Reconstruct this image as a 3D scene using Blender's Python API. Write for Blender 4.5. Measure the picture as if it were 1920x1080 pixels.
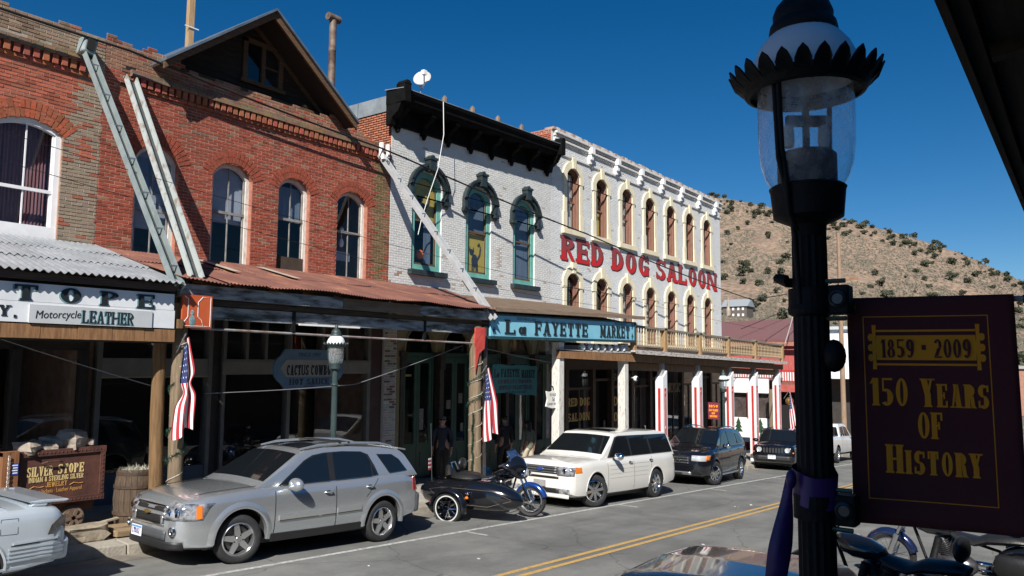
import bpy, bmesh, math, random
from mathutils import Vector, Matrix, Euler, noise
R = math.radians
PI = math.pi
random.seed(11)
for o in list(bpy.data.objects):
    bpy.data.objects.remove(o, do_unlink=True)
S = bpy.context.scene
COL = S.collection

# ---------------------------------------------------------------- camera
CZ = 2.84
YAW, PITCH, ROLL = R(36.4), R(5.45), R(0.5)
_f = Vector((math.cos(YAW) * math.cos(PITCH), math.sin(YAW) * math.cos(PITCH), math.sin(PITCH)))
_r = Vector((math.sin(YAW), -math.cos(YAW), 0))
_u = _r.cross(_f)
_r2 = _r * math.cos(ROLL) + _u * math.sin(ROLL)
_u2 = -_r * math.sin(ROLL) + _u * math.cos(ROLL)
camd = bpy.data.cameras.new('camera')
cam = bpy.data.objects.new('camera', camd)
COL.objects.link(cam)
cam.matrix_world = Matrix(((_r2.x, _u2.x, -_f.x, 0), (_r2.y, _u2.y, -_f.y, 0), (_r2.z, _u2.z, -_f.z, CZ), (0, 0, 0, 1)))
camd.sensor_width = 36
camd.lens = 36 * 1465 / 1920
camd.clip_start = 0.05
camd.clip_end = 4000
S.camera = cam

# ---------------------------------------------------------------- sky, sun, exposure
SUND = Vector((1.9, 1.0, -1.75)).normalized()
w = bpy.data.worlds.new('World')
S.world = w
w.use_nodes = True
nt = w.node_tree
nt.nodes.clear()
_sky = nt.nodes.new('ShaderNodeTexSky')
_sky.sky_type = 'NISHITA'
_sky.sun_disc = False
_sky.sun_elevation = math.asin(-SUND.z)
_sky.sun_rotation = math.atan2(-SUND.x, -SUND.y)
_sky.altitude = 1900
_sky.air_density = 1.0
_sky.dust_density = 0.15
_sky.ozone_density = 3.0
_bg = nt.nodes.new('ShaderNodeBackground')
_bg.inputs['Strength'].default_value = 0.05
_out = nt.nodes.new('ShaderNodeOutputWorld')
_hs = nt.nodes.new('ShaderNodeHueSaturation')      # deep high-desert blue
_hs.inputs['Saturation'].default_value = 1.38
_hs.inputs['Value'].default_value = 1.0
nt.links.new(_sky.outputs[0], _hs.inputs['Color'])
nt.links.new(_hs.outputs[0], _bg.inputs[0])
nt.links.new(_bg.outputs[0], _out.inputs[0])
sund = bpy.data.lights.new('sun', 'SUN')
sund.energy = 5.0
sund.angle = R(0.5)
sund.color = (1.0, 0.955, 0.89)
sun = bpy.data.objects.new('sun', sund)
COL.objects.link(sun)
sun.rotation_mode = 'QUATERNION'
sun.rotation_quaternion = SUND.to_track_quat('-Z', 'Y')
sun.location = (-20, -10, 30)
S.view_settings.view_transform = 'Standard'
S.view_settings.look = 'None'
S.view_settings.gamma = 1
S.view_settings.use_curve_mapping = False
S.view_settings.exposure = 0.7
S.render.engine = 'CYCLES'
S.render.resolution_x, S.render.resolution_y = 1024, 576

# ---------------------------------------------------------------- helpers
def G(x):
    """height of the road surface at street position x"""
    if x < 70:
        return 0.3 - 0.055 * x
    return 0.3 - 0.055 * 70 - 0.02 * (min(x, 140) - 70)

def wmat(o):
    m = o.matrix_basis.copy()
    if o.parent:
        m = wmat(o.parent) @ o.matrix_parent_inverse @ m
    return m

def tag(o, label=None, cat=None, group=None, kind=None):
    if label: o['label'] = label
    if cat: o['category'] = cat
    if group: o['group'] = group
    if kind: o['kind'] = kind
    return o

def empty(name, loc=(0, 0, 0), label=None, cat=None, group=None, rot=(0, 0, 0), parent=None, kind=None, inv=False):
    o = bpy.data.objects.new(name, None)
    COL.objects.link(o)
    o.empty_display_size = 0.2
    o.location = loc
    o.rotation_euler = rot
    if parent:
        o.parent = parent
        if inv: o.matrix_parent_inverse = wmat(parent).inverted()
    return tag(o, label, cat, group, kind)

def copy_tree(o, parent=None):
    c = o.copy()
    COL.objects.link(c)
    if parent: c.parent = parent
    for ch in [k for k in bpy.data.objects if k.parent == o]:
        copy_tree(ch, c)
    return c

class MB:
    """collects geometry for ONE mesh object"""
    def __init__(s):
        s.v = []; s.f = []; s.c = []
    def add(s, vs, fs, col=None):
        n = len(s.v)
        s.v += [tuple(v) for v in vs]
        s.f += [tuple(i + n for i in f) for f in fs]
        s.c += [col] * len(fs)
        return s
    def box(s, x0, x1, y0, y1, z0, z1, col=None):
        v = [(x0, y0, z0), (x1, y0, z0), (x1, y1, z0), (x0, y1, z0), (x0, y0, z1), (x1, y0, z1), (x1, y1, z1), (x0, y1, z1)]
        return s.add(v, [(0, 3, 2, 1), (4, 5, 6, 7), (0, 1, 5, 4), (1, 2, 6, 5), (2, 3, 7, 6), (3, 0, 4, 7)], col)
    def obox(s, c, size, m=None, col=None):
        a, b, d = [k / 2 for k in size]
        vs = [Vector((i * a, j * b, k * d)) for k in (-1, 1) for i, j in ((-1, -1), (1, -1), (1, 1), (-1, 1))]
        if m: vs = [m @ v for v in vs]
        vs = [v + Vector(c) for v in vs]
        return s.add(vs, [(0, 3, 2, 1), (4, 5, 6, 7), (0, 1, 5, 4), (1, 2, 6, 5), (2, 3, 7, 6), (3, 0, 4, 7)], col)
    def bar(s, p, q, w, h, up=(0, 0, 1), w2=None, h2=None):
        p, q = Vector(p), Vector(q)
        d = (q - p).normalized()
        a = d.cross(Vector(up))
        if a.length < 1e-4: a = d.cross(Vector((1, 0, 0)))
        a.normalize(); b = a.cross(d)
        w2 = w if w2 is None else w2; h2 = h if h2 is None else h2
        vs = [p + a * (i * w / 2) + b * (j * h / 2) for i, j in ((-1, -1), (1, -1), (1, 1), (-1, 1))]
        vs += [q + a * (i * w2 / 2) + b * (j * h2 / 2) for i, j in ((-1, -1), (1, -1), (1, 1), (-1, 1))]
        return s.add(vs, [(0, 3, 2, 1), (4, 5, 6, 7), (0, 1, 5, 4), (1, 2, 6, 5), (2, 3, 7, 6), (3, 0, 4, 7)])
    def tube(s, pts, r, n=8, closed=False):
        pts = [Vector(p) for p in pts]
        k = len(pts)
        rs = r if isinstance(r, (list, tuple)) else [r] * k
        ref = None
        rings = []
        for i, p in enumerate(pts):
            if closed: d = pts[(i + 1) % k] - pts[i - 1]
            else: d = pts[min(i + 1, k - 1)] - pts[max(i - 1, 0)]
            d.normalize()
            if ref is None:
                ref = Vector((0, 0, 1)) if abs(d.z) < .9 else Vector((1, 0, 0))
            a = d.cross(ref); a.normalize(); b = a.cross(d); ref = b
            rings.append([p + (a * math.cos(2 * PI * j / n) + b * math.sin(2 * PI * j / n)) * rs[i] for j in range(n)])
        vs = [v for ring in rings for v in ring]
        fs = []
        for i in range(k if closed else k - 1):
            i2 = (i + 1) % k
            for j in range(n):
                fs.append((i * n + j, i * n + (j + 1) % n, i2 * n + (j + 1) % n, i2 * n + j))
        if not closed:
            fs.append(tuple(range(n))[::-1]); fs.append(tuple((k - 1) * n + j for j in range(n)))
        return s.add(vs, fs)
    def lathe(s, prof, n=24, c=(0, 0, 0), m=None, cap=True):
        vs = []
        for r, z in prof:
            for j in range(n):
                a = 2 * PI * j / n
                v = Vector((r * math.cos(a), r * math.sin(a), z))
                if m: v = m @ v
                vs.append(v + Vector(c))
        fs = []
        for i in range(len(prof) - 1):
            for j in range(n):
                fs.append((i * n + j, i * n + (j + 1) % n, (i + 1) * n + (j + 1) % n, (i + 1) * n + j))
        if cap:
            if prof[0][0] > 1e-5: fs.append(tuple(range(n))[::-1])
            if prof[-1][0] > 1e-5: fs.append(tuple((len(prof) - 1) * n + j for j in range(n)))
        return s.add(vs, fs)
    def prism(s, poly, axis, a, b, col=None):
        n = len(poly)
        def P(p, t):
            if axis == 'y': return (p[0], t, p[1])
            if axis == 'x': return (t, p[0], p[1])
            return (p[0], p[1], t)
        vs = [P(p, a) for p in poly] + [P(p, b) for p in poly]
        fs = [tuple(range(n)), tuple(range(2 * n - 1, n - 1, -1))]
        for i in range(n):
            j = (i + 1) % n
            fs.append((i, i + n, j + n, j))
        return s.add(vs, fs, col)
    def ball(s, c, r, n=12, k=8, m=None):
        sc = r if isinstance(r, (list, tuple)) else (r, r, r)
        vs = []
        for i in range(k + 1):
            t = PI * i / k
            for j in range(n):
                a = 2 * PI * j / n
                v = Vector((sc[0] * math.sin(t) * math.cos(a), sc[1] * math.sin(t) * math.sin(a), sc[2] * math.cos(t)))
                if m: v = m @ v
                vs.append(v + Vector(c))
        fs = [(i * n + j, i * n + (j + 1) % n, (i + 1) * n + (j + 1) % n, (i + 1) * n + j) for i in range(k) for j in range(n)]
        return s.add(vs, fs)
    def mesh(s, name, smooth=None):
        me = bpy.data.meshes.new(name)
        me.from_pydata(s.v, [], s.f)
        if any(c is not None for c in s.c):
            at = me.color_attributes.new('Col', 'FLOAT_COLOR', 'CORNER')
            li = 0
            buf = []
            for f, c in zip(s.f, s.c):
                c = c or (0.5, 0.5, 0.5)
                buf += [c[0], c[1], c[2], 1.0] * len(f)
            at.data.foreach_set('color', buf)
        bm = bmesh.new(); bm.from_mesh(me)
        bmesh.ops.remove_doubles(bm, verts=bm.verts, dist=1e-6) if smooth is not None else None
        bmesh.ops.recalc_face_normals(bm, faces=bm.faces)
        bm.to_mesh(me); bm.free()
        if smooth is not None:
            me.polygons.foreach_set('use_smooth', [True] * len(me.polygons))
            me.set_sharp_from_angle(angle=R(smooth))
        me.update()
        return me
    def build(s, name, mat, parent=None, smooth=None, local=False, bevel=0):
        me = s.mesh(name, smooth)
        me.materials.append(mat)
        o = bpy.data.objects.new(name, me)
        COL.objects.link(o)
        if parent:
            o.parent = parent
            if not local:
                o.matrix_parent_inverse = wmat(parent).inverted()
        if bevel:
            b = o.modifiers.new('bevel', 'BEVEL'); b.width = bevel; b.segments = 2; b.limit_method = 'ANGLE'
        return o

def inst(me, name, loc, parent=None, rot=(0, 0, 0), scale=(1, 1, 1), local=False):
    o = bpy.data.objects.new(name, me)
    COL.objects.link(o)
    o.location = loc; o.rotation_euler = rot; o.scale = scale
    if parent:
        o.parent = parent
        if not local: o.matrix_parent_inverse = wmat(parent).inverted()
    return o

def rot3(x=0, y=0, z=0):
    return Euler((R(x), R(y), R(z))).to_matrix()

# ---------------------------------------------------------------- materials
_mats = {}
def M(name, c, c2=None, rough=.6, metal=0, var=.18, scale=4, bump=0, bscale=40, stretch=(1, 1, 1), spec=.5, coat=0, lo=.35, hi=.65, detail=6, attr=False, coatr=.05):
    if name in _mats: return _mats[name]
    m = bpy.data.materials.new(name); m.use_nodes = True
    nt = m.node_tree; N = nt.nodes; L = nt.links
    b = N['Principled BSDF']
    b.inputs['Roughness'].default_value = rough
    b.inputs['Metallic'].default_value = metal
    b.inputs['Specular IOR Level'].default_value = spec
    b.inputs['Coat Weight'].default_value = coat
    b.inputs['Coat Roughness'].default_value = coatr
    tc = N.new('ShaderNodeTexCoord')
    mp = N.new('ShaderNodeMapping'); mp.inputs['Scale'].default_value = stretch
    L.new(tc.outputs['Object'], mp.inputs[0])
    if c2 is None:
        c2 = [min(1, k * (1 + var)) for k in c]; c1 = [k * (1 - var) for k in c]
    else: c1 = c
    if var or attr:
        nz = N.new('ShaderNodeTexNoise'); nz.inputs['Scale'].default_value = scale; nz.inputs['Detail'].default_value = detail
        nz.inputs['Roughness'].default_value = .65
        L.new(mp.outputs[0], nz.inputs['Vector'])
        rp = N.new('ShaderNodeValToRGB')
        rp.color_ramp.elements[0].position = lo; rp.color_ramp.elements[1].position = hi
        rp.color_ramp.elements[0].color = (*c1, 1); rp.color_ramp.elements[1].color = (*c2, 1)
        L.new(nz.outputs[0], rp.inputs[0])
        if attr:
            at = N.new('ShaderNodeAttribute'); at.attribute_name = 'Col'
            mx = N.new('ShaderNodeMix'); mx.data_type = 'RGBA'; mx.blend_type = 'MULTIPLY'; mx.inputs[0].default_value = 1
            L.new(rp.outputs[0], mx.inputs[6]); L.new(at.outputs[0], mx.inputs[7])
            L.new(mx.outputs[2], b.inputs['Base Color'])
        else:
            L.new(rp.outputs[0], b.inputs['Base Color'])
    else:
        b.inputs['Base Color'].default_value = (*c, 1)
    if bump:
        n2 = N.new('ShaderNodeTexNoise'); n2.inputs['Scale'].default_value = bscale; n2.inputs['Detail'].default_value = 8
        L.new(mp.outputs[0], n2.inputs['Vector'])
        bp = N.new('ShaderNodeBump'); bp.inputs['Strength'].default_value = bump; bp.inputs['Distance'].default_value = .02
        L.new(n2.outputs[0], bp.inputs['Height']); L.new(bp.outputs[0], b.inputs['Normal'])
    _mats[name] = m
    return m

def glass(name, tint=(1, 1, 1), ior=1.5, rough=.0, absorb=1.0):
    """thin window pane: clear with a fresnel reflection"""
    if name in _mats: return _mats[name]
    m = bpy.data.materials.new(name); m.use_nodes = True
    nt = m.node_tree; N = nt.nodes; L = nt.links
    N.remove(N['Principled BSDF'])
    t = N.new('ShaderNodeBsdfTransparent'); t.inputs[0].default_value = (*[k * absorb for k in tint], 1)
    g = N.new('ShaderNodeBsdfGlossy'); g.inputs['Roughness'].default_value = rough
    g.inputs[0].default_value = (.9, .9, .9, 1)
    fr = N.new('ShaderNodeFresnel')
    ge = N.new('ShaderNodeNewGeometry'); mr = N.new('ShaderNodeMapRange')
    mr.inputs[3].default_value = ior; mr.inputs[4].default_value = 1 / ior      # same reflection from either face of the pane
    L.new(ge.outputs['Backfacing'], mr.inputs[0]); L.new(mr.outputs[0], fr.inputs[0])
    nz = N.new('ShaderNodeTexNoise'); nz.inputs['Scale'].default_value = 1.6
    bp = N.new('ShaderNodeBump'); bp.inputs['Strength'].default_value = .05; bp.inputs['Distance'].default_value = .02
    L.new(nz.outputs[0], bp.inputs['Height']); L.new(bp.outputs[0], g.inputs['Normal'])
    mx = N.new('ShaderNodeMixShader')
    L.new(fr.outputs[0], mx.inputs[0]); L.new(t.outputs[0], mx.inputs[1]); L.new(g.outputs[0], mx.inputs[2])
    L.new(mx.outputs[0], N['Material Output'].inputs[0])
    _mats[name] = m
    return m

WOOD = (12, 12, 1.2)     # vertical grain
WOODX = (1.2, 12, 12)    # grain along x
m_black = M('black_iron', (.006, .0065, .007), rough=.6, var=.35, scale=14, bump=.25, spec=.25)
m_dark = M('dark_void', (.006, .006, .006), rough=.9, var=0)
m_glass = glass('window_glass', ior=1.5)
m_tint = M('tinted_glass', (.006, .008, .010), rough=.03, var=0, spec=.9)
m_rubber = M('tyre_rubber', (.016, .016, .017), rough=.75, var=.25, scale=20)
m_chrome = M('chrome', (.75, .76, .78), rough=.08, metal=1, var=0)
m_alloy = M('alloy', (.62, .63, .64), rough=.22, metal=.9, var=.05)
m_white = M('white_paint', (.72, .72, .70), var=.06, scale=3, rough=.5)
m_wire = M('cable_black', (.01, .01, .01), var=0, rough=.6)

# ---------------------------------------------------------------- lettering
def _arc(cx, cz, rx, rz, a0, a1, tx, tz, n=10):
    o = [(cx + rx * math.cos(R(a0 + (a1 - a0) * i / n)), cz + rz * math.sin(R(a0 + (a1 - a0) * i / n))) for i in range(n + 1)]
    i_ = [(cx + (rx - tx) * math.cos(R(a0 + (a1 - a0) * i / n)), cz + (rz - tz) * math.sin(R(a0 + (a1 - a0) * i / n))) for i in range(n + 1)]
    return o + i_[::-1]

def glyph(ch, T=.2, t=.11, s=.10, o=.06, W=.62):
    """slab-serif letter as a list of polygons, height 1; returns (polys, width)"""
    P = []
    if ch in 'HNU': W *= 1.3
    def rc(x0, x1, z0, z1): P.append([(x0, z0), (x1, z0), (x1, z1), (x0, z1)])
    def v(x, z0=0, z1=1, top=True, bot=True, tt=None):
        tt = tt or T
        rc(x, x + tt, z0, z1)
        if bot: rc(x - o, x + tt + o, z0, z0 + s)
        if top: rc(x - o, x + tt + o, z1 - s, z1)
    def h(x0, x1, z): rc(x0, x1, z, z + t)
    def dg(x0, z0, x1, z1, w): P.append([(x0 - w / 2, z0), (x0 + w / 2, z0), (x1 + w / 2, z1), (x1 - w / 2, z1)])
    def ar(*a): P.append(_arc(*a))
    w = W
    if ch == 'I': v(0); w = T
    elif ch == '1':
        v(0, top=False); P.append([(0, 1), (-.12, .78), (0, .82)]); w = T
    elif ch == 'L': v(0); h(T, W, 0); rc(W - .09, W, 0, .3)
    elif ch == 'E': v(0); h(T, W, 0); h(T, W, 1 - t); h(T, W - .14, .5 - t / 2); rc(W - .09, W, 0, .28); rc(W - .09, W, .72, 1); rc(W - .2, W - .12, .36, .64)
    elif ch == 'F': v(0); h(T, W, 1 - t); h(T, W - .14, .5 - t / 2); rc(W - .09, W, .7, 1); rc(W - .2, W - .12, .36, .64)
    elif ch == 'T': v(W / 2 - T / 2, top=False); h(0, W, 1 - t); rc(0, .09, .68, 1); rc(W - .09, W, .68, 1)
    elif ch == 'H': v(0); v(W - T); h(T, W - T, .5 - t / 2)
    elif ch == 'N': v(0, tt=T * .7, bot=True); v(W - T * .7, tt=T * .7); dg(T * .6, 1, W - T * .6, 0, T * 1.25)
    elif ch == 'M':
        w = W * 1.3; v(0, tt=T * .7); v(w - T, tt=T); dg(T * .6, 1, w / 2, .12, T); dg(w - T * .7, 1, w / 2, .12, T * .6)
    elif ch in 'OQ0':
        T = min(T, .36 * W); ar(W / 2, .5, W / 2, .5, 0, 180, T, t, 14); ar(W / 2, .5, W / 2, .5, 180, 360, T, t, 14)
    elif ch in 'CG':
        ar(W / 2, .5, W / 2, .5, 40, 320, T, t, 18); rc(W - .1, W - .01, .68, .98)
        if ch == 'G': rc(W - T, W, .05, .46); rc(W - T - .1, W + .04, .4, .48)
    elif ch == 'D': v(0); ar(T * .8, .5, W - T * .8, .5, -90, 90, T, t, 14)
    elif ch in 'PR':
        v(0); ar(T * .8, .73, W - T * .8 - .02, .27, -90, 90, T, t * .9, 12)
        if ch == 'R': P.append([(T, .5), (T + .18, .5), (W - .02, .1), (W + .06, 0), (W - .14, 0), (W - .2, .06)])
    elif ch == 'B': v(0); ar(T * .8, .74, W - T * .8 - .04, .26, -90, 90, T, t * .9); ar(T * .8, .26, W - T * .8, .27, -90, 90, T, t * .9)
    elif ch == 'S':
        ar(W / 2, .73, W / 2, .27, 35, 270, T * .95, t * .9, 14); ar(W / 2, .27, W / 2, .275, 90, -145, T * .95, t * .9, 14)
        rc(W - .09, W, .70, .97); rc(0, .09, .03, .32)
    elif ch == 'A':
        w = W * 1.1; dg(w / 2 - .02, 1, .1, 0, t * 1.2); dg(w / 2, 1, w - T * .6, 0, T); h(.2, w - .22, .26)
        rc(-.04, .24, 0, s); rc(w - T - .1, w + .06, 0, s)
    elif ch in 'VY':
        w = W * 1.08
        if ch == 'V': dg(.12, 1, w / 2, 0, T); dg(w - .1, 1, w / 2, 0, t * 1.2)
        else: dg(.12, 1, w / 2, .42, T); dg(w - .1, 1, w / 2, .42, t * 1.3); rc(w / 2 - T / 2, w / 2 + T / 2, 0, .48); rc(w / 2 - T / 2 - o, w / 2 + T / 2 + o, 0, s)
        rc(-.04, .28, 1 - s, 1); rc(w - .25, w + .04, 1 - s, 1)
    elif ch == 'W':
        w = W * 1.45; dg(.1, 1, w * .3, 0, T); dg(w * .5, .95, w * .3, 0, t * 1.2); dg(w * .5, .95, w * .7, 0, T); dg(w - .1, 1, w * .7, 0, t * 1.2)
        rc(-.04, .26, 1 - s, 1); rc(w - .24, w + .04, 1 - s, 1)
    elif ch == 'K':
        v(0); dg(W - .1, 1, T + .02, .42, t * 1.3); P.append([(T, .5), (T + .16, .62), (W + .04, 0), (W - .18, 0)]); rc(W - .28, W + .08, 0, s); rc(W - .26, W + .04, 1 - s, 1)
    elif ch in 'UJ':
        if ch == 'U': v(0, .3, 1, bot=False); v(W - T * .7, .3, 1, bot=False, tt=T * .7); ar(W / 2, .3, W / 2, .3, 180, 360, T * .8, t, 12)
        else: v(W - T, .3, 1, bot=False); ar(W / 2, .3, W / 2, .3, 180, 360, T * .8, t, 12)
    elif ch == '5':
        h(.06, W - .02, 1 - t); rc(.04, .04 + t, .52, 1); ar(W / 2 - .03, .31, W / 2 + .03, .31, 130, -140, T, t, 14)
    elif ch == '8':
        ar(W / 2, .74, W / 2 - .05, .26, 0, 180, T * .8, t * .8); ar(W / 2, .74, W / 2 - .05, .26, 180, 360, T * .8, t * .8)
        ar(W / 2, .27, W / 2, .28, 0, 180, T * .9, t * .8); ar(W / 2, .27, W / 2, .28, 180, 360, T * .9, t * .8)
    elif ch == '9':
        ar(W / 2, .68, W / 2, .32, 0, 180, T, t); ar(W / 2, .68, W / 2, .32, 180, 360, T, t); ar(W / 2 - .02, .5, W / 2 + .02, .5, 10, -130, T, t)
    elif ch == '2':
        ar(W / 2, .7, W / 2, .3, 160, -35, T, t); P.append([(W - .28, .52), (W - .04, .56), (.24, .1), (.02, .1)]); h(.0, W, 0)
    elif ch == 'a':
        ar(.2, .27, .2, .27, 0, 180, T * .7, t); ar(.2, .27, .2, .27, 180, 360, T * .7, t); rc(.34, .34 + T * .8, 0, .56); w = .55
    elif ch == '.': rc(.0, T, .4, .4 + T); w = T
    elif ch == ',': rc(0, T * .7, -.12, .14); w = T
    elif ch == '-': h(0, .3, .45); w = .3
    elif ch == '&': ar(W / 2, .72, W / 3, .26, 0, 360, t, t); ar(W / 2, .26, W / 2, .27, 0, 360, T * .8, t)
    else: w = .32
    return P, w

def slab_text(mb, txt, x0, x1, z, hgt, axis, d0, d1, caps=None, gap=.2, **kw):
    """writes txt between x0 and x1 (u coordinate), baseline z; axis 'y' faces -y, 'x' faces -x (u runs to -y)"""
    gl = []
    tot = 0
    for i, ch in enumerate(txt):
        k = 1.0
        if caps and not caps[i]: k = .82
        P, w = glyph(ch, **kw)
        gl.append((P, w * k if ch != ' ' else w, k)); tot += (w * k if ch != ' ' else w) + gap
    tot -= gap
    sx = (x1 - x0) / tot
    u = 0
    n = 0
    for P, w, k in gl:
        for p in P:
            q = [(x0 + (u + a * k) * sx, z + b * hgt * k) for a, b in p]
            e = (n % 12) * .0004; n += 1
            if axis == 'y': mb.prism(q, 'y', d0, d1 - e)
            else: mb.prism([(-a, b) for a, b in q], 'x', d0, d1 - e)
        u += w + gap
    return mb

def plain_text(body, size, mat, parent, loc, rot, name='lettering', extrude=.002, width=None, align='LEFT', local=False, shear=0):
    cu = bpy.data.curves.new(name, 'FONT')
    cu.body = body; cu.size = size; cu.extrude = extrude; cu.align_x = align; cu.resolution_u = 3; cu.shear = shear
    t = bpy.data.objects.new('tmp_text', cu); COL.objects.link(t)
    bpy.context.view_layer.update()
    me = bpy.data.meshes.new_from_object(t.evaluated_get(bpy.context.evaluated_depsgraph_get()))
    bpy.data.objects.remove(t, do_unlink=True)
    me.name = name
    me.materials.clear(); me.materials.append(mat)
    o = inst(me, name, loc, parent, rot, local=local)
    if width:
        xs = [v.co.x for v in me.vertices]
        if xs: o.scale.x = width / (max(xs) - min(xs))
    return o

FACE_Y = (R(90), 0, 0)         # writing read from -y
FACE_X = (R(90), 0, R(-90))    # writing read from -x
# ================================================================ SETTING
# ---- terrain ----
_ridge = [(-400, 8), (-100, 22), (-20, 42), (34, 62), (72, 85), (107, 102), (145, 117), (207, 136), (256, 151), (330, 160), (420, 166), (600, 150), (900, 120)]
def lerp_tab(tab, x):
    if x <= tab[0][0]: return tab[0][1]
    for (a, b), (c, d) in zip(tab, tab[1:]):
        if x <= c: return b + (d - b) * (x - a) / (c - a)
    return tab[-1][1]
def terrain(x, y):
    base = G(x) - .06 if x < 140 else G(140) - .06
    h = 0
    if x > 150:
        t = min(1, (x - 150) / 500)
        n = noise.fractal(Vector((x * .008, y * .008, .3)), 1.0, 2.0, 5)
        n2 = noise.noise(Vector((x * .03, y * .03, 1.7)))
        h = (lerp_tab(_ridge, y) + 4) * t ** 1.4 + (n * 7 + n2 * 1.2) * min(1, (x - 150) / 120) * (1 - .75 * t)
        if x > 650: h -= (x - 650) * .25
    return base + h
def grid_axis(segs):
    out = []
    for a, b, n in segs:
        out += [a + (b - a) * i / n for i in range(n)]
    return out + [segs[-1][1]]
gx = grid_axis([(-300, -40, 6), (-40, 140, 24), (140, 700, 130), (700, 1500, 10)])
gy = grid_axis([(-700, -120, 8), (-120, 420, 110), (420, 1000, 10)])
mb = MB()
mb.v = [(x, y, terrain(x, y)) for x in gx for y in gy]
ny = len(gy)
mb.f = [(i * ny + j, (i + 1) * ny + j, (i + 1) * ny + j + 1, i * ny + j + 1) for i in range(len(gx) - 1) for j in range(ny - 1)]
mb.c = [None] * len(mb.f)

def hill_mat():
    m = bpy.data.materials.new('dry_hillside'); m.use_nodes = True
    N = m.node_tree.nodes; L = m.node_tree.links; b = N['Principled BSDF']
    b.inputs['Roughness'].default_value = .95; b.inputs['Specular IOR Level'].default_value = .1
    tc = N.new('ShaderNodeTexCoord')
    def nz(sc, lo, hi, c1, c2, st=(1, 1, 1)):
        mp = N.new('ShaderNodeMapping'); mp.inputs['Scale'].default_value = st
        L.new(tc.outputs['Object'], mp.inputs[0])
        n = N.new('ShaderNodeTexNoise'); n.inputs['Scale'].default_value = sc; n.inputs['Detail'].default_value = 8; n.inputs['Roughness'].default_value = .7
        L.new(mp.outputs[0], n.inputs['Vector'])
        r = N.new('ShaderNodeValToRGB'); e = r.color_ramp.elements
        e[0].position = lo; e[1].position = hi; e[0].color = (*c1, 1); e[1].color = (*c2, 1)
        L.new(n.outputs[0], r.inputs[0])
        return r
    a = nz(.035, .4, .62, (.245, .185, .138), (.315, .228, .164))
    c = nz(.35, .40, .62, (.36, .36, .38), (1, 1, 1), (1, 1, 1))
    mx = N.new('ShaderNodeMix'); mx.data_type = 'RGBA'; mx.blend_type = 'MULTIPLY'; mx.inputs[0].default_value = .8
    L.new(a.outputs[0], mx.inputs[6]); L.new(c.outputs[0], mx.inputs[7])
    L.new(mx.outputs[2], b.inputs['Base Color'])
    return m
o = mb.build('terrain', hill_mat(), smooth=180)
tag(o, kind='structure')

# ---- road ----
def asphalt_mat():
    m = bpy.data.materials.new('old_asphalt'); m.use_nodes = True
    N = m.node_tree.nodes; L = m.node_tree.links; b = N['Principled BSDF']
    b.inputs['Roughness'].default_value = .82; b.inputs['Specular IOR Level'].default_value = .3
    tc = N.new('ShaderNodeTexCoord')
    def nz(sc, lo, hi, c1, c2, st=(1, 1, 1), det=8):
        mp = N.new('ShaderNodeMapping'); mp.inputs['Scale'].default_value = st
        L.new(tc.outputs['Object'], mp.inputs[0])
        n = N.new('ShaderNodeTexNoise'); n.inputs['Scale'].default_value = sc; n.inputs['Detail'].default_value = det; n.inputs['Roughness'].default_value = .7
        L.new(mp.outputs[0], n.inputs['Vector'])
        r = N.new('ShaderNodeValToRGB'); e = r.color_ramp.elements
        e[0].position = lo; e[1].position = hi; e[0].color = (*c1, 1); e[1].color = (*c2, 1)
        L.new(n.outputs[0], r.inputs[0])
        return n, r
    def mul(x, y, f=1.0):
        q = N.new('ShaderNodeMix'); q.data_type = 'RGBA'; q.blend_type = 'MULTIPLY'; q.inputs[0].default_value = f
        L.new(x, q.inputs[6]); L.new(y, q.inputs[7]); return q.outputs[2]
    _, a = nz(1.1, .3, .7, (.135, .137, .134), (.205, .205, .198), (.16, 1.1, 1))      # wheel tracks run along the street
    _, p = nz(.45, .42, .6, (.76, .76, .76), (1.10, 1.10, 1.08))                        # worn patches
    n3, g = nz(90, .3, .75, (.55, .55, .55), (1.35, 1.34, 1.3))                          # aggregate
    v = N.new('ShaderNodeTexVoronoi'); v.feature = 'DISTANCE_TO_EDGE'; v.inputs['Scale'].default_value = .55
    nd = N.new('ShaderNodeTexNoise'); nd.inputs['Scale'].default_value = 2.5; nd.inputs['Detail'].default_value = 5
    va = N.new('ShaderNodeMix'); va.data_type = 'VECTOR'; va.inputs[0].default_value = .22
    L.new(tc.outputs['Object'], nd.inputs['Vector'])
    L.new(tc.outputs['Object'], va.inputs[4]); L.new(nd.outputs['Color'], va.inputs[5]); L.new(va.outputs[1], v.inputs['Vector'])
    cr = N.new('ShaderNodeValToRGB'); cr.color_ramp.elements[0].color = (.52, .52, .52, 1); cr.color_ramp.elements[1].color = (1, 1, 1, 1)
    cr.color_ramp.elements[1].position = .008
    L.new(v.outputs['Distance'], cr.inputs[0])
    # oil-dark band where cars park
    L.new(mul(mul(mul(a.outputs[0], p.outputs[0]), g.outputs[0], .75), cr.outputs[0], .9), b.inputs['Base Color'])
    bp = N.new('ShaderNodeBump'); bp.inputs['Strength'].default_value = .35; bp.inputs['Distance'].default_value = .01
    L.new(n3.outputs[0], bp.inputs['Height']); L.new(bp.outputs[0], b.inputs['Normal'])
    return m
def slope_sheet(x0, x1, y0, y1, dz, step=2.0):
    mb = MB()
    n = max(1, int((x1 - x0) / step))
    for i in range(n + 1):
        x = x0 + (x1 - x0) * i / n
        mb.v += [(x, y0, G(x) + dz), (x, y1, G(x) + dz)]
    mb.f = [(2 * i, 2 * i + 2, 2 * i + 3, 2 * i + 1) for i in range(n)]
    mb.c = [None] * n
    return mb
road = slope_sheet(-40, 140, .2, 11.62, 0).build('road', asphalt_mat())
tag(road, kind='structure')
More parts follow.
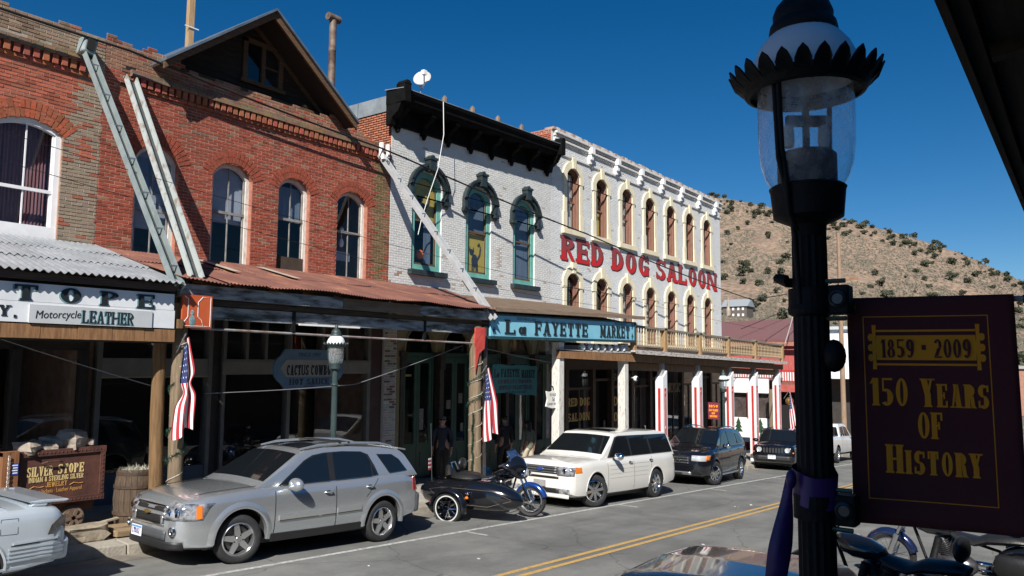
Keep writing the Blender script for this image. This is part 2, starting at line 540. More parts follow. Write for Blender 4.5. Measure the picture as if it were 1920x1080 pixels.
def wear_mat(name, c, lo=.30, hi=.46):
    """road paint, chipped through to asphalt"""
    m = bpy.data.materials.new(name); m.use_nodes = True
    N = m.node_tree.nodes; L = m.node_tree.links; b = N['Principled BSDF']; b.inputs['Roughness'].default_value = .7
    tc = N.new('ShaderNodeTexCoord'); n = N.new('ShaderNodeTexNoise'); n.inputs['Scale'].default_value = 14; n.inputs['Detail'].default_value = 9; n.inputs['Roughness'].default_value = .75
    L.new(tc.outputs['Object'], n.inputs['Vector'])
    r = N.new('ShaderNodeValToRGB'); e = r.color_ramp.elements; e[0].position = lo; e[1].position = hi
    e[0].color = (.16, .16, .155, 1); e[1].color = (*c, 1)
    L.new(n.outputs[0], r.inputs[0]); L.new(r.outputs[0], b.inputs['Base Color'])
    return m
mw, my = wear_mat('road_paint_white', (.46, .46, .44), .36, .56), wear_mat('road_paint_yellow', (.50, .30, .07), .31, .53)
def cline(x): return 0.0
slope_sheet(-30, 130, 9.62, 9.72, .004).build('white_edge_line', mw, road)
for y in (6.70, 6.93):
    slope_sheet(-30, 130, y, y + .10, .004).build('yellow_centre_line', my, road)
for x in (5.6, 11.6, 17.6, 23.4, 29.4, 35.4):
    slope_sheet(x, x + .1, 9.1, 9.62, .004).build('parking_tick', mw, road)
slope_sheet(-10, 60, 11.22, 11.615, .004).build('gutter_grit', M('gutter_grit', (.125, .115, .10), (.23, .20, .16), scale=2.2, rough=.95, bump=.4, bscale=80), road)
mb = MB()
rng = random.Random(3)
for i in range(12):   # chips of litter and gravel on the asphalt
    x, y = rng.uniform(8, 30), rng.choice([rng.uniform(5.0, 9.4), rng.uniform(11.0, 11.6)])
    s_ = rng.uniform(.01, .03)
    mb.obox((x, y, G(x) + s_ * .3), (s_ * 2, s_, s_ * .7), rot3(0, 0, rng.uniform(0, 180)))
for x, y in ((9.9, 7.9), (14.0, 5.9), (12.2, 5.5)):
    mb.obox((x, y, G(x) + .008), (.07, .05, .008), rot3(4, 5, 30))
tag(mb.build('litter', M('litter_pale', (.5, .5, .47), var=.3)), 'pale scraps of litter and grit lying on the asphalt', 'litter', kind='stuff')

# ---- far pavement and kerb ----
m_conc = M('concrete_walk', (.27, .25, .215), (.35, .325, .285), scale=1.4, rough=.9, bump=.25, bscale=60)
m_kerb = M('kerb_concrete', (.22, .20, .165), (.32, .295, .25), scale=2.2, rough=.9, bump=.5, bscale=25)
walk = slope_sheet(-40, 140, 11.98, 15.6, .17).build('pavement', m_conc)
tag(walk, kind='structure')
kx = -6.0
krng = random.Random(5)
while kx < 60:           # kerb stones, one by one
    ln = krng.uniform(1.5, 2.3)
    mb = MB()
    x1 = kx + ln - .012
    d = krng.uniform(-.012, .012)
    z0, z1 = G(kx), G(x1)
    y0 = 11.62 + d
    vs = [(kx, y0, z0 - .1), (x1, y0, z1 - .1), (x1, 11.995, z1 - .1), (kx, 11.995, z0 - .1),
          (kx, y0 + .03, z0 + .15), (x1, y0 + .03, z1 + .15), (x1, 11.995, z1 + .176), (kx, 11.995, z0 + .176)]
    mb.add(vs, [(0, 3, 2, 1), (4, 5, 6, 7), (0, 1, 5, 4), (1, 2, 6, 5), (2, 3, 7, 6), (3, 0, 4, 7)])
    mb.build('kerb_stone', m_kerb, walk, bevel=.018)
    kx += ln
slope_sheet(60, 140, 11.62, 12.0, .15).build('far_kerb', m_kerb, walk)
for k in range(0, 26):   # expansion joints in the walk
    x = 8.2 + k * 1.5
    slope_sheet(x, x + .012, 12.0, 15.4, .1735).build('pavement_joint', M('joint_dark', (.09, .085, .075), var=.1), walk)

# rough stone step and old planks between kerb and shop at the left
m_stone = M('rough_stone', (.17, .135, .09), (.32, .275, .21), scale=5, rough=.95, bump=.8, bscale=12)
def rock(c, sz, seed, cuts=2, rotz=0):
    bm = bmesh.new(); bmesh.ops.create_cube(bm, size=1)
    bmesh.ops.subdivide_edges(bm, edges=bm.edges, cuts=cuts, use_grid_fill=True)
    rr = random.Random(seed)
    for v in bm.verts:
        n = noise.noise_vector(v.co * 2.1 + Vector((seed * 3.1, seed, 0)))
        v.co = (v.co * .55 + v.co.normalized() * .28) + n * .17
        v.co = Vector((v.co.x * sz[0], v.co.y * sz[1], v.co.z * sz[2]))
    bm.transform(Matrix.Translation(c) @ Matrix.Rotation(R(rotz), 4, 'Z'))
    me = bpy.data.meshes.new('rock'); bm.to_mesh(me); bm.free()
    return me
def rock_obj(name, c, sz, seed, mat, rotz=0, cuts=2):
    me = rock((0, 0, 0), sz, seed, cuts); me.materials.append(mat); me.name = name
    o = inst(me, name, c, None, (0, 0, R(rotz))); return o
o = rock_obj('stone_block', (5.72, 12.18, G(5.7) + .25), (.8, .40, .28), 4, m_stone, 2, 3)
tag(o, 'rough tan stone block by the kerb below the ore cart wheel', 'stone')
m_oldplank = M('old_plank', (.20, .135, .075), (.33, .24, .14), scale=3, stretch=WOODX, rough=.9, bump=.5)
for k, (x, y, z, l, rz) in enumerate([(6.72, 12.16, .235, .95, 3), (6.55, 12.4, .26, .8, -2)]):
    mb = MB().obox((0, 0, 0), (l, .24, .09))
    o = mb.build('timber_plank', m_oldplank, bevel=.01); o.location = (x, y, G(x) + z); o.rotation_euler = (0, R(3), R(rz))
    tag(o, ['split weathered timber plank lying at the kerb behind the silver crossover plate', 'darker timber plank lying flat just behind the split plank'][k], 'plank')

# ---- hillside trees ----
m_pine = M('juniper_foliage', (.040, .047, .032), (.092, .098, .064), scale=1.2, rough=.9, var=.3, spec=.1)
def bush_mesh(seed, n=210, tall=1.0):
    rr = random.Random(seed); mb = MB()
    mb.tube([(0, 0, -.1), (0, 0, .5 * tall)], [.07, .04], 5)
    lobes = [(rr.uniform(-.28, .28), rr.uniform(-.28, .28), rr.uniform(.35, .75) * tall, rr.uniform(.22, .36)) for _ in range(7)]
    for i in range(n):
        lx, ly, lz, lr = rr.choice(lobes)
        d = Vector((rr.gauss(0, 1), rr.gauss(0, 1), rr.gauss(0, 1))).normalized() * lr * rr.uniform(.7, 1.05)
        p = Vector((lx, ly, lz)) + d
        if p.z < .03: p.z = .03
        s_ = rr.uniform(.06, .13)
        m = Euler((rr.uniform(0, 6), rr.uniform(0, 6), rr.uniform(0, 6))).to_matrix()
        mb.add([p + m @ Vector(q) for q in ((-s_, -s_ * .5, 0), (s_, -s_ * .6, 0), (s_ * .6, s_, s_ * .3), (-s_ * .6, s_ * .8, -s_ * .2))], [(0, 1, 2, 3)])
    me = mb.mesh('juniper'); me.materials.append(m_pine); return me
bushes = [bush_mesh(s_, tall=t) for s_, t in ((1, 1.0), (2, 1.15), (3, .85), (4, 1.35), (5, .95), (6, 1.1))]
rng = random.Random(21)
spots = []
tries = 0
while len(spots) < 285 and tries < 20000:
    tries += 1
    x = rng.uniform(210, 652) if rng.random() < .68 else rng.uniform(596, 652)
    # stay inside the strip of hillside the street opens to
    a = rng.uniform(.035, .43)
    y = x * a
    dens = noise.noise(Vector((x * .012, y * .02, 5.0))) + (.25 if x > 560 else 0)
    if dens < -.12: continue
    if any((x - q[0]) ** 2 + (y - q[1]) ** 2 < (5 if x > 600 else 9) ** 2 for q in spots): continue
    if abs(x - 330) < 18 and abs(y - 122) < 14: continue
    spots.append((x, y))
for x, y in spots:
    s_ = rng.uniform(2.6, 5.4)
    if rng.random() < .3: s_ *= .55
    o = inst(rng.choice(bushes), 'juniper_tree', (x, y, terrain(x, y) - .2), None, (0, 0, rng.uniform(0, 6.28)), (s_ * rng.uniform(.9, 1.3), s_ * rng.uniform(.9, 1.3), s_ * rng.uniform(.75, 1.0)))
    tag(o, 'round dark green juniper tree growing on the dry brown hillside', 'tree', 'juniper trees on the hillside')
mb = MB()
rng = random.Random(8)
for i in range(24000):     # sagebrush: nobody could count it
    x = rng.uniform(170, 650); y = x * rng.uniform(.03, .44)
    if noise.noise(Vector((x * .02, y * .03, 9))) < -.25: continue
    z = terrain(x, y); s_ = rng.uniform(.3, 1.4)
    a = rng.uniform(0, 3)
    c_, q_ = math.cos(a) * s_, math.sin(a) * s_
    mb.add([(x - c_, y - q_, z - .1), (x + c_, y + q_, z - .1), (x, y, z + s_ * .8), (x - q_, y + c_, z - .1), (x + q_, y - c_, z - .1)], [(0, 1, 2), (3, 4, 2)])
tag(mb.build('sagebrush', M('sagebrush_grey', (.10, .096, .074), (.175, .16, .125), scale=.3, rough=.95, spec=.1)), 'grey green sagebrush scattered over the hillside', 'sagebrush', kind='stuff')
# ================================================================ BUILDINGS OF THE FAR SIDE
FY = 15.5          # plane of the shop fronts
def arch_geo(o):
    h = (o['x1'] - o['x0']) / 2; r = max(o['zt'] - o['zs'], .01)
    Rr = (h * h + r * r) / (2 * r)
    return (o['x0'] + o['x1']) / 2, o['zt'] - Rr, Rr, math.degrees(math.asin(min(1, h / Rr)))
def opening_pts(o, n=12, g=0, gb=None):
    """outline of an arched opening, grown by g (bottom by gb)"""
    q = dict(o); q['x0'] -= g; q['x1'] += g; q['zt'] += g; gb = g if gb is None else gb
    cx, cz, Rr, a = arch_geo(q)
    pts = [(q['x0'], q['zb'] - gb)]
    pts += [(cx + Rr * math.sin(R(t)), cz + Rr * math.cos(R(t))) for t in [-a + 2 * a * i / n for i in range(n + 1)]]
    pts += [(q['x1'], q['zb'] - gb)]
    return pts
def op_span(o, z):
    if z <= o['zb'] or z >= o['zt']: return None
    if z <= o['zs']: return o['x0'], o['x1']
    cx, cz, Rr, a = arch_geo(o)
    k = Rr * Rr - (z - cz) ** 2
    if k <= 0: return None
    k = math.sqrt(k); return cx - k, cx + k

m_brick = M('brick_faces', (.80, .80, .80), (1.15, 1.15, 1.15), scale=9, attr=True, rough=.88, bump=.4, bscale=70, spec=.25)
m_brickw = M('painted_brick_faces', (.93, .93, .93), (1.05, 1.05, 1.05), scale=1.1, attr=True, rough=.8, bump=.25, bscale=70, spec=.25)
def brickwall(parent, u0, u1, z0, z1, ops, mp, colf, mortar, bl=.212, bh=.0688, mj=.011, proud=.010, indiv=0, seed=1, ztop=None, near=None, grow=0, jag=0, fmat=None, jit=.005):
    """real bricks on a mortar backing. mp(u, depth_out, z) -> world. The `indiv` nearest whole bricks become objects, the rest one mesh"""
    rr = random.Random(seed)
    rows = int((z1 - z0) / bh)
    L = []; back = MB()
    for r in range(rows):
        za = z0 + r * bh; zc = za + bh / 2
        cuts = []
        for o in ops:
            s_ = op_span(o, zc - (0 if zc < o['zs'] else grow))
            if s_: cuts.append((s_[0] - (grow if zc > o['zs'] else 0), s_[1] + (grow if zc > o['zs'] else 0)))
        cuts.sort()
        ivs = []; a = u0
        for c0, c1 in cuts:
            if c0 > a: ivs.append((a, min(c0, u1)))
            a = max(a, c1)
        if a < u1: ivs.append((a, u1))
        for a, b in ivs:
            if ztop and za > ztop((a + b) / 2) and not jag and zc > max(ztop(a), ztop(b)): continue
            if not ztop:
                back.add([mp(a, 0, za), mp(b, 0, za), mp(b, 0, za + bh), mp(a, 0, za + bh)], [(0, 1, 2, 3)])
            x = a - ((r % 2) * bl / 2) - (0 if a == u0 else ((a - u0) % bl))
            k0 = math.floor((a - u0 + (r % 2) * bl / 2) / bl)
            x = u0 - (r % 2) * bl / 2 + k0 * bl
            while x < b - .02:
                p, q = max(x, a), min(x + bl, b)
                x += bl
                if q - p < .03: continue
                if ztop:
                    zt = ztop((p + q) / 2)
                    if zc > zt + (rr.uniform(-jag, jag * .3) if jag else 0): continue
                    back.add([mp(p, 0, za), mp(q, 0, za), mp(q, 0, za + bh), mp(p, 0, za + bh)], [(0, 1, 2, 3)])
                c = colf((p + q) / 2, zc, rr)
                if c is None: continue
                d = proud + rr.uniform(-jit, jit)
                L.append((p + mj / 2, q - mj / 2, za + mj / 2, za + bh - mj / 2, d, c))
    back.build('mortar', mortar, parent)
    full = [b for b in L if b[1] - b[0] > bl - mj - .004]
    nearu = near if near is not None else u0
    full.sort(key=lambda b: (b[0] - nearu) ** 2 + (b[2] - (z0 + z1) / 2) ** 2 * .3)
    ind = set(id(b) for b in full[:indiv])
    rest = MB()
    protos = {}
    for b in L:
        u, v, za, zb, d, c = b
        if id(b) in ind:
            key = tuple(round(k * 24) for k in c)
            if key not in protos:
                h, t = (bl - mj) / 2, (bh - mj) / 2
                e = .004
                me = MB().add([mp(-h, 0, -t), mp(h, 0, -t), mp(h, 0, t), mp(-h, 0, t), mp(-h + e, d, -t + e), mp(h - e, d, -t + e), mp(h - e, d, t - e), mp(-h + e, d, t - e)],
                              [(4, 5, 6, 7), (0, 1, 5, 4), (1, 2, 6, 5), (2, 3, 7, 6), (3, 0, 4, 7)], c)
                # local mesh: subtract mapping origin
                og = Vector(mp(0, 0, 0)); me.v = [tuple(Vector(k) - og) for k in me.v]
                me = me.mesh('brick'); me.materials.append(m_brick); protos[key] = me
            inst(protos[key], 'brick', Vector(mp((u + v) / 2, 0, (za + zb) / 2)), parent)
        else:
            e = .004
            rest.add([mp(u, 0, za), mp(v, 0, za), mp(v, 0, zb), mp(u, 0, zb), mp(u + e, d, za + e), mp(v - e, d, za + e), mp(v - e, d, zb - e), mp(u + e, d, zb - e)],
                     [(4, 5, 6, 7), (0, 1, 5, 4), (1, 2, 6, 5), (2, 3, 7, 6), (3, 0, 4, 7)], c)
    o = rest.build('brickwork', fmat or m_brick, parent); o['kind'] = 'stuff'
    return o
def front(u, d, z): return (u, FY - d, z)
def left_side(X):
    return lambda u, d, z: (X - d, u, z)

def voussoirs(parent, o, colf, ring=.225, seed=2, proud=.014, name='arch_bricks', mat=None):
    """radial bricks over an arch, one mesh per arch"""
    rr = random.Random(seed); cx, cz, Rr, a = arch_geo(o)
    a += 3
    n = max(7, int(Rr * R(2 * a) / .074)); mb = MB()
    for i in range(n):
        t0, t1 = [R(-a + 2 * a * (i + k) / n) for k in (.1, .9)]
        for ra, rb in ((Rr + .004, Rr + ring * .5 - .005), (Rr + ring * .5 + .005, Rr + ring)):
            d = proud + rr.uniform(-.004, .005); p = []
            for t, r_ in ((t0, ra), (t1, ra), (t1, rb), (t0, rb)): p.append((cx + r_ * math.sin(t), cz + r_ * math.cos(t)))
            mb.prism(p, 'y', FY + .01, FY - d, colf(cx, cz, rr))
    return mb.build(name, mat or m_brick, parent)

def reveal(parent, o, mat, depth=.25, name='reveal'):
    pts = opening_pts(o); mb = MB()
    n = len(pts)
    vs = [(x, FY - .002, z) for x, z in pts] + [(x, FY + depth, z) for x, z in pts]
    mb.add(vs, [(i, i + 1, i + 1 + n, i + n) for i in range(n - 1)] + [(n - 1, 0, n, 2 * n - 1)])
    return mb.build(name, mat, parent)

def ring_prism(mb, outer, inner, y0, y1):
    """frame between two outlines with the same number of points (open at nothing: closed loops)"""
    n = len(outer)
    vs = [(x, y0, z) for x, z in outer] + [(x, y0, z) for x, z in inner] + [(x, y1, z) for x, z in outer] + [(x, y1, z) for x, z in inner]
    fs = []
    for i in range(n):
        j = (i + 1) % n
        fs += [(i, j, n + j, n + i), (2 * n + i, 3 * n + i, 3 * n + j, 2 * n + j), (i, 2 * n + i, 2 * n + j, j), (n + i, n + j, 3 * n + j, 3 * n + i)]
    return mb.add(vs, fs)

def sash_window(parent, o, fmat, ymid=.16, fw=.085, mid=.5, mull=1, curtain=None, sash_mat=None, cover=1.0, upper_shade=None, label=None):
    """frame (the part) with panes and blinds as sub-parts"""
    sash_mat = sash_mat or fmat
    y = FY + ymid
    f = MB()
    outer = opening_pts(o); inn = dict(o); inn['x0'] += fw; inn['x1'] -= fw; inn['zb'] += fw; inn['zt'] -= fw
    inner = opening_pts(inn)
    ring_prism(f, outer, inner, y - .05, y + .06)
    win = f.build('window', fmat, parent)
    zm = o['zb'] + (o['zt'] - o['zb']) * mid
    s_ = MB()
    a, b = inn['x0'], inn['x1']
    s_.box(a, b, y - .035, y + .02, zm - .03, zm + .03)
    s_.box(a, a + .04, y - .02, y + .02, inn['zb'], inn['zs'])
    s_.box(b - .04, b, y - .02, y + .02, inn['zb'], inn['zs'])
    s_.box(a, b, y - .02, y + .02, inn['zb'], inn['zb'] + .06)
    for k in range(mull):
        x = a + (b - a) * (k + 1) / (mull + 1)
        s_.box(x - .012, x + .012, y - .012, y + .012, inn['zb'] + .06, zm - .03)
        s_.box(x - .012, x + .012, y - .012, y + .012, zm + .03, inn['zt'] - .01)
    s_.build('sash', sash_mat, win)
    pl = opening_pts(inn)
    lo = [p for p in pl]
    pane = MB().add([(x, y + .004, z) for x, z in lo], [tuple(range(len(lo)))])
    pane.build('pane', m_glass, win)
    return win, (a, b, inn['zb'], zm, inn['zt'], y)

m_mortar_red = M('mortar_red', (.27, .16, .115), (.40, .28, .21), scale=3, rough=.95)
m_mortar_grey = M('mortar_grey', (.24, .205, .16), (.36, .33, .27), scale=3, rough=.95, bump=.4)
def red_col(u, z, rr):
    k = rr.uniform(.80, 1.16)
    n = noise.noise(Vector((u * .9, z * .9, 3)))
    c = (.285 * k, .068 * k, .040 * k)
    if rr.random() < (.8 if z > 8.65 else .06):
        c = (.24 * k, .125 * k, .08 * k)
    if n > .18 and rr.random() < .5: c = (c[0] * .8, c[1] * .95, c[2] * 1.0)
    if u > 14.55 and rr.random() < .65: c = (.18 * k, .10 * k, .05 * k)       # mossy stained pilaster
    if u > 14.8 and u < 15.0: c = (.15 * k, .115 * k, .05 * k)
    return c
def b1_col(u, z, rr):
    k = rr.uniform(.7, 1.25)
    n = noise.noise(Vector((u * 2.2, z * 1.3, 8)))
    if u > 6.62 and n > -.3:
        k = rr.uniform(.88, 1.1); return (.30 * k, .105 * k, .065 * k) if rr.random() < .12 else (.265 * k, .205 * k, .15 * k)
    if z > 8.55: return None if rr.random() < .08 else (.25 * k, .17 * k, .115 * k)
    return (.35 * k, .10 * k, .058 * k)
def pink_col(u, z, rr):
    k = rr.uniform(.75, 1.2); return (.36 * k, .135 * k, .08 * k)

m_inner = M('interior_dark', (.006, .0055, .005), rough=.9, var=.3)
m_roofing = M('tar_roof', (.05, .05, .05), rough=.9, var=.3)
def shell(parent, x0, x1, zt, side=m_mortar_red, yb=27):
    """side walls, back and roof so that the rooms behind the windows are closed"""
    mb = MB()
    mb.box(x0, x0 + .25, FY + .02, yb, -3, zt - .05)
    mb.box(x1 - .25, x1, FY + .02, yb, -3, zt - .05)
    mb.box(x0 + .25, x1 - .25, yb - .3, yb, -3, zt - .05)
    mb.build('side_walls', side, parent)
    MB().box(x0 + .26, x1 - .26, FY + .3, yb - .31, zt - .9, zt - .75).build('roof', m_roofing, parent)
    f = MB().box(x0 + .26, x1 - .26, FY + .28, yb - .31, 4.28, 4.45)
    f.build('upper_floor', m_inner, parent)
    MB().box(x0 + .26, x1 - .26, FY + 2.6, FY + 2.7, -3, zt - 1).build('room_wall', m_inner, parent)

# ---------------------------------------------------------------- B1 left brick shop
b1 = empty('brick_shop', (4.4, FY, .1), 'leftmost weathered red brick shop with white framed arched window above white tin awning', 'building')
b1x0, b1x1 = 1.2, 7.30
B1W = dict(x0=5.42, x1=6.60, zb=4.6, zs=7.03, zt=7.25)
b1top = lambda u: 9.22 + .03 * math.sin(u * 5)
brickwall(b1, b1x0, b1x1, 4.45, 9.3, [B1W, dict(x0=2.4, x1=3.6, zb=4.6, zs=7.03, zt=7.25)], front, b1_col, m_mortar_grey, indiv=300, seed=4, near=6.4, ztop=b1top)
voussoirs(b1, B1W, lambda u, z, rr: (.30 * rr.uniform(.8, 1.2), .085, .042), ring=.33, seed=5)
reveal(b1, B1W, m_mortar_red, .2)
m_wframe = M('white_window_frame', (.70, .70, .71), var=.05, rough=.55)
win, g = sash_window(b1, dict(B1W, zb=5.0), m_wframe, ymid=.10, fw=.10, mid=.42, mull=1)
MB().box(5.42, 6.6, FY + .04, FY + .16, 4.6, 5.28).build('panel', m_wframe, win)
m_curt = M('plum_curtain', (.075, .032, .042), (.16, .075, .09), scale=3, stretch=(9, 9, .3), rough=.9)
cu = MB()
for i in range(36):
    x = 5.5 + i * .031
    cu.add([(x, FY + .36 + .02 * (i % 2), 5.1), (x + .031, FY + .36 + .02 * ((i + 1) % 2), 5.1), (x + .031, FY + .36 + .02 * ((i + 1) % 2), 7.2), (x, FY + .36 + .02 * (i % 2), 7.2)], [(0, 1, 2, 3)])
cu.build('curtain', m_curt, win)
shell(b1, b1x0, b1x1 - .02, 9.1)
# dentil row: a course of projecting header bricks over a projecting band
def dentils(parent, u0, u1, z, step, colf, seed):
    rr = random.Random(seed); protos = []
    for i in range(6):
        c = colf(8, 8, rr); me = MB().box(-.05, .05, -.075, .02, -.085, .085, c).mesh('dentil_brick'); me.materials.append(m_brick); protos.append(me)
    u = u0
    while u < u1:
        inst(rr.choice(protos), 'dentil_brick', (u, FY - .02 + rr.uniform(-.008, .008), z + rr.uniform(-.006, .006)), parent)
        u += step
    band = MB(); low = MB()
    x = u0 - .1
    while x < u1:
        for k, d in ((0, .115), (1, .085)):
            c = colf(x, 9, rr)
            band.box(x + .005, min(x + .205, u1 + .1), FY - d - rr.uniform(0, .01), FY + .02, z + .088 + k * .069, z + .152 + k * .069, c)
        for k, d in ((0, .05),):
            low.box(x + .005, min(x + .205, u1 + .1), FY - d, FY + .02, z - .158, z - .094, colf(x, 8, rr))
        x += .21
    band.build('corbel_band', m_brick, parent)['kind'] = 'stuff'; low.build('lower_band', m_brick, parent)['kind'] = 'stuff'
dcol = lambda u, z, rr: tuple(k * rr.uniform(.8, 1.2) for k in (.30, .10, .055)) if z < 8.8 else tuple(k * rr.uniform(.8, 1.15) for k in (.20, .13, .085))
dentils(b1, 1.4, 7.0, 8.47, .165, dcol, 6)

# ---------------------------------------------------------------- B2 red brick shop with gable
b2 = empty('brick_shop', (11.2, FY, -.1), 'red brick shop with four tall sash windows and a dark wooden gable on its roof', 'building')
b2x0, b2x1 = 7.30, 15.26
B2W = [dict(x0=c - w_ / 2, x1=c + w_ / 2, zb=4.6, zs=6.98, zt=7.30) for c, w_ in ((8.49, .94), (10.29, 1.02), (12.01, .94), (13.89, 1.04))]
def b2top(u):
    if u < 8.9: return 9.28 + .05 * math.sin(u * 7)
    if u < 13.0: return 9.1
    if u < 13.6: return 9.2
    return 9.02 - .12 * (u - 13.6)
brickwall(b2, b2x0, b2x1, 4.45, 9.45, B2W, front, red_col, m_mortar_red, indiv=300, proud=.006, jit=.003, mj=.012, seed=9, near=9.4, ztop=b2top, jag=.03)
for i, o in enumerate(B2W):
    voussoirs(b2, o, lambda u, z, rr: (.262 * rr.uniform(.85, 1.12), .065, .038), ring=.28, seed=20 + i)
    reveal(b2, o, M('brick_reveal', (.27, .085, .05), (.36, .16, .11), scale=7, rough=.9), .24)
dentils(b2, 7.9, 15.1, 8.5, .155, dcol, 12)
m_oldframe = M('flaking_white_wood', (.33, .26, .19), (.66, .63, .58), scale=5, stretch=WOOD, rough=.85, bump=.3, lo=.3, hi=.5)
m_blind = M('pale_blind', (.19, .23, .29), (.26, .30, .36), scale=2, rough=.9)
m_bluecloth = M('blue_cloth', (.07, .11, .17), (.12, .17, .25), scale=2, stretch=(6, 6, .5), rough=.9)
for i, o in enumerate(B2W):
    win, (a, b, zb, zm, zt, y) = sash_window(b2, o, m_oldframe, ymid=.17, fw=.09, mid=[.50, .58, .62, .60][i], mull=1, sash_mat=M('grey_sash', (.16, .15, .14), (.28, .27, .25), scale=5))
    inn = dict(o); inn['x0'] += .09; inn['x1'] -= .09; inn['zt'] -= .09
    if i < 2:   # pulled blinds behind the glass
        q = dict(inn); q['zb'] = [5.55, 5.95][i]
        MB().prism(opening_pts(q), 'y', y + .10, y + .11).build('blind', m_blind, win)
        if i == 0: MB().box(a, b, y + .07, y + .09, 6.35, 7.05).build('cloth', m_bluecloth, win)
    elif i == 2:
        MB().box(a, b, y + .10, y + .11, 6.25, 7.1).build('blind', m_bluecloth, win)
        MB().box(a - .02, b + .02, y - .06, y - .02, 4.6, 5.35).build('plywood', M('brown_ply', (.028, .02, .014), (.06, .04, .026), scale=3, rough=.9), win)
    else:
        MB().lathe([(.0, 0), (.05, .02), (.07, .12), (.05, .2), (.015, .24), (.015, .4), (.05, .42), (.06, .5), (0, .56)], 12, ((a + b) / 2 - .02, y + .22, 5.85)).build('white_lamp', m_white, win, smooth=60)
        MB().box(a + .1, b - .12, y + .25, y + .3, 5.5, 5.75).build('shelf_back', m_blind, win)
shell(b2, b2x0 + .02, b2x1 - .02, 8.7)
# stained pilaster at the right end, rainwater box holes at the left
MB().box(7.64, 7.92, FY - .004, FY + .06, 8.62, 8.82).build('drain_hole', m_dark, b2)
# gable dormer
m_barkwood = M('dark_weathered_boards', (.012, .008, .006), (.034, .020, .012), scale=3, stretch=WOODX, rough=.9, bump=.5)
m_trimwood = M('brown_trim_wood', (.06, .032, .015), (.13, .07, .032), scale=3, stretch=WOODX, rough=.85, bump=.4)
gc, gh, gz0, gz1 = 10.90, 2.42, 9.12, 11.0
GY = 15.85
z = gz0 - .12
k = 0
while z < gz1 - .15:      # horizontal siding boards
    t = (gz1 - (z + .075)) / (gz1 - gz0)
    hw = gh * min(1, t)
    wx0, wx1, wz0, wz1 = 10.66, 11.72, 9.50, 10.42
    segs = [(gc - hw, gc + hw)]
    if z + .15 > wz0 and z < wz1:
        segs = [(gc - hw, wx0), (wx1, gc + hw)]
    for a, b in segs:
        if b - a < .05: continue
        MB().add([(a, GY - .012, z), (b, GY - .012, z), (b, GY, z + .147), (a, GY, z + .147), (a, GY + .03, z), (b, GY + .03, z), (b, GY + .03, z + .147), (a, GY + .03, z + .147)],
                 [(0, 1, 2, 3), (4, 7, 6, 5), (0, 4, 5, 1), (1, 5, 6, 2), (2, 6, 7, 3), (3, 7, 4, 0)]).build('siding_board', m_barkwood, b2)
    z += .15
gw = MB()
for a, b, c, d in ((10.62, 10.74, 9.42, 10.5), (11.64, 11.76, 9.42, 10.5), (11.14, 11.24, 9.5, 10.42), (10.62, 11.76, 10.42, 10.52), (10.56, 11.82, 9.40, 9.5)):
    gw.box(a, b, GY - .06 if c > 9.41 else GY - .1, GY + .02, c, d)
gwin = gw.build('window', m_trimwood, b2)
MB().box(10.74, 11.14, GY, GY + .008, 9.5, 10.42).build('pane', m_tint, gwin)
MB().box(11.24, 11.64, GY, GY + .008, 9.5, 10.42).build('pane', m_glass, gwin)
MB().box(11.26, 11.62, GY + .05, GY + .06, 9.5, 10.42).build('blind', m_blind, gwin)
MB().box(11.24, 11.64, GY - .02, GY - .001, 9.93, 9.97).build('sash', m_trimwood, gwin)
MB().box(gc - gh - .1, gc + gh + .05, GY - .07, GY - .015, 9.12, 9.24).build('sill_board', m_trimwood, b2)
MB().box(gc - gh, gc + gh, GY + .04, GY + .2, 8.6, 9.1).build('gable_base', m_barkwood, b2)
sl = (gz1 - gz0) / gh
for sgn in (-1, 1):
    def rp(x, zoff=0): return (gc + sgn * x, gz1 - x * sl + zoff)
    mb = MB()
    p0, p1 = rp(0, .02), rp(gh + .22, .02)
    n_ = 30
    for i in range(2):
        y0, y1 = (14.94, 18.0) if i == 0 else (17.9, 25.0)
        mb = MB().prism([p0, p1, (p1[0], p1[1] + .06 + .008 * i), (p0[0], p0[1] + .06 + .008 * i)], 'y', y0, y1)
        mb.build('roof_sheet', M('grey_blue_metal_roof', (.11, .14, .17), (.20, .24, .28), scale=2, rough=.4, metal=.5), b2)
    MB().prism([(p0[0], p0[1] - .012), (p1[0], p1[1] - .012), (p1[0], p1[1] - .16), (p0[0], p0[1] - .18)], 'y', 15.01, 15.07).build('barge_board', m_trimwood, b2)
    MB().prism([(p0[0], p0[1] - .012), (p1[0], p1[1] - .012), (p1[0], p1[1] - .05), (p0[0], p0[1] - .05)], 'y', 15.075, 15.83).build('soffit', m_barkwood, b2)
    MB().prism([(p0[0], p0[1] - .06), (p1[0] - sgn * .3, p1[1] + .3 * sl - .06), (p1[0] - sgn * .3, p1[1] + .3 * sl - .17), (p0[0], p0[1] - .2)], 'y', GY - .05, GY - .015).build('rake_trim', m_trimwood, b2)
MB().prism([(gc - gh, gz0 - .3), (gc, gz1 - .05), (gc + gh, gz0 - .3)], 'y', GY + .035, GY + .05).build('gable_back', m_dark, b2)
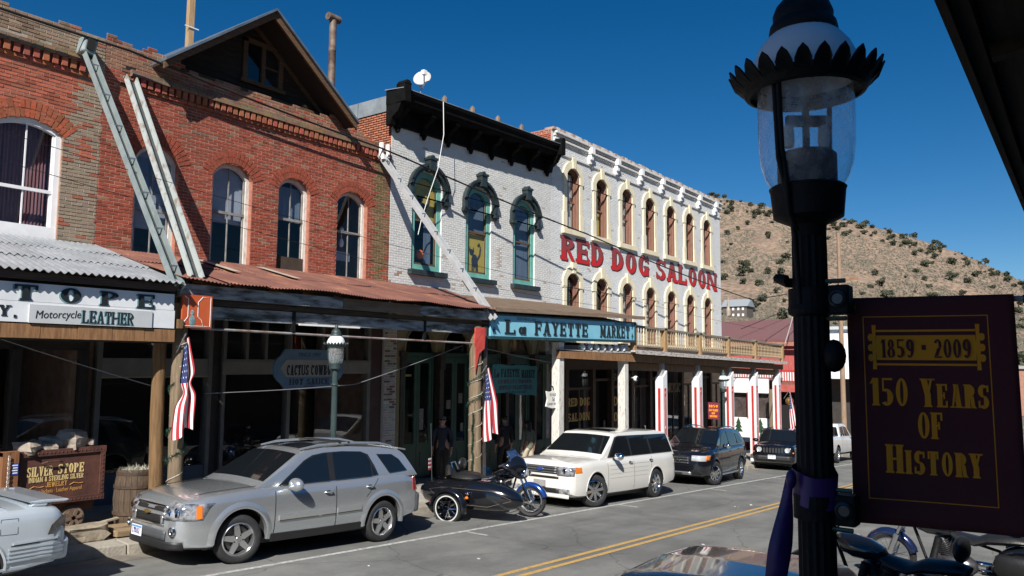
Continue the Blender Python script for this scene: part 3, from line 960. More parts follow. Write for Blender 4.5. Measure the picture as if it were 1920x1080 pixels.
# stove pipe and wooden mast on the roof
sp = MB().lathe([(.105, 8.6), (.105, 10.7), (.115, 10.72), (.115, 10.76), (.105, 10.78), (.105, 11.9), (.112, 11.91), (.112, 11.95), (.105, 11.96), (.105, 12.85)], 16, (14.72, 17.5, 0))
sp.tube([(14.52, 17.5, 12.93), (14.95, 17.5, 12.93)], .115, 14)
tag(sp.build('stove_pipe', M('rusty_pipe', (.085, .045, .03), (.20, .16, .13), scale=3, rough=.7, metal=.3, bump=.2), smooth=40), 'tall rusty stove pipe with T shaped cap standing on the roof', 'chimney')
o = MB().box(10.16, 10.30, 17.43, 17.57, 8.6, 13.6).build('roof_mast', M('raw_lumber', (.26, .16, .075), (.38, .26, .14), scale=3, stretch=WOOD, rough=.85))
MB().box(10.05, 10.41, 17.40, 17.42, 10.98, 11.0).build('peg', m_white, o)
tag(o, 'square raw lumber mast rising behind the left slope of the gable', 'mast')
tag(MB().tube([(14.8, 17.5, 11.7), (15.4, 18.4, 10.95), (16.2, 19.5, 9.7)], .012, 5).build('guy_wire', m_wire), 'thin dark guy wire from stove pipe down to the white building', 'wire')

# ---------------------------------------------------------------- B3 white brick market
b3 = empty('white_brick_building', (19.6, FY, -.6), 'white painted brick building with heavy black bracketed cornice and three hooded windows', 'building')
b3x0, b3x1 = 15.26, 23.36
B3W = [dict(x0=c - .64, x1=c + .64, zb=5.48, zs=7.92, zt=8.42) for c in (16.78, 19.20, 21.70)]
m_mortar_white = M('white_mortar', (.50, .50, .485), (.60, .60, .58), scale=3, rough=.9)
def white_col(u, z, rr):
    k = rr.uniform(.95, 1.04)
    n = noise.noise(Vector((u * 1.2, z * 1.2, 4)))
    c = (.55 * k, .55 * k, .53 * k)
    if rr.random() < .012: c = (.40 * k, .33 * k, .28 * k)
    if u < 15.7 and z < 5.7 and rr.random() < .25: c = (.30, .21, .17)
    if 20.15 < u < 20.42 and 5.9 < z < 6.6: c = (.42 * k, .36 * k, .31 * k)
    return c
brickwall(b3, b3x0, b3x1, 4.4, 9.95, B3W, front, white_col, m_mortar_white, seed=31, proud=.006, mj=.007, jit=.0015, fmat=m_brickw)
# its bare brick flank above the neighbour's roof
brickwall(b3, FY, 24.0, 8.3, 10.02, [], left_side(b3x0), pink_col, M('pale_mortar', (.42, .36, .29), (.52, .46, .38), scale=4, rough=.95), seed=32, mj=.02, proud=.004, jit=.001)
m_cap = M('galvanised_flashing', (.20, .23, .25), (.33, .36, .37), scale=2, rough=.55, metal=.4)
for k in range(6):
    y = FY + k * 1.4
    MB().add([(b3x0 - .035, y, 9.9), (b3x0 - .035, y + 1.38, 9.9), (b3x0 - .02, y + 1.38, 10.36), (b3x0 - .02, y, 10.36), (b3x0 + .3, y, 10.40), (b3x0 + .3, y + 1.38, 10.40)],
             [(0, 1, 2, 3), (3, 2, 5, 4)]).build('flashing_sheet', m_cap, b3)
shell(b3, b3x0, b3x1 - .02, 10.0, side=M('white_side', (.4, .38, .36)))
for i, o in enumerate(B3W): reveal(b3, o, M('white_reveal', (.56, .56, .55), var=.06), .22)
m_green = M('teal_green_paint', (.10, .30, .25), (.15, .38, .32), scale=3, rough=.5)
m_hood = M('black_green_trim', (.012, .020, .022), (.026, .038, .040), scale=4, rough=.45, bump=.15)
m_yel = M('yellow_paper', (.34, .27, .04), var=.08, rough=.8)
m_catink = M('cat_silhouette_ink', (.012, .014, .025), var=0, rough=.8)
m_lace = M('lace_curtain', (.05, .08, .13), (.10, .14, .20), scale=2, stretch=(10, 10, .4), rough=.9)
for i, o in enumerate(B3W):
    cx = (o['x0'] + o['x1']) / 2
    win, (a, b, zb, zm, zt, y) = sash_window(b3, o, m_green, ymid=.10, fw=.17, mid=.5, mull=0, sash_mat=m_trimwood)
    # hood mould with drop ends and keystone
    h = MB()
    og = opening_pts(dict(o, zb=7.62), g=.20, gb=0); ig = opening_pts(dict(o, zb=7.62), g=.04, gb=0)
    ring_prism(h, og, ig, FY - .12, FY + .02)
    og2 = opening_pts(dict(o, zb=7.95), g=.235, gb=0); ig2 = opening_pts(dict(o, zb=7.95), g=.15, gb=0)
    ring_prism(h, og2, ig2, FY - .18, FY - .115)
    for s_ in (-1, 1):
        xx = cx + s_ * .76
        h.box(xx - .11, xx + .11, FY - .17, FY + .02, 7.52, 7.63)
        h.lathe([(.0, -.13), (.05, -.09), (.08, 0)], 10, (xx, FY - .08, 7.52))
        h.box(xx - .05, xx + .05, FY - .14, FY - .115, 7.66, 8.0)
    h.prism([(cx - .12, 8.42), (cx + .12, 8.42), (cx + .14, 8.76), (cx - .14, 8.76)], 'y', FY - .24, FY + .02)
    h.box(cx - .17, cx + .17, FY - .27, FY + .02, 8.76, 8.83)
    h.prism([(cx - .1, 8.83), (cx + .1, 8.83), (cx + .04, 8.91), (cx - .04, 8.91)], 'y', FY - .22, FY + .02)
    h.build('window_hood', m_hood, win, smooth=40)
    MB().box(o['x0'] - .14, o['x1'] + .14, FY - .17, FY + .1, 5.33, 5.475).build('sill', m_hood, win)
    def cat(x, z0, s_, mb):
        mb.ball((x, y + .05, z0 + .38 * s_), (.17 * s_, .004, .22 * s_)); mb.ball((x - .17 * s_, y + .046, z0 + .66 * s_), (.11 * s_, .004, .10 * s_))
        for e in (-1, 1): mb.prism([(x - .17 * s_ + e * .09 * s_ - .04, z0 + .7 * s_), (x - .17 * s_ + e * .09 * s_ + .04, z0 + .7 * s_), (x - .17 * s_ + e * .09 * s_, z0 + .86 * s_)], 'y', y + .042, y + .044)
        for e in (-.14, -.05, .07, .14): mb.box(x + e * s_ - .022, x + e * s_ + .022, y + .038, y + .041, z0, z0 + .3 * s_)
        mb.tube([(x + .14 * s_, y + .05, z0 + .45 * s_), (x + .26 * s_, y + .05, z0 + .62 * s_), (x + .30 * s_, y + .05, z0 + .85 * s_), (x + .22 * s_, y + .05, z0 + 1.0 * s_), (x + .15 * s_, y + .05, z0 + .9 * s_)], .022, 6)
    if i == 0:
        q = dict(o, zb=zm + .03); q['x0'] += .18; q['x1'] -= .18; q['zt'] -= .18
        MB().prism(opening_pts(q), 'y', y + .06, y + .062).build('paper_panel', m_yel, win)
        c = MB(); cat(cx - .02, zm + .06, .85, c); c.build('cat_cutout', m_catink, win)
        p = MB().ball((cx + .02, y + .2, zb + .34), (.16, .12, .15), 14, 8); p.build('pumpkin', M('pumpkin_orange', (.62, .13, .02), var=.25, scale=6), win, smooth=60)
        MB().box(cx + .1, cx + .4, y + .12, y + .13, zb, zm).build('curtain', m_lace, win)
    else:
        q = dict(o, zb=zm + .03 if i == 1 else zb); q['x0'] += .18; q['x1'] -= .18; q['zt'] -= .18
        MB().prism(opening_pts(q), 'y', y + .09, y + .10).build('curtain', m_lace, win)
        if i == 1:
            MB().box(a, b, y + .06, y + .062, zb, zm - .03).build('paper_panel', m_yel, win)
            c = MB(); cat(cx, zb + .05, .95, c); c.build('cat_cutout', m_catink, win)
# cornice, rising a touch towards the saloon
def cz_(x): return (x - 15.26) * .034
m_cor = M('black_cornice_paint', (.0035, .0035, .0035), (.008, .008, .008), scale=3, rough=.8, bump=.15, spec=.08)
def cor_prism(poly, x0, x1, name, mat, n=1):
    mb = MB(); vs = [(x0, yy, zz + cz_(x0)) for yy, zz in poly] + [(x1, yy, zz + cz_(x1)) for yy, zz in poly]
    k = len(poly)
    mb.add(vs, [tuple(range(k)), tuple(range(2 * k - 1, k - 1, -1))] + [(i, i + k, (i + 1) % k + k, (i + 1) % k) for i in range(k)])
    return mb.build(name, mat, b3)
cor_prism([(FY, 9.46), (FY - .10, 9.46), (FY - .10, 9.52), (FY - .05, 9.53), (FY - .05, 10.0), (FY, 10.0)], 15.3, 23.3, 'frieze', m_cor)
cor_prism([(FY - .005, 9.98), (FY - .52, 9.98), (FY - .55, 10.08), (FY - .60, 10.08), (FY - .62, 10.2), (FY - .68, 10.26), (FY - .70, 10.34), (FY - .005, 10.40)], 15.0, 23.12, 'cornice', m_cor)
cor_prism([(FY + .02, 10.402), (FY - .71, 10.342), (FY - .71, 10.362), (FY + .02, 10.425)], 14.97, 23.16, 'gutter_flashing', m_cap)
brk = [15.38 + i * (22.95 - 15.38) / 7 for i in range(8)]
for i, x in enumerate(brk):
    mb = MB(); dz = cz_(x)
    mb.prism([(FY - .02, 9.38 + dz), (FY - .14, 9.36 + dz), (FY - .20, 9.48 + dz), (FY - .17, 9.58 + dz), (FY - .24, 9.7 + dz), (FY - .42, 9.78 + dz), (FY - .50, 9.88 + dz), (FY - .50, 9.978 + dz), (FY - .02, 9.978 + dz)], 'x', x - .085, x + .085)
    mb.lathe([(0, -.12), (.06, -.08), (.075, 0), (.05, .06)], 10, (x, FY - .11, 9.36 + dz))
    mb.build('bracket', m_cor, b3)
    if i < 7:
        xm = (x + brk[i + 1]) / 2; dz = cz_(xm)
        a = MB(); pts = [(xm + .36 * math.cos(R(t)), 9.56 + dz + .36 * math.sin(R(t))) for t in range(0, 181, 15)]
        a.tube([(p[0], FY - .06, p[1]) for p in pts], .03, 6); a.build('frieze_arch', m_cor, b3)
for x in (15.1, 23.03):       # console blocks at the two ends
    dz = cz_(x); mb = MB()
    mb.box(x - .12, x + .12, FY - .76, FY - .42, 9.98 + dz, 10.48 + dz); mb.prism([(x - .13, 10.48 + dz), (x + .13, 10.48 + dz), (x + .06, 10.58 + dz), (x - .06, 10.58 + dz)], 'y', FY - .77, FY - .44)
    mb.prism([(FY - .02, 9.4 + dz), (FY - .2, 9.42 + dz), (FY - .25, 9.6 + dz), (FY - .48, 9.75 + dz), (FY - .6, 9.97 + dz), (FY - .02, 9.97 + dz)], 'x', x - .1, x + .1)
    mb.build('end_console', m_cor, b3)
for x in (16.9, 18.2, 19.5, 20.8):
    MB().lathe([(.05, 10.3 + cz_(x)), (.10, 10.38 + cz_(x)), (.09, 10.5 + cz_(x)), (.03, 10.58 + cz_(x)), (0, 10.6 + cz_(x))], 8, (x, FY - .5, .05)).build('finial', M('rusty_finial', (.12, .09, .07), var=.3), b3)
# satellite dish on the corner
dish = empty('satellite_dish', (15.95, 15.35, 10.45), 'round white satellite dish perched on the left end of black cornice', 'dish')
mm = rot3(0, 0, -65) @ rot3(66, 0, 0)
MB().lathe([(0, .0), (.10, .012), (.20, .045), (.26, .075), (.265, .065), (.20, .03), (.08, 0), (0, -.012)], 24, (16.05, 15.1, 10.95), mm).build('reflector', M('dish_white', (.42, .42, .40), var=.05, rough=.4), dish, smooth=60)
MB().tube([(16.05, 15.15, 10.45), (16.05, 15.2, 10.9)], .03, 8).build('mast', m_alloy, dish)
MB().tube([(16.05, 15.1, 10.68), (15.85, 14.85, 10.72), (15.76, 14.78, 10.98)], .018, 6).build('feed_arm', m_alloy, dish)
MB().box(15.70, 15.82, 14.72, 14.84, 10.93, 11.06).build('feed_horn', m_white, dish)
tag(MB().tube([(16.6, 14.78, 10.38), (16.62, 14.76, 9.4), (16.55, 14.9, 8.4), (16.45, 15.2, 7.5), (16.40, 15.38, 6.9), (16.36, 15.45, 6.5)], .011, 6).build('cable', M('white_cable', (.75, .75, .72), var=0)), 'white cable dangling from the dish cornice past the left hooded window', 'cable')

# ---------------------------------------------------------------- B4 saloon
b4 = empty('saloon_building', (31.8, FY, -1.2), 'white brick saloon with two rows of seven cream trimmed windows and red lettering', 'building')
b4x0, b4x1 = 23.36, 39.62
cxs = [24.84 + i * 2.15 for i in range(7)]
B4U = [dict(x0=c - .46, x1=c + .46, zb=7.84, zs=9.93, zt=10.2) for c in cxs]
B4L = [dict(x0=c - .46, x1=c + .46, zb=3.7, zs=5.92, zt=6.2) for c in cxs]
def white2_col(u, z, rr):
    k = rr.uniform(.95, 1.04)
    if z > 11.25 and rr.random() < .3: return (.42 * k, .30 * k, .23 * k)
    if rr.random() < .01: return (.42, .33, .27)
    return (.575 * k, .58 * k, .575 * k)
brickwall(b4, b4x0 + .012, b4x1, 3.55, 11.5, B4U + B4L, front, white2_col, m_mortar_white, seed=41, proud=.006, mj=.007, jit=.0015, fmat=m_brickw)
brickwall(b4, FY, 22.0, 9.9, 11.45, [], left_side(b4x0), lambda u, z, rr: tuple(k * rr.uniform(.75, 1.2) for k in (.42, .13, .07)), M('pale_mortar2', (.45, .40, .34), var=.15), seed=42, mj=.02, proud=.02)
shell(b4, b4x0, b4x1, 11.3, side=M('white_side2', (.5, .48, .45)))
m_cream = M('cream_trim', (.62, .55, .39), (.70, .63, .46), scale=4, rough=.6)
m_brownj = M('brown_jamb', (.16, .075, .05), (.24, .12, .085), scale=3, stretch=WOOD, rough=.7)
m_sheer = M('white_sheer', (.30, .30, .29), (.45, .45, .43), scale=2, stretch=(9, 9, .4), rough=.9)
for r_, row in enumerate((B4U, B4L)):
    for i, o in enumerate(row):
        reveal(b4, o, m_brownj, .26)
        win, (a, b, zb, zm, zt, y) = sash_window(b4, o, m_brownj, ymid=.19, fw=.05, mid=.47, mull=0)
        f = MB()
        zs = o['zs']; zb_ = o['zb']
        # arched surround with ears, a plainer run, and wide feet
        ring_prism(f, opening_pts(dict(o, zb=zs - .28), g=.27, gb=0), opening_pts(dict(o, zb=zs - .28), g=.0, gb=0), FY - .07, FY + .02)
        for s_ in (-1, 1):
            e = o['x0'] if s_ < 0 else o['x1']
            f.box(min(e, e + s_ * .20), max(e, e + s_ * .20), FY - .055, FY + .02, zb_ + .62, zs - .28)
            f.box(min(e, e + s_ * .27), max(e, e + s_ * .27), FY - .07, FY + .02, zb_ - .02, zb_ + .62)
        cx = (o['x0'] + o['x1']) / 2
        f.prism([(cx - .10, o['zt'] - .01), (cx + .10, o['zt'] - .01), (cx + .13, o['zt'] + .40), (cx - .13, o['zt'] + .40)], 'y', FY - .11, FY + .02)
        f.build('surround', m_cream, win)
        MB().box(o['x0'] - .31, o['x1'] + .31, FY - .13, FY + .18, zb_ - .2, zb_ - .015).build('sill', m_cream, win)
        rr = random.Random(100 + r_ * 10 + i)
        k = rr.random()
        if k < .75:
            side = rr.choice((0, 1))
            x0, x1 = (a + .3, b) if side else (a, a + .34)
            MB().add([(x0, y + .1, zb), (x1, y + .1, zb), (x1, y + .1, zt - .1), (x0 + (.18 if side else 0), y + .1, zt - .1)], [(0, 1, 2, 3)]).build('curtain', m_sheer, win)
        if k > .3:
            MB().box(a, b, y + .13, y + .14, zb, zb + (zm - zb) * rr.uniform(.4, 1)).build('blind', m_yel if (r_ == 0 and i < 2) else m_sheer, win)
m_whitetrim = M('white_trim_chipped', (.26, .20, .165), (.55, .545, .535), scale=6, rough=.8, bump=.3, lo=.28, hi=.45)
MB().box(b4x0 + .05, b4x1 + .03, FY - .06, FY + .02, 10.56, 10.63).build('string_course', m_whitetrim, b4)
for z0, z1, d in ((11.0, 11.06, .06), (11.06, 11.13, .11), (11.2, 11.26, .10), (11.28, 11.36, .18)):
    MB().box(b4x0 + .15, b4x1 + .06, FY - d, FY + .02, z0, z1).build('cornice_course', m_whitetrim, b4)
rr = random.Random(77); m_coping = [M('coping_%d' % q, *c, scale=4, rough=.9) for q, c in enumerate((((.28, .15, .10), (.42, .30, .23)), ((.40, .37, .33), (.55, .53, .50)), ((.32, .24, .19), (.50, .46, .42))))]
for k in range(int((b4x1 - b4x0) / .22)):
    MB().box(b4x0 + .02 + k * .22, b4x0 + .225 + k * .22, FY - .1, FY + .3, 11.40 + rr.uniform(-.01, .01), 11.49 + rr.uniform(-.02, .03)).build('coping_brick', m_coping[k * 7 % 3], b4)
for k in range(7):
    x = 26.0 + k * 2.12; mb = MB()
    mb.box(x - .12, x + .12, FY - .26, FY + .02, 11.0, 11.25); mb.box(x - .09, x + .09, FY - .2, FY + .02, 10.78, 11.0)
    mb.prism([(x - .11, 10.78), (x + .11, 10.78), (x + .05, 10.62), (x - .05, 10.62)], 'y', FY - .14, FY + .02)
    mb.build('corbel', m_white, b4)
# painted name
def sign_red():
    m = bpy.data.materials.new('saloon_red_paint'); m.use_nodes = True
    N = m.node_tree.nodes; L = m.node_tree.links; b = N['Principled BSDF']; b.inputs['Roughness'].default_value = .7
    tc = N.new('ShaderNodeTexCoord'); sx = N.new('ShaderNodeSeparateXYZ'); L.new(tc.outputs['Object'], sx.inputs[0])
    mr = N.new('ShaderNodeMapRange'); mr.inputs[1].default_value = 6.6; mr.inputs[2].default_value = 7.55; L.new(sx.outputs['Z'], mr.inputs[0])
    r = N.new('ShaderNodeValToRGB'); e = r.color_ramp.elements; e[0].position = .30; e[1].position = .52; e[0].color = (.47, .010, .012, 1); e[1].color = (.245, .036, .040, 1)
    L.new(mr.outputs[0], r.inputs[0]); L.new(r.outputs[0], b.inputs['Base Color']); return m
m_sred = sign_red()
m_ink = M('sign_ink', (.020, .020, .022), var=.2, rough=.7)
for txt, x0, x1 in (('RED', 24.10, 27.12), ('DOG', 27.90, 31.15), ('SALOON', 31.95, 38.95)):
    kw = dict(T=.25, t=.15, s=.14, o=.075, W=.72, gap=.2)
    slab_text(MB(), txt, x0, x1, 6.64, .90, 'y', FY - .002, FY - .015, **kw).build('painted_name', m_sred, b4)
    for i_, (dx_, dz_) in enumerate(((.07, -.045), (-.035, .03))):
        slab_text(MB(), txt, x0 + dx_, x1 + dx_, 6.64 + dz_, .90, 'y', FY - .002, FY - .009 - .0004 * i_, **kw).build('letter_outline', m_ink, b4)
# ================================================================ AWNINGS, SHOP FRONTS
def corrugated(parent, xw0, xw1, xe0, xe1, yw, zw, ye, ze, mat, rows=2, sheet=.68, pitch=.072, amp=.011, seed=1, wob=.012, name='roof_sheet', lift=.0):
    """tin sheets with real corrugations laid from wall line to eave, each sheet a part"""
    rr = random.Random(seed)
    def P(s, t, h=0):
        x = (xw0 + (xw1 - xw0) * s) * (1 - t) + (xe0 + (xe1 - xe0) * s) * t
        return (x, yw + (ye - yw) * t, zw + (ze - zw) * t + h)
    width = abs(xe1 - xe0); n = max(1, round(width / sheet))
    for r_ in range(rows):
        for i in range(n):
            s0, s1 = i / n, (i + 1) / n + .012
            t0, t1 = r_ / rows - (.03 if r_ else 0), (r_ + 1) / rows + rr.uniform(-.006, .012)
            base = .02 - r_ * .012 + lift + (i % 2) * .004
            mb = MB(); m_ = max(4, int((s1 - s0) * width / pitch * 6))
            tilt = rr.uniform(-wob, wob); T = 4
            for a in range(m_ + 1):
                s_ = s0 + (s1 - s0) * a / m_
                x = s_ * width
                hh = base + amp * math.sin(x / pitch * 2 * PI)
                for b in range(T + 1):
                    t = t0 + (t1 - t0) * b / T
                    mb.v.append(P(s_, t, hh + tilt * (b / T) * (a / m_) + (wob * .8 * math.sin(x * 2.1 + seed) * (b / T) ** 2 if r_ == rows - 1 else 0)))
            k = T + 1
            mb.f = [(a * k + b, (a + 1) * k + b, (a + 1) * k + b + 1, a * k + b + 1) for a in range(m_) for b in range(T)]
            mb.c = [None] * len(mb.f)
            mb.build(name, mat, parent, smooth=80)
m_tinwhite = M('white_tin', (.22, .24, .26), (.33, .35, .37), scale=2, rough=.45, metal=.25)
def rust_mat():
    m = bpy.data.materials.new('rusted_tin'); m.use_nodes = True
    N = m.node_tree.nodes; L = m.node_tree.links; b = N['Principled BSDF']; b.inputs['Roughness'].default_value = .8; b.inputs['Metallic'].default_value = .1
    tc = N.new('ShaderNodeTexCoord')
    n = N.new('ShaderNodeTexNoise'); n.inputs['Scale'].default_value = 1.3; n.inputs['Detail'].default_value = 9; n.inputs['Roughness'].default_value = .7
    mp = N.new('ShaderNodeMapping'); mp.inputs['Scale'].default_value = (1.6, .7, 1); L.new(tc.outputs['Object'], mp.inputs[0]); L.new(mp.outputs[0], n.inputs['Vector'])
    r = N.new('ShaderNodeValToRGB'); e = r.color_ramp.elements
    e[0].position = .30; e[0].color = (.10, .045, .035, 1); e[1].position = .78; e[1].color = (.46, .31, .22, 1)
    for p, c in ((.48, (.150, .062, .046)), (.58, (.20, .085, .058)), (.66, (.32, .15, .08))):
        k = e.new(p); k.color = (*c, 1)
    L.new(n.outputs[0], r.inputs[0]); L.new(r.outputs[0], b.inputs['Base Color']); return m
m_rust = rust_mat()
m_grimy = M('grimy_beam', (.045, .045, .04), (.30, .32, .33), scale=2.2, stretch=(.8, 4, 4), rough=.85, bump=.4, lo=.38, hi=.58)
m_beam = M('dark_beam', (.028, .020, .014), (.065, .045, .03), scale=3, stretch=WOODX, rough=.9, bump=.3)
m_brownwood = M('brown_fascia', (.16, .075, .03), (.30, .16, .07), scale=3, stretch=(9, 9, 1), rough=.8, bump=.3)

# left shop awning
aw1 = empty('awning', (5.2, 13.7, 4.1), 'white corrugated tin awning of the leftmost shop', 'awning')
corrugated(aw1, 1.2, 7.28, .8, 6.98, 15.44, 5.02, 11.82, 4.08, m_tinwhite, rows=3, seed=3, pitch=.11, amp=.02)
MB().box(.8, 6.96, 11.93, 11.98, 3.945, 4.05).build('eave_board', M('dark_brown_board', (.035, .02, .012), (.07, .04, .022), scale=3, stretch=WOODX), aw1)
for k in range(9): MB().bar((1.2 + k * .72, 15.4, 4.93), (1.1 + k * .70, 11.95, 4.01), .06, .12).build('rafter', m_beam, aw1)
for k in range(12):
    x0 = .9 + k * .51
    MB().box(x0, x0 + .502, 11.99 + .004 * (k % 3), 12.05, 3.125, 3.325).build('valance_plank', m_brownwood, aw1)
MB().box(.9, 7.02, 12.06, 12.14, 3.1, 4.0).build('sign_backing', m_beam, aw1)

# white shop sign with the tail of its name
m_signwhite = M('white_sign_paint', (.60, .62, .64), (.70, .72, .74), scale=2.5, rough=.6)
sg = empty('shop_sign', (5.8, 12.0, 3.35), 'long white sign board reading TOPE in black slab letters above MOTORCYCLE LEATHER', 'sign')
for z0, z1, xe in ((3.345, 3.635, 6.99), (3.639, 3.90, 6.97)):
    MB().box(.9, xe, 11.985, 12.055, z0, z1).build('board', m_signwhite, sg)
ink = M('black_teal_ink', (.010, .014, .016), var=.2, rough=.6); inkt = M('teal_shadow_ink', (.16, .30, .33), var=.1, rough=.6)
for ch, x0, x1, z in (('T', 4.60, 4.905, 3.655), ('O', 5.21, 5.50, 3.655), ('P', 5.80, 6.06, 3.65), ('E', 6.37, 6.63, 3.645)):
    slab_text(MB(), ch, x0 - .02, x1 - .02, z - .012, .215, 'y', 11.986, 11.979, T=.22, t=.1, W=.7).build('letter_shadow', inkt, sg)
    slab_text(MB(), ch, x0, x1, z, .215, 'y', 11.986, 11.972, T=.24, t=.11, W=.7).build('letter', ink, sg)
slab_text(MB(), 'Y,', 4.42, 4.66, 3.42, .15, 'y', 11.986, 11.976, T=.2).build('letter', ink, sg)
MB().box(4.805, 6.60, 11.965, 11.983, 3.34, 3.60).build('leather_board', M('pale_grey_board', (.46, .48, .49), var=.05), sg)
plain_text('Motorcycle', .16, ink, sg, (4.88, 11.963, 3.405), (R(90), R(-3), 0), width=.62, shear=.2)
slab_text(MB(), 'LEATHER', 5.53 - .018, 6.29 - .018, 3.37 - .008, .185, 'y', 11.966, 11.9605, T=.17, t=.09, s=.07, gap=.14).build('leather_shadow', inkt, sg)
slab_text(MB(), 'LEATHER', 5.53, 6.29, 3.37, .185, 'y', 11.966, 11.957, T=.17, t=.09, s=.07, gap=.14).build('leather_word', ink, sg)

# rusty awning
aw2 = empty('awning', (11.2, 13.7, 4.1), 'rust red corrugated awning in front of the brick shop with gable', 'awning')
corrugated(aw2, 7.32, 15.3, 7.04, 15.1, 15.44, 4.99, 11.85, 4.15, m_rust, rows=2, seed=8, wob=.03, sheet=.8)
corrugated(aw2, 15.3, 17.6, 15.1, 15.5, 15.44, 4.99, 11.9, 4.16, m_rust, rows=2, seed=12, wob=.02)
for k, x in enumerate((10.35, 8.9)):
    MB().add([(x + .2, 14.9, 4.93), (x + .42, 14.9, 4.93), (x + .28, 13.4, 4.58), (x + .06, 13.4, 4.58)], [(0, 1, 2, 3)]).build('loose_board', M('pale_plank', (.34, .28, .22), (.45, .40, .33), scale=4), aw2)
for x0, x1, mt in ((7.1, 10.6, m_grimy), (10.61, 12.85, M('brown_stained_beam', (.11, .075, .05), (.20, .145, .10), scale=2, stretch=(.8, 4, 4), rough=.85)), (12.86, 15.45, m_grimy)):
    MB().box(x0, x1, 12.03, 12.12, 3.885, 4.10).build('fascia_beam', mt, aw2)
MB().box(7.6, 15.4, 12.2, 12.32, 3.54, 3.76).build('lower_beam', m_grimy, aw2)
MB().box(7.1, 15.5, 12.13, 12.30, 3.78, 3.86).build('beam_cap', m_beam, aw2)
MB().box(9.65, 11.2, 12.17, 12.195, 3.515, 3.55).build('light_strip', m_white, aw2)
for k in range(11): MB().bar((7.5 + k * .76, 15.4, 4.90), (7.35 + k * .77, 12.16, 4.10), .06, .12).build('rafter', m_beam, aw2)
pipe = MB().tube([(7.4, 12.2, 3.375), (11.5, 12.2, 3.33), (15.4, 12.2, 3.30)], .022, 8)
pipe.build('tie_pipe', M('banded_pipe', (.16, .07, .05), (.30, .32, .32), scale=2.5, rough=.6), aw2)
for x in (9.53, 13.2): MB().box(x - .035, x + .035, 12.18, 12.25, 3.33, 3.88).build('pipe_hanger', m_black, aw2)

# market awning
aw3 = empty('awning', (19.5, 13.7, 4.0), 'flat brown roofed awning over the blue market sign', 'awning')
mb = MB()
mb.add([(15.55, 15.44, 4.86), (23.6, 15.44, 4.98), (23.6, 11.98, 4.40), (15.55, 11.98, 4.20), (15.55, 15.44, 4.80), (23.6, 15.44, 4.92), (23.6, 11.98, 4.32), (15.55, 11.98, 4.11)],
       [(0, 1, 2, 3), (4, 7, 6, 5), (3, 2, 6, 7), (0, 4, 5, 1), (1, 5, 6, 2), (3, 7, 4, 0)])
m_brownroof = M('brown_tar_paper', (.105, .068, .042), (.17, .115, .075), scale=2, stretch=(1, 3, 1), rough=.9, bump=.3)
mb.build('roof_deck', m_brownroof, aw3)
mb = MB(); mb.add([(15.5, 11.94, 4.22), (23.75, 11.94, 4.42), (23.75, 11.97, 4.42), (15.5, 11.97, 4.22), (15.5, 11.94, 4.12), (23.75, 11.94, 4.31), (23.75, 11.97, 4.31), (15.5, 11.97, 4.12)],
       [(0, 1, 2, 3), (4, 7, 6, 5), (0, 4, 5, 1), (1, 5, 6, 2), (2, 6, 7, 3), (3, 7, 4, 0)]); mb.build('eave_board', M('pale_eave', (.17, .115, .075), (.26, .19, .13), scale=2, stretch=WOODX), aw3)
MB().box(15.6, 23.4, 12.3, 12.45, 3.62, 4.06).build('beam', m_beam, aw3)
for k in range(9): MB().bar((16 + k * .92, 15.4, 4.76), (16 + k * .92, 12.32, 4.12), .07, .14).build('rafter', m_beam, aw3)

def tilt_box(mb, x0, x1, y0, y1, za0, za1, zb0, zb1):
    """box whose bottom/top are za at x0 and zb at x1"""
    return mb.add([(x0, y0, za0), (x1, y0, zb0), (x1, y1, zb0), (x0, y1, za0), (x0, y0, za1), (x1, y0, zb1), (x1, y1, zb1), (x0, y1, za1)],
                  [(0, 3, 2, 1), (4, 5, 6, 7), (0, 1, 5, 4), (1, 2, 6, 5), (2, 3, 7, 6), (3, 0, 4, 7)])
ms = empty('market_sign', (19.3, 12.2, 3.5), 'long sky blue sign board reading LA FAYETTE MARKET above the covered walk', 'sign')
m_skyblue = M('sky_blue_sign', (.18, .44, .56), (.22, .50, .62), scale=2, rough=.5)
tilt_box(MB(), 15.50, 23.22, 12.08, 12.14, 3.50, 4.03, 3.61, 4.17).build('board', m_skyblue, ms)
m_dteal = M('dark_teal_frame', (.012, .05, .06), var=.2)
for a, b in ((-.075, 0), (.53, .57)):
    tilt_box(MB(), 15.44, 23.30, 12.05, 12.17, 3.50 + a, 3.50 + b, 3.61 + a + (.03 if a > 0 else 0), 3.61 + b + (.03 if a > 0 else 0)).build('frame', m_dteal, ms)
MB().box(23.225, 23.30, 12.052, 12.168, 3.61, 4.17).build('frame', m_dteal, ms)
def tilted_text(txt, x0, x1, z, h, y, mat, nm, sl=.0148, **kw):
    mb = slab_text(MB(), txt, x0, x1, z, h, 'y', y, y - .008, **kw)
    mb.v = [(a, b, c + (a - 15.5) * sl) for a, b, c in mb.v]
    return mb.build(nm, mat, ms)
kw = dict(T=.22, t=.10, s=.09, o=.08, W=.66, gap=.26)
m_bluesh = M('slate_shadow_ink', (.03, .09, .13), var=.1)
for txt, x0, x1 in (('La', 16.12, 17.02), ('FAYETTE', 17.45, 20.20), ('MARKET', 20.98, 22.85)):
    tilted_text(txt, x0 + .035, x1 + .035, 3.545, .36, 12.077, m_bluesh, 'letter_shadow', **kw)
    tilted_text(txt, x0, x1, 3.57, .36, 12.072, ink, 'letters', **kw)
mb = MB()
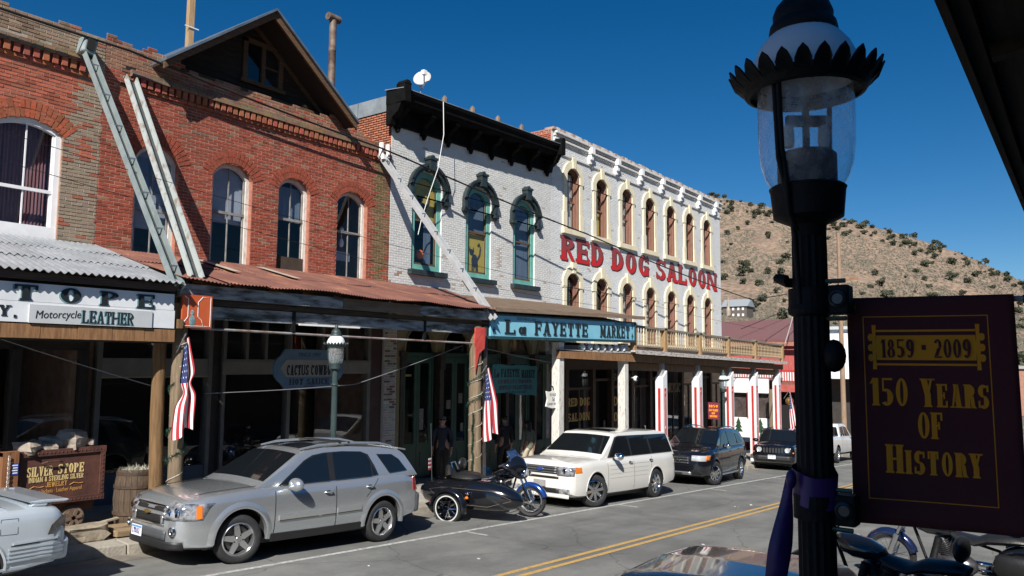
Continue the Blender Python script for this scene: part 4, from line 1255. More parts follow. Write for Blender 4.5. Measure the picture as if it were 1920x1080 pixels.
for xx, sgn in ((15.58, 1), (23.12, -1)):
    for zz in (3.62, 3.95):
        for k in range(5):
            a = R(-60 + k * 30)
            p = Vector((xx, 12.07, zz + (xx - 15.5) * .0148)); q = p + Vector((sgn * .13 * math.cos(a), 0, .13 * math.sin(a)))
            mb.bar(p, q, .008, .03, up=(0, 0, 1), w2=.008, h2=.006)
mb.build('corner_fan', m_bluesh, ms)
plain_text('SERVING BY', .11, m_bluesh, ms, (16.6, 12.075, 3.955), FACE_Y, extrude=.001, width=.9)
plain_text('AUTHENTIC', .11, m_bluesh, ms, (21.9, 12.075, 4.06), FACE_Y, extrude=.001, width=.85)

# ---- shop fronts in the shade ----
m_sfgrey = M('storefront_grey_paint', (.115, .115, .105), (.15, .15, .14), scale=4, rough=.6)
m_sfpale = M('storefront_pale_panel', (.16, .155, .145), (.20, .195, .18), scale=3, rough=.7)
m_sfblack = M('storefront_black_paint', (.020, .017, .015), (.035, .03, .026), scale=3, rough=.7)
m_shopglass = glass('shop_glass', ior=1.5)
SY = 15.35
s1 = empty('shop_front', (4.5, SY, .1), 'black painted shop front of the leftmost shop in deep shade', parent=b1, inv=True)
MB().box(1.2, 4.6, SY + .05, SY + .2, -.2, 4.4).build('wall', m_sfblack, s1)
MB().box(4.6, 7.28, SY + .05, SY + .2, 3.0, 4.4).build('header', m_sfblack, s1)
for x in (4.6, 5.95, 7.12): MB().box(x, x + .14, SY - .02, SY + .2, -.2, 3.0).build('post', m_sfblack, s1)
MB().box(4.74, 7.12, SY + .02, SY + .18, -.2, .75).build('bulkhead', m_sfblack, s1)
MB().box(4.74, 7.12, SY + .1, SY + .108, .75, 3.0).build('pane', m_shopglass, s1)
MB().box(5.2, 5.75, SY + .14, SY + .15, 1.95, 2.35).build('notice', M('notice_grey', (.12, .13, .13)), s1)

s2 = empty('shop_front', (11.2, SY, -.2), 'grey framed shop front with two tiers of transom lights under the rusty awning', parent=b2, inv=True)
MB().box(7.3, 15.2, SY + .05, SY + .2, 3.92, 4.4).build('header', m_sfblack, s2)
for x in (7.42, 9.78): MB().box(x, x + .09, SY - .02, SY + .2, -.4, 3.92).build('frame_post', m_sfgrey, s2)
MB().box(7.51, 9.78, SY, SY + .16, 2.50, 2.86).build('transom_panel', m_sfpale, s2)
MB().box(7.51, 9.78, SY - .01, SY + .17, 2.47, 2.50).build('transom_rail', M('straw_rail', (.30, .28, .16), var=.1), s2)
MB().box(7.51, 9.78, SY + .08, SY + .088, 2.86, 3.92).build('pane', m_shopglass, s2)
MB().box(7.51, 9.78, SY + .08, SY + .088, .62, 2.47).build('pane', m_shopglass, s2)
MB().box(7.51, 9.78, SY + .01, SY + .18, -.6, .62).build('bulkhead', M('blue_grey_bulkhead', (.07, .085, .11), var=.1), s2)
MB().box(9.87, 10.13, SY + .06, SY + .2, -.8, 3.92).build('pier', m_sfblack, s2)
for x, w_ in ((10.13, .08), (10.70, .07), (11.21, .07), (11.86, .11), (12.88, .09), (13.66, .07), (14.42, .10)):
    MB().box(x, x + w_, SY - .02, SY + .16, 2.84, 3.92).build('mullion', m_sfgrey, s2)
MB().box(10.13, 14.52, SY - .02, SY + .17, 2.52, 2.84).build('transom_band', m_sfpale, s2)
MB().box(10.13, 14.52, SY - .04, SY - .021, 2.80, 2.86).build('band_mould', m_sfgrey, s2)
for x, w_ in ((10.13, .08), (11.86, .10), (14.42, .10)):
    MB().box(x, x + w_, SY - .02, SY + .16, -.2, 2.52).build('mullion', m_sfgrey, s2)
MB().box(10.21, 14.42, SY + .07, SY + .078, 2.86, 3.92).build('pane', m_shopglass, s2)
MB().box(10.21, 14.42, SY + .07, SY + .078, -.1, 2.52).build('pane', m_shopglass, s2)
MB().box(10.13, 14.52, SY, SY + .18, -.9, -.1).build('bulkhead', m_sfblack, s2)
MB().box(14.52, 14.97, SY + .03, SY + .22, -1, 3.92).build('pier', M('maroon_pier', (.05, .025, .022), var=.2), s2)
for k in range(7):   # goods standing in the window
    x = 10.5 + k * .53
    MB().lathe([(0, 0), (.10, .02), (.12, .3), (.07, .42), (.02, .46), (.05, .52), (0, .58)], 8, (x, SY + .45 + .1 * (k % 3), -.05 + .04 * (k % 2))).build('merchandise', M('goods_%d' % (k % 3), [(.10, .07, .03), (.05, .08, .14), (.16, .15, .13)][k % 3], var=.3), s2)
wp = empty('brick_pier', (15.2, SY, -.5), 'narrow white painted brick pier beside the green arched shop front', parent=b2, inv=True)
brickwall(wp, 14.99, 15.44, -.9, 3.95, [], lambda u, d, z: (u, SY - .05 - d, z), lambda u, z, rr: tuple(k * rr.uniform(.8, 1.1) for k in ((.40, .40, .39) if rr.random() > (.25 if z > 1.6 else .05) else (.16, .13, .11))), m_mortar_white, seed=51)
MB().box(14.995, 15.435, SY - .045, SY + .25, -.95, 3.95).build('core', m_mortar_white, wp)

s3 = empty('shop_front', (19.6, SY, -.6), 'dark green shop front of tall arched doors between cream piers under the market sign', parent=b3, inv=True)
m_creamd = M('dull_cream_pier', (.20, .175, .10), (.25, .22, .135), scale=3, rough=.7)
m_dgreen = M('bottle_green_door', (.018, .062, .045), (.03, .085, .062), scale=3, rough=.5)
m_iron = M('cast_iron_brown', (.028, .022, .018), (.05, .04, .032), scale=4, rough=.6)
for c in (16.43, 18.05, 19.67, 21.29, 22.91):
    n_ = 10
    arc = [(c + .66 * math.cos(R(180 - 18 * i)), 3.12 + .78 * math.sin(R(180 - 18 * i))) for i in range(n_ + 1)]
    MB().prism([(c - .81, 3.12)] + arc + [(c + .81, 3.12), (c + .81, 4.5), (c - .81, 4.5)], 'y', SY - .02, SY + .16).build('arch', m_creamd, s3)
    mb = MB(); mb.tube([(p[0], SY - .03, p[1]) for p in arc], .035, 6); mb.build('arch_mould', m_creamd, s3)
    col = MB().box(c - .81, c - .67, SY - .06, SY + .16, -1.3, 2.98)
    col.box(c - .86, c - .60, SY - .10, SY + .16, 2.98, 3.12); col.box(c - .84, c - .64, SY - .12, SY - .061, 2.62, 2.98); col.box(c - .84, c - .64, SY - .1, SY - .061, -1.3, .2)
    col.build('column', m_iron, s3)
    gz = G(c) + .2
    d = MB(); d.box(c - .66, c + .66, SY + .06, SY + .14, 2.98, 3.10); d.box(c - .66, c - .60, SY + .06, SY + .14, gz, 2.98); d.box(c + .60, c + .66, SY + .06, SY + .14, gz, 2.98)
    d.build('door_frame', m_dgreen, s3)
    for sgn in (-1, 1):
        a, b = (c - .595, c - .005) if sgn < 0 else (c + .005, c + .595)
        lf = MB(); lf.box(a, a + .11, SY + .08, SY + .13, gz, 2.97); lf.box(b - .11, b, SY + .08, SY + .13, gz, 2.97); lf.box(a + .11, b - .11, SY + .08, SY + .13, gz, gz + .95); lf.box(a + .11, b - .11, SY + .08, SY + .13, 2.8, 2.97)
        lf.box(a + .15, b - .15, SY + .065, SY + .081, gz + .3, gz + .7)
        lf.build('door_leaf', m_dgreen, s3)
        MB().box(a + .11, b - .11, SY + .10, SY + .106, gz + .95, 2.8).build('pane', m_shopglass, s3)
    fan = MB().add([(p[0], SY + .1, p[1]) for p in arc], [tuple(range(n_ + 1))]); fan.build('fanlight', m_shopglass, s3)
MB().box(15.45, 15.62, SY - .02, SY + .16, -1.2, 4.5).build('end_pier', m_creamd, s3)
MB().box(23.72, 24.05, SY - .02, SY + .16, -1.6, 4.5).build('end_pier', m_creamd, s3)
MB().box(16.15, 16.42, SY + .3, SY + .33, 2.42, 2.48).build('tube_light', M('warm_tube', (.8, .6, .3), var=0), s3)
for x, z, w_, h_ in ((17.75, 1.45, .22, .26), (18.3, 1.6, .18, .3), (18.4, .75, .3, .25), (19.5, 1.2, .25, .35), (16.55, .9, .2, .6)):
    MB().box(x, x + w_, SY + .12, SY + .125, z, z + h_).build('window_poster', M('poster_grey', (.20, .20, .19), (.3, .3, .28), scale=8), s3)

s4 = empty('shop_front', (31.8, SY, -1.2), 'dark saloon front with tall windows and gilt lettering behind the striped posts', parent=b4, inv=True)
MB().box(24.05, 39.6, SY + .02, SY + .2, 2.6, 3.6).build('header', M('brown_header', (.06, .042, .03), var=.2), s4)
m_frame4 = M('saloon_frame_brown', (.035, .022, .016), (.055, .036, .026), scale=4, rough=.5)
xs4 = [24.1, 26.05, 27.5, 29.2, 30.9, 32.4, 34.2, 35.9, 37.6, 39.4]
for i, x in enumerate(xs4):
    MB().box(x, x + .2, SY - .03, SY + .18, G(x) + .1, 2.6).build('pilaster', m_frame4, s4)
    if i < 9:
        x1 = xs4[i + 1]
        if i in (1, 4, 7):
            d = MB().box(x + .2, x1, SY + .55, SY + .6, G(x) + .1, 2.2); d.build('recessed_door', m_sfblack, s4)
            MB().box(x + .2, x1, SY + .05, SY + .1, 2.15, 2.25).build('door_rail', m_frame4, s4)
        else:
            MB().box(x + .2, x1, SY + .08, SY + .09, G(x) + .55, 2.6).build('pane', m_shopglass, s4)
            MB().box(x + .2, x1, SY + .02, SY + .16, G(x) + .05, G(x) + .6).build('bulkhead', m_frame4, s4)
            MB().box(x + .2, x1, SY + .04, SY + .14, 1.85, 1.93).build('rail', m_frame4, s4)
            xm = (x + .2 + x1) / 2
            MB().box(xm - .03, xm + .03, SY + .05, SY + .13, G(x) + .6, 1.85).build('mullion', m_frame4, s4)
m_gilt = M('gilt_paint', (.62, .42, .12), var=.15, rough=.45)
slab_text(MB(), 'RED DOG', 24.42, 25.95, 1.25, .30, 'y', SY + .079, SY + .07, T=.18).build('gilt_name', m_gilt, s4)
slab_text(MB(), 'SALOON', 24.42, 25.95, .70, .30, 'y', SY + .079, SY + .07, T=.18).build('gilt_name', m_gilt, s4)
for k, ch in enumerate('DOG'):
    slab_text(MB(), ch, 27.85, 28.2, 1.15 - k * .62, .36, 'y', SY + .079, SY + .07, T=.18).build('gilt_letter', m_gilt, s4)
slab_text(MB(), 'SALOON', 27.75, 29.15, 2.15, .28, 'y', SY + .019, SY + .01, T=.18).build('gilt_name', M('dull_gilt', (.22, .19, .13), var=.2), s4)
slab_text(MB(), 'MUSIC', 32.65, 34.1, 1.55, .42, 'y', SY + .03, SY + .02, T=.2).build('painted_word', M('dull_gilt', (.22, .19, .13)), s4)
for a in range(5):
    x = 24.5 + a * .33
    MB().ball((x, SY + .5, -.3 + .12 * (a % 2)), (.16, .12, .3), 8, 6).build('merchandise', M('goods_2', (.16, .15, .13)), s4)

# ---- saloon balcony ----
bal = empty('balcony', (31.2, 13.8, 2.9), 'weathered wooden balcony with turned balusters across the saloon front', 'balcony')
def bz(x): return -.0185 * (x - 23.3)
def bal_beam(x0, x1, y0, y1, z0, z1, name, mat):
    tilt_box(MB(), x0, x1, y0, y1, z0 + bz(x0), z1 + bz(x0), z0 + bz(x1), z1 + bz(x1)).build(name, mat, bal)
m_rail = M('weathered_rail', (.16, .135, .10), (.26, .225, .17), scale=4, stretch=WOODX, rough=.85, bump=.3)
m_floorw = M('chipped_white_edge', (.14, .10, .075), (.50, .47, .44), scale=5, stretch=(1, 4, 4), rough=.9, lo=.33, hi=.55)
m_balus = M('baluster_wood', (.20, .14, .075), (.36, .29, .19), scale=6, rough=.8, bump=.2)
m_post = M('newel_wood', (.24, .14, .06), (.34, .22, .11), scale=4, stretch=WOOD, rough=.8)
bal_beam(23.3, 39.1, 12.12, 12.26, 4.06, 4.13, 'top_rail', m_rail)
bal_beam(23.3, 39.1, 12.16, 12.22, 3.42, 3.47, 'bottom_rail', m_rail)
k = 0
x = 23.2
while x < 39.2:    # floor planks run back to the wall
    tilt_box(MB(), x, x + .30, 12.02, 15.32, 3.22 + bz(x), 3.275 + bz(x), 3.22 + bz(x + .3), 3.275 + bz(x + .3)).build('floor_plank', m_floorw, bal); x += .306
bal_beam(23.2, 39.15, 12.0, 12.018, 3.16, 3.30, 'floor_edge', m_floorw)
bal_beam(18.9, 39.15, 12.20, 12.34, 2.90, 3.14, 'beam', m_brownwood)
bal_beam(23.5, 39.15, 12.40, 12.50, 2.62, 2.88, 'inner_beam', m_brownwood)
for kx_ in range(16): MB().box(23.6 + kx_ * 1.0, 23.7 + kx_ * 1.0, 12.5, 15.3, 2.98 - .0185 * kx_, 3.2 - .0185 * kx_).build('joist', m_beam, bal)
bm_ = MB().lathe([(.032, 0), (.032, .06), (.018, .08), (.036, .13), (.024, .19), (.016, .25), (.030, .31), (.016, .37), (.026, .42), (.034, .47), (.018, .52), (.03, .56), (.03, .6)], 8)
bme = bm_.mesh('baluster', 40); bme.materials.append(m_balus)
x = 23.42
posts = [23.36, 25.7, 28.82, 31.8, 35.1, 38.95]
while x < 38.9:
    if all(abs(x - p) > .12 for p in posts): inst(bme, 'baluster', (x, 12.19, 3.465 + bz(x)), bal)
    x += .20
for p in posts:
    MB().box(p - .085, p + .085, 12.10, 12.27, 3.29 + bz(p), 4.055 + bz(p)).build('newel_post', m_post, bal)
    MB().box(p - .10, p + .10, 12.085, 12.28, 4.132 + bz(p), 4.17 + bz(p)).build('post_cap', m_rail, bal)
MB().box(18.9, 23.2, 12.2, 12.3, 3.18, 3.24).build('worn_ledge', m_floorw, bal)
for k in range(7):   # white jugs / insulators on the ledge under the market sign
    o = MB().lathe([(.0, 0), (.10, .0), (.115, .05), (.10, .13), (.06, .17), (.07, .2), (0, .2)], 10, (20.2 + k * .42, 12.27, 3.245)).build('white_jug', m_white, smooth=50)
    tag(o, 'small white jug standing in the row under the market sign', 'jug', 'white jugs on ledge')

# ---- posts ----
def log_post(name, x, y, r, zt, label, mat, lean=0, cat='post', grp=None):
    zb = G(x) + .16
    n = 9; pts = []; rs = []
    for i in range(n):
        t = i / (n - 1); pts.append((x + lean * t + .012 * math.sin(t * 7 + x), y + .012 * math.cos(t * 5 + x), zb + (zt - zb) * t)); rs.append(r * (1.06 - .08 * t) * (1 + .015 * math.sin(t * 23)))
    o = MB().tube(pts, rs, 14).build(name, mat, smooth=50)
    return tag(o, label, cat, grp)
m_logA = M('tan_log', (.10, .055, .022), (.20, .115, .048), scale=2.5, stretch=(10, 10, .8), rough=.85, bump=.5, bscale=12)
m_logB = M('grey_brown_log', (.11, .078, .048), (.22, .165, .105), scale=2.5, stretch=(10, 10, .8), rough=.9, bump=.5, bscale=12)
log_post('wooden_post', 7.02, 12.35, .105, 3.12, 'bare tan log post under the right end of the white tin awning', m_logA, -.06)
log_post('wooden_post', 7.26, 12.2, .115, 3.9, 'grey log post wound with garland below the orange sign', m_logB, -.04)
log_post('wooden_post', 15.08, 12.2, .155, 3.72, 'thick log post wound with garland and draped in red cloth', m_logB, -.03)
o = MB().box(15.28, 15.42, 12.12, 12.26, G(15.3) + .16, 3.75).build('wooden_post', M('dark_post', (.035, .03, .027), (.07, .06, .052), scale=4, stretch=WOOD)); tag(o, 'dark square post behind the right hand flag at thick log post', 'post')
m_chip = M('chipped_white_post', (.20, .155, .12), (.58, .56, .52), scale=6, stretch=(5, 5, .9), rough=.85, lo=.30, hi=.48, bump=.3)
for x, lb in ((19.06, 'chipped white square post beside the small candy sign'), (22.99, 'chipped white square post at the right end of the market sign')):
    o = MB().box(x - .13, x + .13, 12.25, 12.51, G(x) + .16, 3.44 if x < 20 else 3.5).build('wooden_post', m_chip, bevel=.012); tag(o, lb, 'post')
m_pw = M('post_white', (.64, .65, .66), var=.05, rough=.5); m_pr = M('post_red', (.42, .025, .02), var=.12, rough=.5)
labs = ['striped red and white saloon post behind the roof of the white wagon', 'striped red and white saloon post above the black SUV windscreen', 'striped red and white saloon post right of the far maroon banner', 'striped red and white saloon post in front of the white tree panel', 'striped red and white saloon post above the black jeep']
for x, lb in zip((25.82, 29.0, 32.35, 35.38, 38.62), labs):
    p = empty('porch_post', (x, 12.38, G(x) + .16), lb, 'post', 'striped saloon posts')
    zt = 2.62 + bz(x) * .5
    z0 = G(x) + .16
    MB().box(x - .10, x + .10, 12.28, 12.48, z0, zt + .3).build('core', M('grey_core', (.30, .30, .29), var=.2), p)
    # painted casing with a bevelled head
    MB().add([(x - .17, 12.22, z0), (x + .17, 12.22, z0), (x + .17, 12.52, z0), (x - .17, 12.52, z0), (x - .17, 12.22, zt - .24), (x + .17, 12.22, zt), (x + .17, 12.52, zt), (x - .17, 12.52, zt - .24)],
             [(0, 3, 2, 1), (4, 5, 6, 7), (0, 1, 5, 4), (1, 2, 6, 5), (2, 3, 7, 6), (3, 0, 4, 7)]).build('casing', m_pw, p)
    for a, b in ((-.075, .085),):
        MB().box(x + a, x + b, 12.212, 12.219, z0 + .3, zt - .62).build('stripe', m_pr, p)
        MB().box(x - .178, x - .171, 12.32, 12.42, z0 + .3, zt - .62).build('stripe', m_pr, p)
    mb = MB()
    for zz in (zt - .78, z0 + 1.55, z0 + .9):
        mb.tube([(x - .04, 12.208, zz), (x, 12.208, zz + .07), (x + .05, 12.208, zz), (x, 12.208, zz - .07)], .008, 5, closed=True)
    mb.box(x - .002, x + .012, 12.2085, 12.2115, z0 + .5, zt - .9)
    mb.build('scroll', m_pw, p)
cameraobj = empty('security_camera', (23.28, 12.1, 2.35), 'small white dome camera fixed on the chipped post', 'camera')
MB().ball((23.3, 12.08, 2.35), .09, 12, 8).build('dome', m_white, cameraobj, smooth=60)
MB().lathe([(.055, 0), (.06, .03), (0, .03)], 12, (23.24, 12.0, 2.35), rot3(90, 0, 0)).build('lens', m_black, cameraobj)
MB().box(23.1, 23.25, 12.1, 12.14, 2.36, 2.40).build('bracket', m_alloy, cameraobj)

# ---- drain chutes leaning from parapets to eaves ----
def chute(name, p, q, w, mat, label, head=True, ribs=5, open_=True, gap=.0):
    p, q = Vector(p), Vector(q)
    c = empty(name, q, label, 'drain chute')
    d = (q - p).normalized(); side = d.cross(Vector((0, 1, 0))); side.normalize(); up = side.cross(d)
    if up.z < 0: up = -up
    for s_ in (-1, 1):
        a = side * (s_ * w / 2)
        MB().bar(p + a, q + a, .028, .115, up=up).build('rail', mat, c)
    MB().bar(p - up * .06, q - up * .06, w - .03, .02, up=up).build('trough', M('chute_dark', (.05, .055, .055), var=.3), c)
    for k in range(ribs):
        t = (k + .5) / ribs; m_ = p + (q - p) * t + up * .05
        MB().bar(m_ - side * (w / 2), m_ + side * (w / 2), .03, .02, up=up).build('cross_strap', m_alloy, c)
    if head:
        MB().obox(p + Vector((0, .05, .12)), (w + .1, .3, .34), rot3(0, 8, 0)).build('rain_head', mat, c, bevel=.04)
        MB().obox(p + Vector((0, -.11, .13)), (w - .02, .03, .22), rot3(0, 8, 0)).build('head_mouth', m_dark, c)
    return c
m_zinc = M('zinc_paint', (.22, .27, .27), (.32, .37, .37), scale=3, rough=.55, metal=.3)
m_flake = M('flaking_zinc', (.25, .20, .16), (.38, .42, .41), scale=5, rough=.7, metal=.15, lo=.35, hi=.5)
m_brace = M('pale_galvanised', (.42, .44, .45), (.55, .57, .58), scale=4, rough=.5, metal=.3)
chute('drain_chute', (6.85, 15.25, 8.72), (7.02, 11.95, 4.02), .16, m_zinc, 'blue grey drain chute with boxed head leaning on the left shop', True, 7)
chute('drain_chute', (7.78, 15.42, 8.55), (7.42, 12.1, 4.22), .21, m_flake, 'rust stained drain chute leaning beside the blue grey one', False, 0)
chute('drain_chute', (14.72, 15.35, 8.47), (15.40, 11.9, 3.92), .17, m_brace, 'pale galvanised drain chute leaning from brick corner down to market sign', False, 9)
mb = MB(); mb.box(14.60, 14.66, 15.18, 15.3, 8.36, 8.78); mb.box(14.86, 14.91, 15.2, 15.32, 8.40, 8.78); mb.box(14.58, 14.7, 15.1, 15.2, 8.3, 8.42)
tag(mb.build('clamp', m_white), 'white metal clamp at the head of the pale chute under dentil row', 'clamp')

# ---- garland, light strings, flags, cloth ----
m_garl = M('green_garland', (.012, .055, .035), (.03, .10, .06), scale=20, rough=.8)
def garland(x, y, r, z0, z1, turns, label, hang=None):
    rr = random.Random(int(x * 10)); mb = MB(); n = int(turns * 40)
    for i in range(n):
        t = i / n; a = t * turns * 2 * PI
        p = Vector((x + math.cos(a) * (r + .03), y + math.sin(a) * (r + .03), z0 + (z1 - z0) * t + .06 * math.sin(a * .5)))
        for k in range(7):
            d = Vector((rr.gauss(0, 1), rr.gauss(0, 1), rr.gauss(0, 1))).normalized() * .06
            s_ = d.cross(Vector((.3, .5, .8))).normalized() * .008
            mb.add([p - s_, p + s_, p + d], [(0, 1, 2)])
    if hang:
        for i in range(120):
            t = i / 120; p = Vector((hang[0] + .02 * math.sin(t * 20), hang[1], hang[2] + (hang[3] - hang[2]) * t))
            for k in range(7):
                d = Vector((rr.gauss(0, 1), rr.gauss(0, 1), rr.gauss(0, 1))).normalized() * .06
                s_ = d.cross(Vector((.3, .5, .8))).normalized() * .008
                mb.add([p - s_, p + s_, p + d], [(0, 1, 2)])
    tag(mb.build('garland', m_garl), label, 'garland')
garland(7.25, 12.2, .12, .85, 2.4, 2.6, 'green tinsel garland wound round the grey log post at left flag')
garland(15.07, 12.2, .165, 1.5, 3.0, 2.4, 'green tinsel garland wound round the thick log post', hang=(14.86, 12.1, 1.6, .1))
for x, y, r, z0, z1, t_, lb in ((7.25, 12.2, .125, .7, 3.2, 7, 'thin string of lights coiled round the grey log post'), (15.07, 12.2, .168, .3, 2.9, 7, 'thin string of lights coiled round the thick log post')):
    pts = [(x + math.cos(a / 12 * 2 * PI) * r, y + math.sin(a / 12 * 2 * PI) * r, z0 + (z1 - z0) * a / (12 * t_)) for a in range(12 * t_ + 1)]
    tag(MB().tube(pts, .007, 5).build('light_string', M('pale_wire', (.45, .43, .38), var=.1)), lb, 'light string')
m_flag = M('flag_cloth', (.92, .92, .92), (1.0, 1.0, 1.0), scale=6, attr=True, rough=.8)
def flag(name, top, label, L=1.55, W=.32, lean=.1, twist=.5, waist=None, stick=True, sc=1.0):
    """limp national flag hanging from a short staff: hoist gathered at the top, fly hanging down"""
    root = empty(name, top, label, 'flag')
    ns, nt_ = 60, 39
    mb = MB(); V = []
    for i in range(ns + 1):
        s_ = i / ns
        wd = W * (.25 + .75 * min(1, s_ * 1.8))
        if waist: wd *= 1 - .72 * math.exp(-((s_ - waist) / .09) ** 2)
        for j in range(nt_ + 1):
            t = j / nt_
            fold = math.sin(t * 3.2 * PI + s_ * 1.5) * .06 * (.4 + s_)
            x = (t - .5) * wd + lean * s_ + .05 * s_ * math.sin(s_ * 5)
            y = fold - .04
            z = -L * s_ - (1 - t) * .18 * (1 - s_ * .4) * 1.2 + .06 * math.sin(t * 6 + s_ * 4) * s_
            V.append((top[0] + x * sc, top[1] + y * sc, top[2] + z * sc))
    mb.v = V
    red, white, blue = (.36, .018, .03), (.66, .66, .66), (.018, .03, .12)
    for i in range(ns):
        for j in range(nt_):
            s_, t = (i + .5) / ns, (j + .5) / nt_
            if s_ < .42 and t < .54:
                a = (int(s_ * ns) % 4 == 1) and (int(t * nt_) % 4 == (1 if (int(s_ * ns) // 4) % 2 else 3))
                c = white if a else blue
            else: c = red if int(t * 13) % 2 == 0 else white
            k = nt_ + 1
            mb.f.append((i * k + j, (i + 1) * k + j, (i + 1) * k + j + 1, i * k + j + 1)); mb.c.append(c)
    mb.build('cloth', m_flag, root, smooth=180)
    if stick: MB().tube([(top[0] - .03, top[1] + .25, top[2] - .35), (top[0], top[1] - .02, top[2] + .05)], .012, 6).build('staff', m_alloy, root)
    return root
flag('flag', (7.17, 11.95, 3.22), 'limp striped flag tied to the grey log post under the orange sign', L=1.5, W=.30, lean=.06, waist=.52)
flag('flag', (15.10, 11.9, 2.72), 'limp striped flag hanging from the thick log post left of teal sign', L=1.62, W=.42, lean=.22)
tag(MB().add([(14.80, 12.0, 3.68), (15.12, 11.98, 3.70), (15.2, 11.99, 3.66), (15.16, 12.0, 3.18), (14.98, 12.02, 3.05), (14.86, 12.03, 2.62), (14.84, 12.02, 3.2), (14.79, 12.01, 3.3),
              (14.80, 12.03, 3.68), (15.12, 12.01, 3.70), (15.2, 12.02, 3.66), (15.16, 12.03, 3.18), (14.98, 12.05, 3.05), (14.86, 12.06, 2.62), (14.84, 12.05, 3.2), (14.79, 12.04, 3.3)],
             [(0, 1, 2, 3, 4, 5, 6, 7), (15, 14, 13, 12, 11, 10, 9, 8)] + [(i, (i + 1) % 8, (i + 1) % 8 + 8, i + 8) for i in range(8)]).build('red_cloth', M('red_cloth_m', (.40, .035, .03), (.55, .07, .05), scale=3, rough=.9)), 'faded red cloth wrapped round the head of thick log post', 'cloth')

# ---- hanging signs ----
osg = empty('orange_sign', (7.4, 12.0, 3.4), 'orange sign board with white outline hung above the left flag', 'sign')
MB().box(7.12, 7.66, 11.985, 12.025, 3.37, 3.92).build('board', M('orange_board', (.42, .07, .018), (.50, .10, .03), scale=2, rough=.6), osg)
mb = MB(); Ls = [(7.15, 3.89), (7.22, 3.85), (7.22, 3.55), (7.16, 3.47), (7.16, 3.40), (7.50, 3.40), (7.47, 3.50), (7.40, 3.56), (7.40, 3.80), (7.48, 3.89), (7.63, 3.89), (7.63, 3.40), (7.52, 3.40)]
mb.tube([(a, 11.984, b) for a, b in Ls], .006, 5); mb.build('outline', m_white, osg)
o = MB(); o.ball((7.30, 11.983, 3.48), (.055, .006, .10), 10, 8); o.ball((7.30, 11.983, 3.62), (.035, .006, .045), 10, 6); o.build('painted_figure', M('teal_figure', (.05, .16, .20), (.30, .36, .36), scale=30), osg)
MB().box(7.04, 7.12, 11.95, 12.1, 3.35, 3.5).build('hinge_block', m_logA, osg)
plain_text('S', .11, m_white, osg, (7.11, 11.984, 3.40), FACE_Y)

cs = empty('cowboy_sign', (10.9, 13.6, 2.2), 'blue rounded hanging sign reading CACTUS COWBOY HOT SAUCE behind the street lamp', 'sign')
pts = [(10.42, 3.08), (11.75, 3.08)] + [(11.75 + .28 * math.sin(R(a)), 2.68 + .30 * math.cos(R(a))) for a in range(20, 170, 20)] + [(11.72, 2.24), (10.45, 2.24)] + [(10.42 - .28 * math.sin(R(a)), 2.66 + .30 * math.cos(R(a))) for a in range(160, 10, -20)]
MB().prism(pts, 'y', 13.57, 13.62).build('board', M('slate_blue_board', (.10, .17, .23), (.13, .21, .28), scale=3), cs)
pts = [(10.45, 2.86), (11.7, 2.86), (11.86, 2.66), (11.7, 2.50), (10.45, 2.50), (10.30, 2.68)]
MB().prism(pts, 'y', 13.56, 13.571).build('cream_band', M('cream_band', (.33, .29, .23), var=.08), cs)
slab_text(MB(), 'CACTUS', 10.47, 11.03, 2.53, .22, 'y', 13.561, 13.553, T=.24, t=.13).build('name', ink, cs); slab_text(MB(), 'COWBOY', 11.10, 11.75, 2.53, .22, 'y', 13.561, 13.553, T=.24, t=.13).build('name', ink, cs)
slab_text(MB(), 'HOT SAUCE', 10.55, 11.60, 2.33, .13, 'y', 13.571, 13.563, T=.22).build('name', M('dark_olive_ink', (.04, .04, .035)), cs)
plain_text('SINCE 1997', .12, M('navy_ink', (.02, .02, .06), var=0), cs, (10.76, 13.569, 2.93), FACE_Y, width=.6)
plain_text('Naughty', .08, M('plum_ink', (.10, .03, .10), var=0), cs, (10.93, 13.569, 2.265), FACE_Y, width=.3, shear=.3)
for x in (10.55, 11.6): MB().tube([(x, 13.6, 3.08), (x, 13.6, 3.9)], .008, 5).build('chain', m_wire, cs)

ts = empty('teal_sign', (18.4, 13.4, 1.9), 'teal hanging sign with wavy edge reading LA FAYETTE MARKET under the market awning', 'sign')
P0 = []; n_ = 12
for i in range(n_ + 1): P0.append((17.28 + 2.17 * i / n_, 2.78 - .03 * i / n_ + .02 * math.sin(i)))
for i in range(1, 7): P0.append((19.45 + .02 * math.sin(i * 2), 2.75 - .9 * i / 6))
for i in range(1, n_ + 1): P0.append((19.45 - 2.17 * i / n_, 1.85 + .17 * i / n_ + .02 * math.sin(i)))
MB().prism(P0, 'y', 13.38, 13.43).build('board', M('teal_board', (.015, .14, .14), (.025, .18, .18), scale=2), ts)
slab_text(MB(), 'La FAYETTE', 17.36, 18.55, 2.42, .24, 'y', 13.381, 13.373, T=.22).build('name', ink, ts); slab_text(MB(), 'MARKET', 18.66, 19.33, 2.39, .24, 'y', 13.381, 13.373, T=.22).build('name', ink, ts)
mp_ = M('plum_sign_ink', (.09, .04, .05), var=0)
slab_text(MB(), 'COWBOYS-INDIAN', 17.55, 19.15, 2.24, .12, 'y', 13.381, 13.375, T=.15).build('line', mp_, ts); slab_text(MB(), 'JEWELS-COLLECTIBLES', 17.55, 19.2, 2.07, .12, 'y', 13.381, 13.375, T=.15).build('line', mp_, ts)
plain_text('and other fun stuff', .12, ink, ts, (17.85, 13.379, 1.96), FACE_Y, width=1.05, shear=.3)
for x in (17.5, 19.2): MB().tube([(x, 13.4, 2.76), (x, 13.4, 3.9)], .008, 5).build('chain', m_wire, ts)

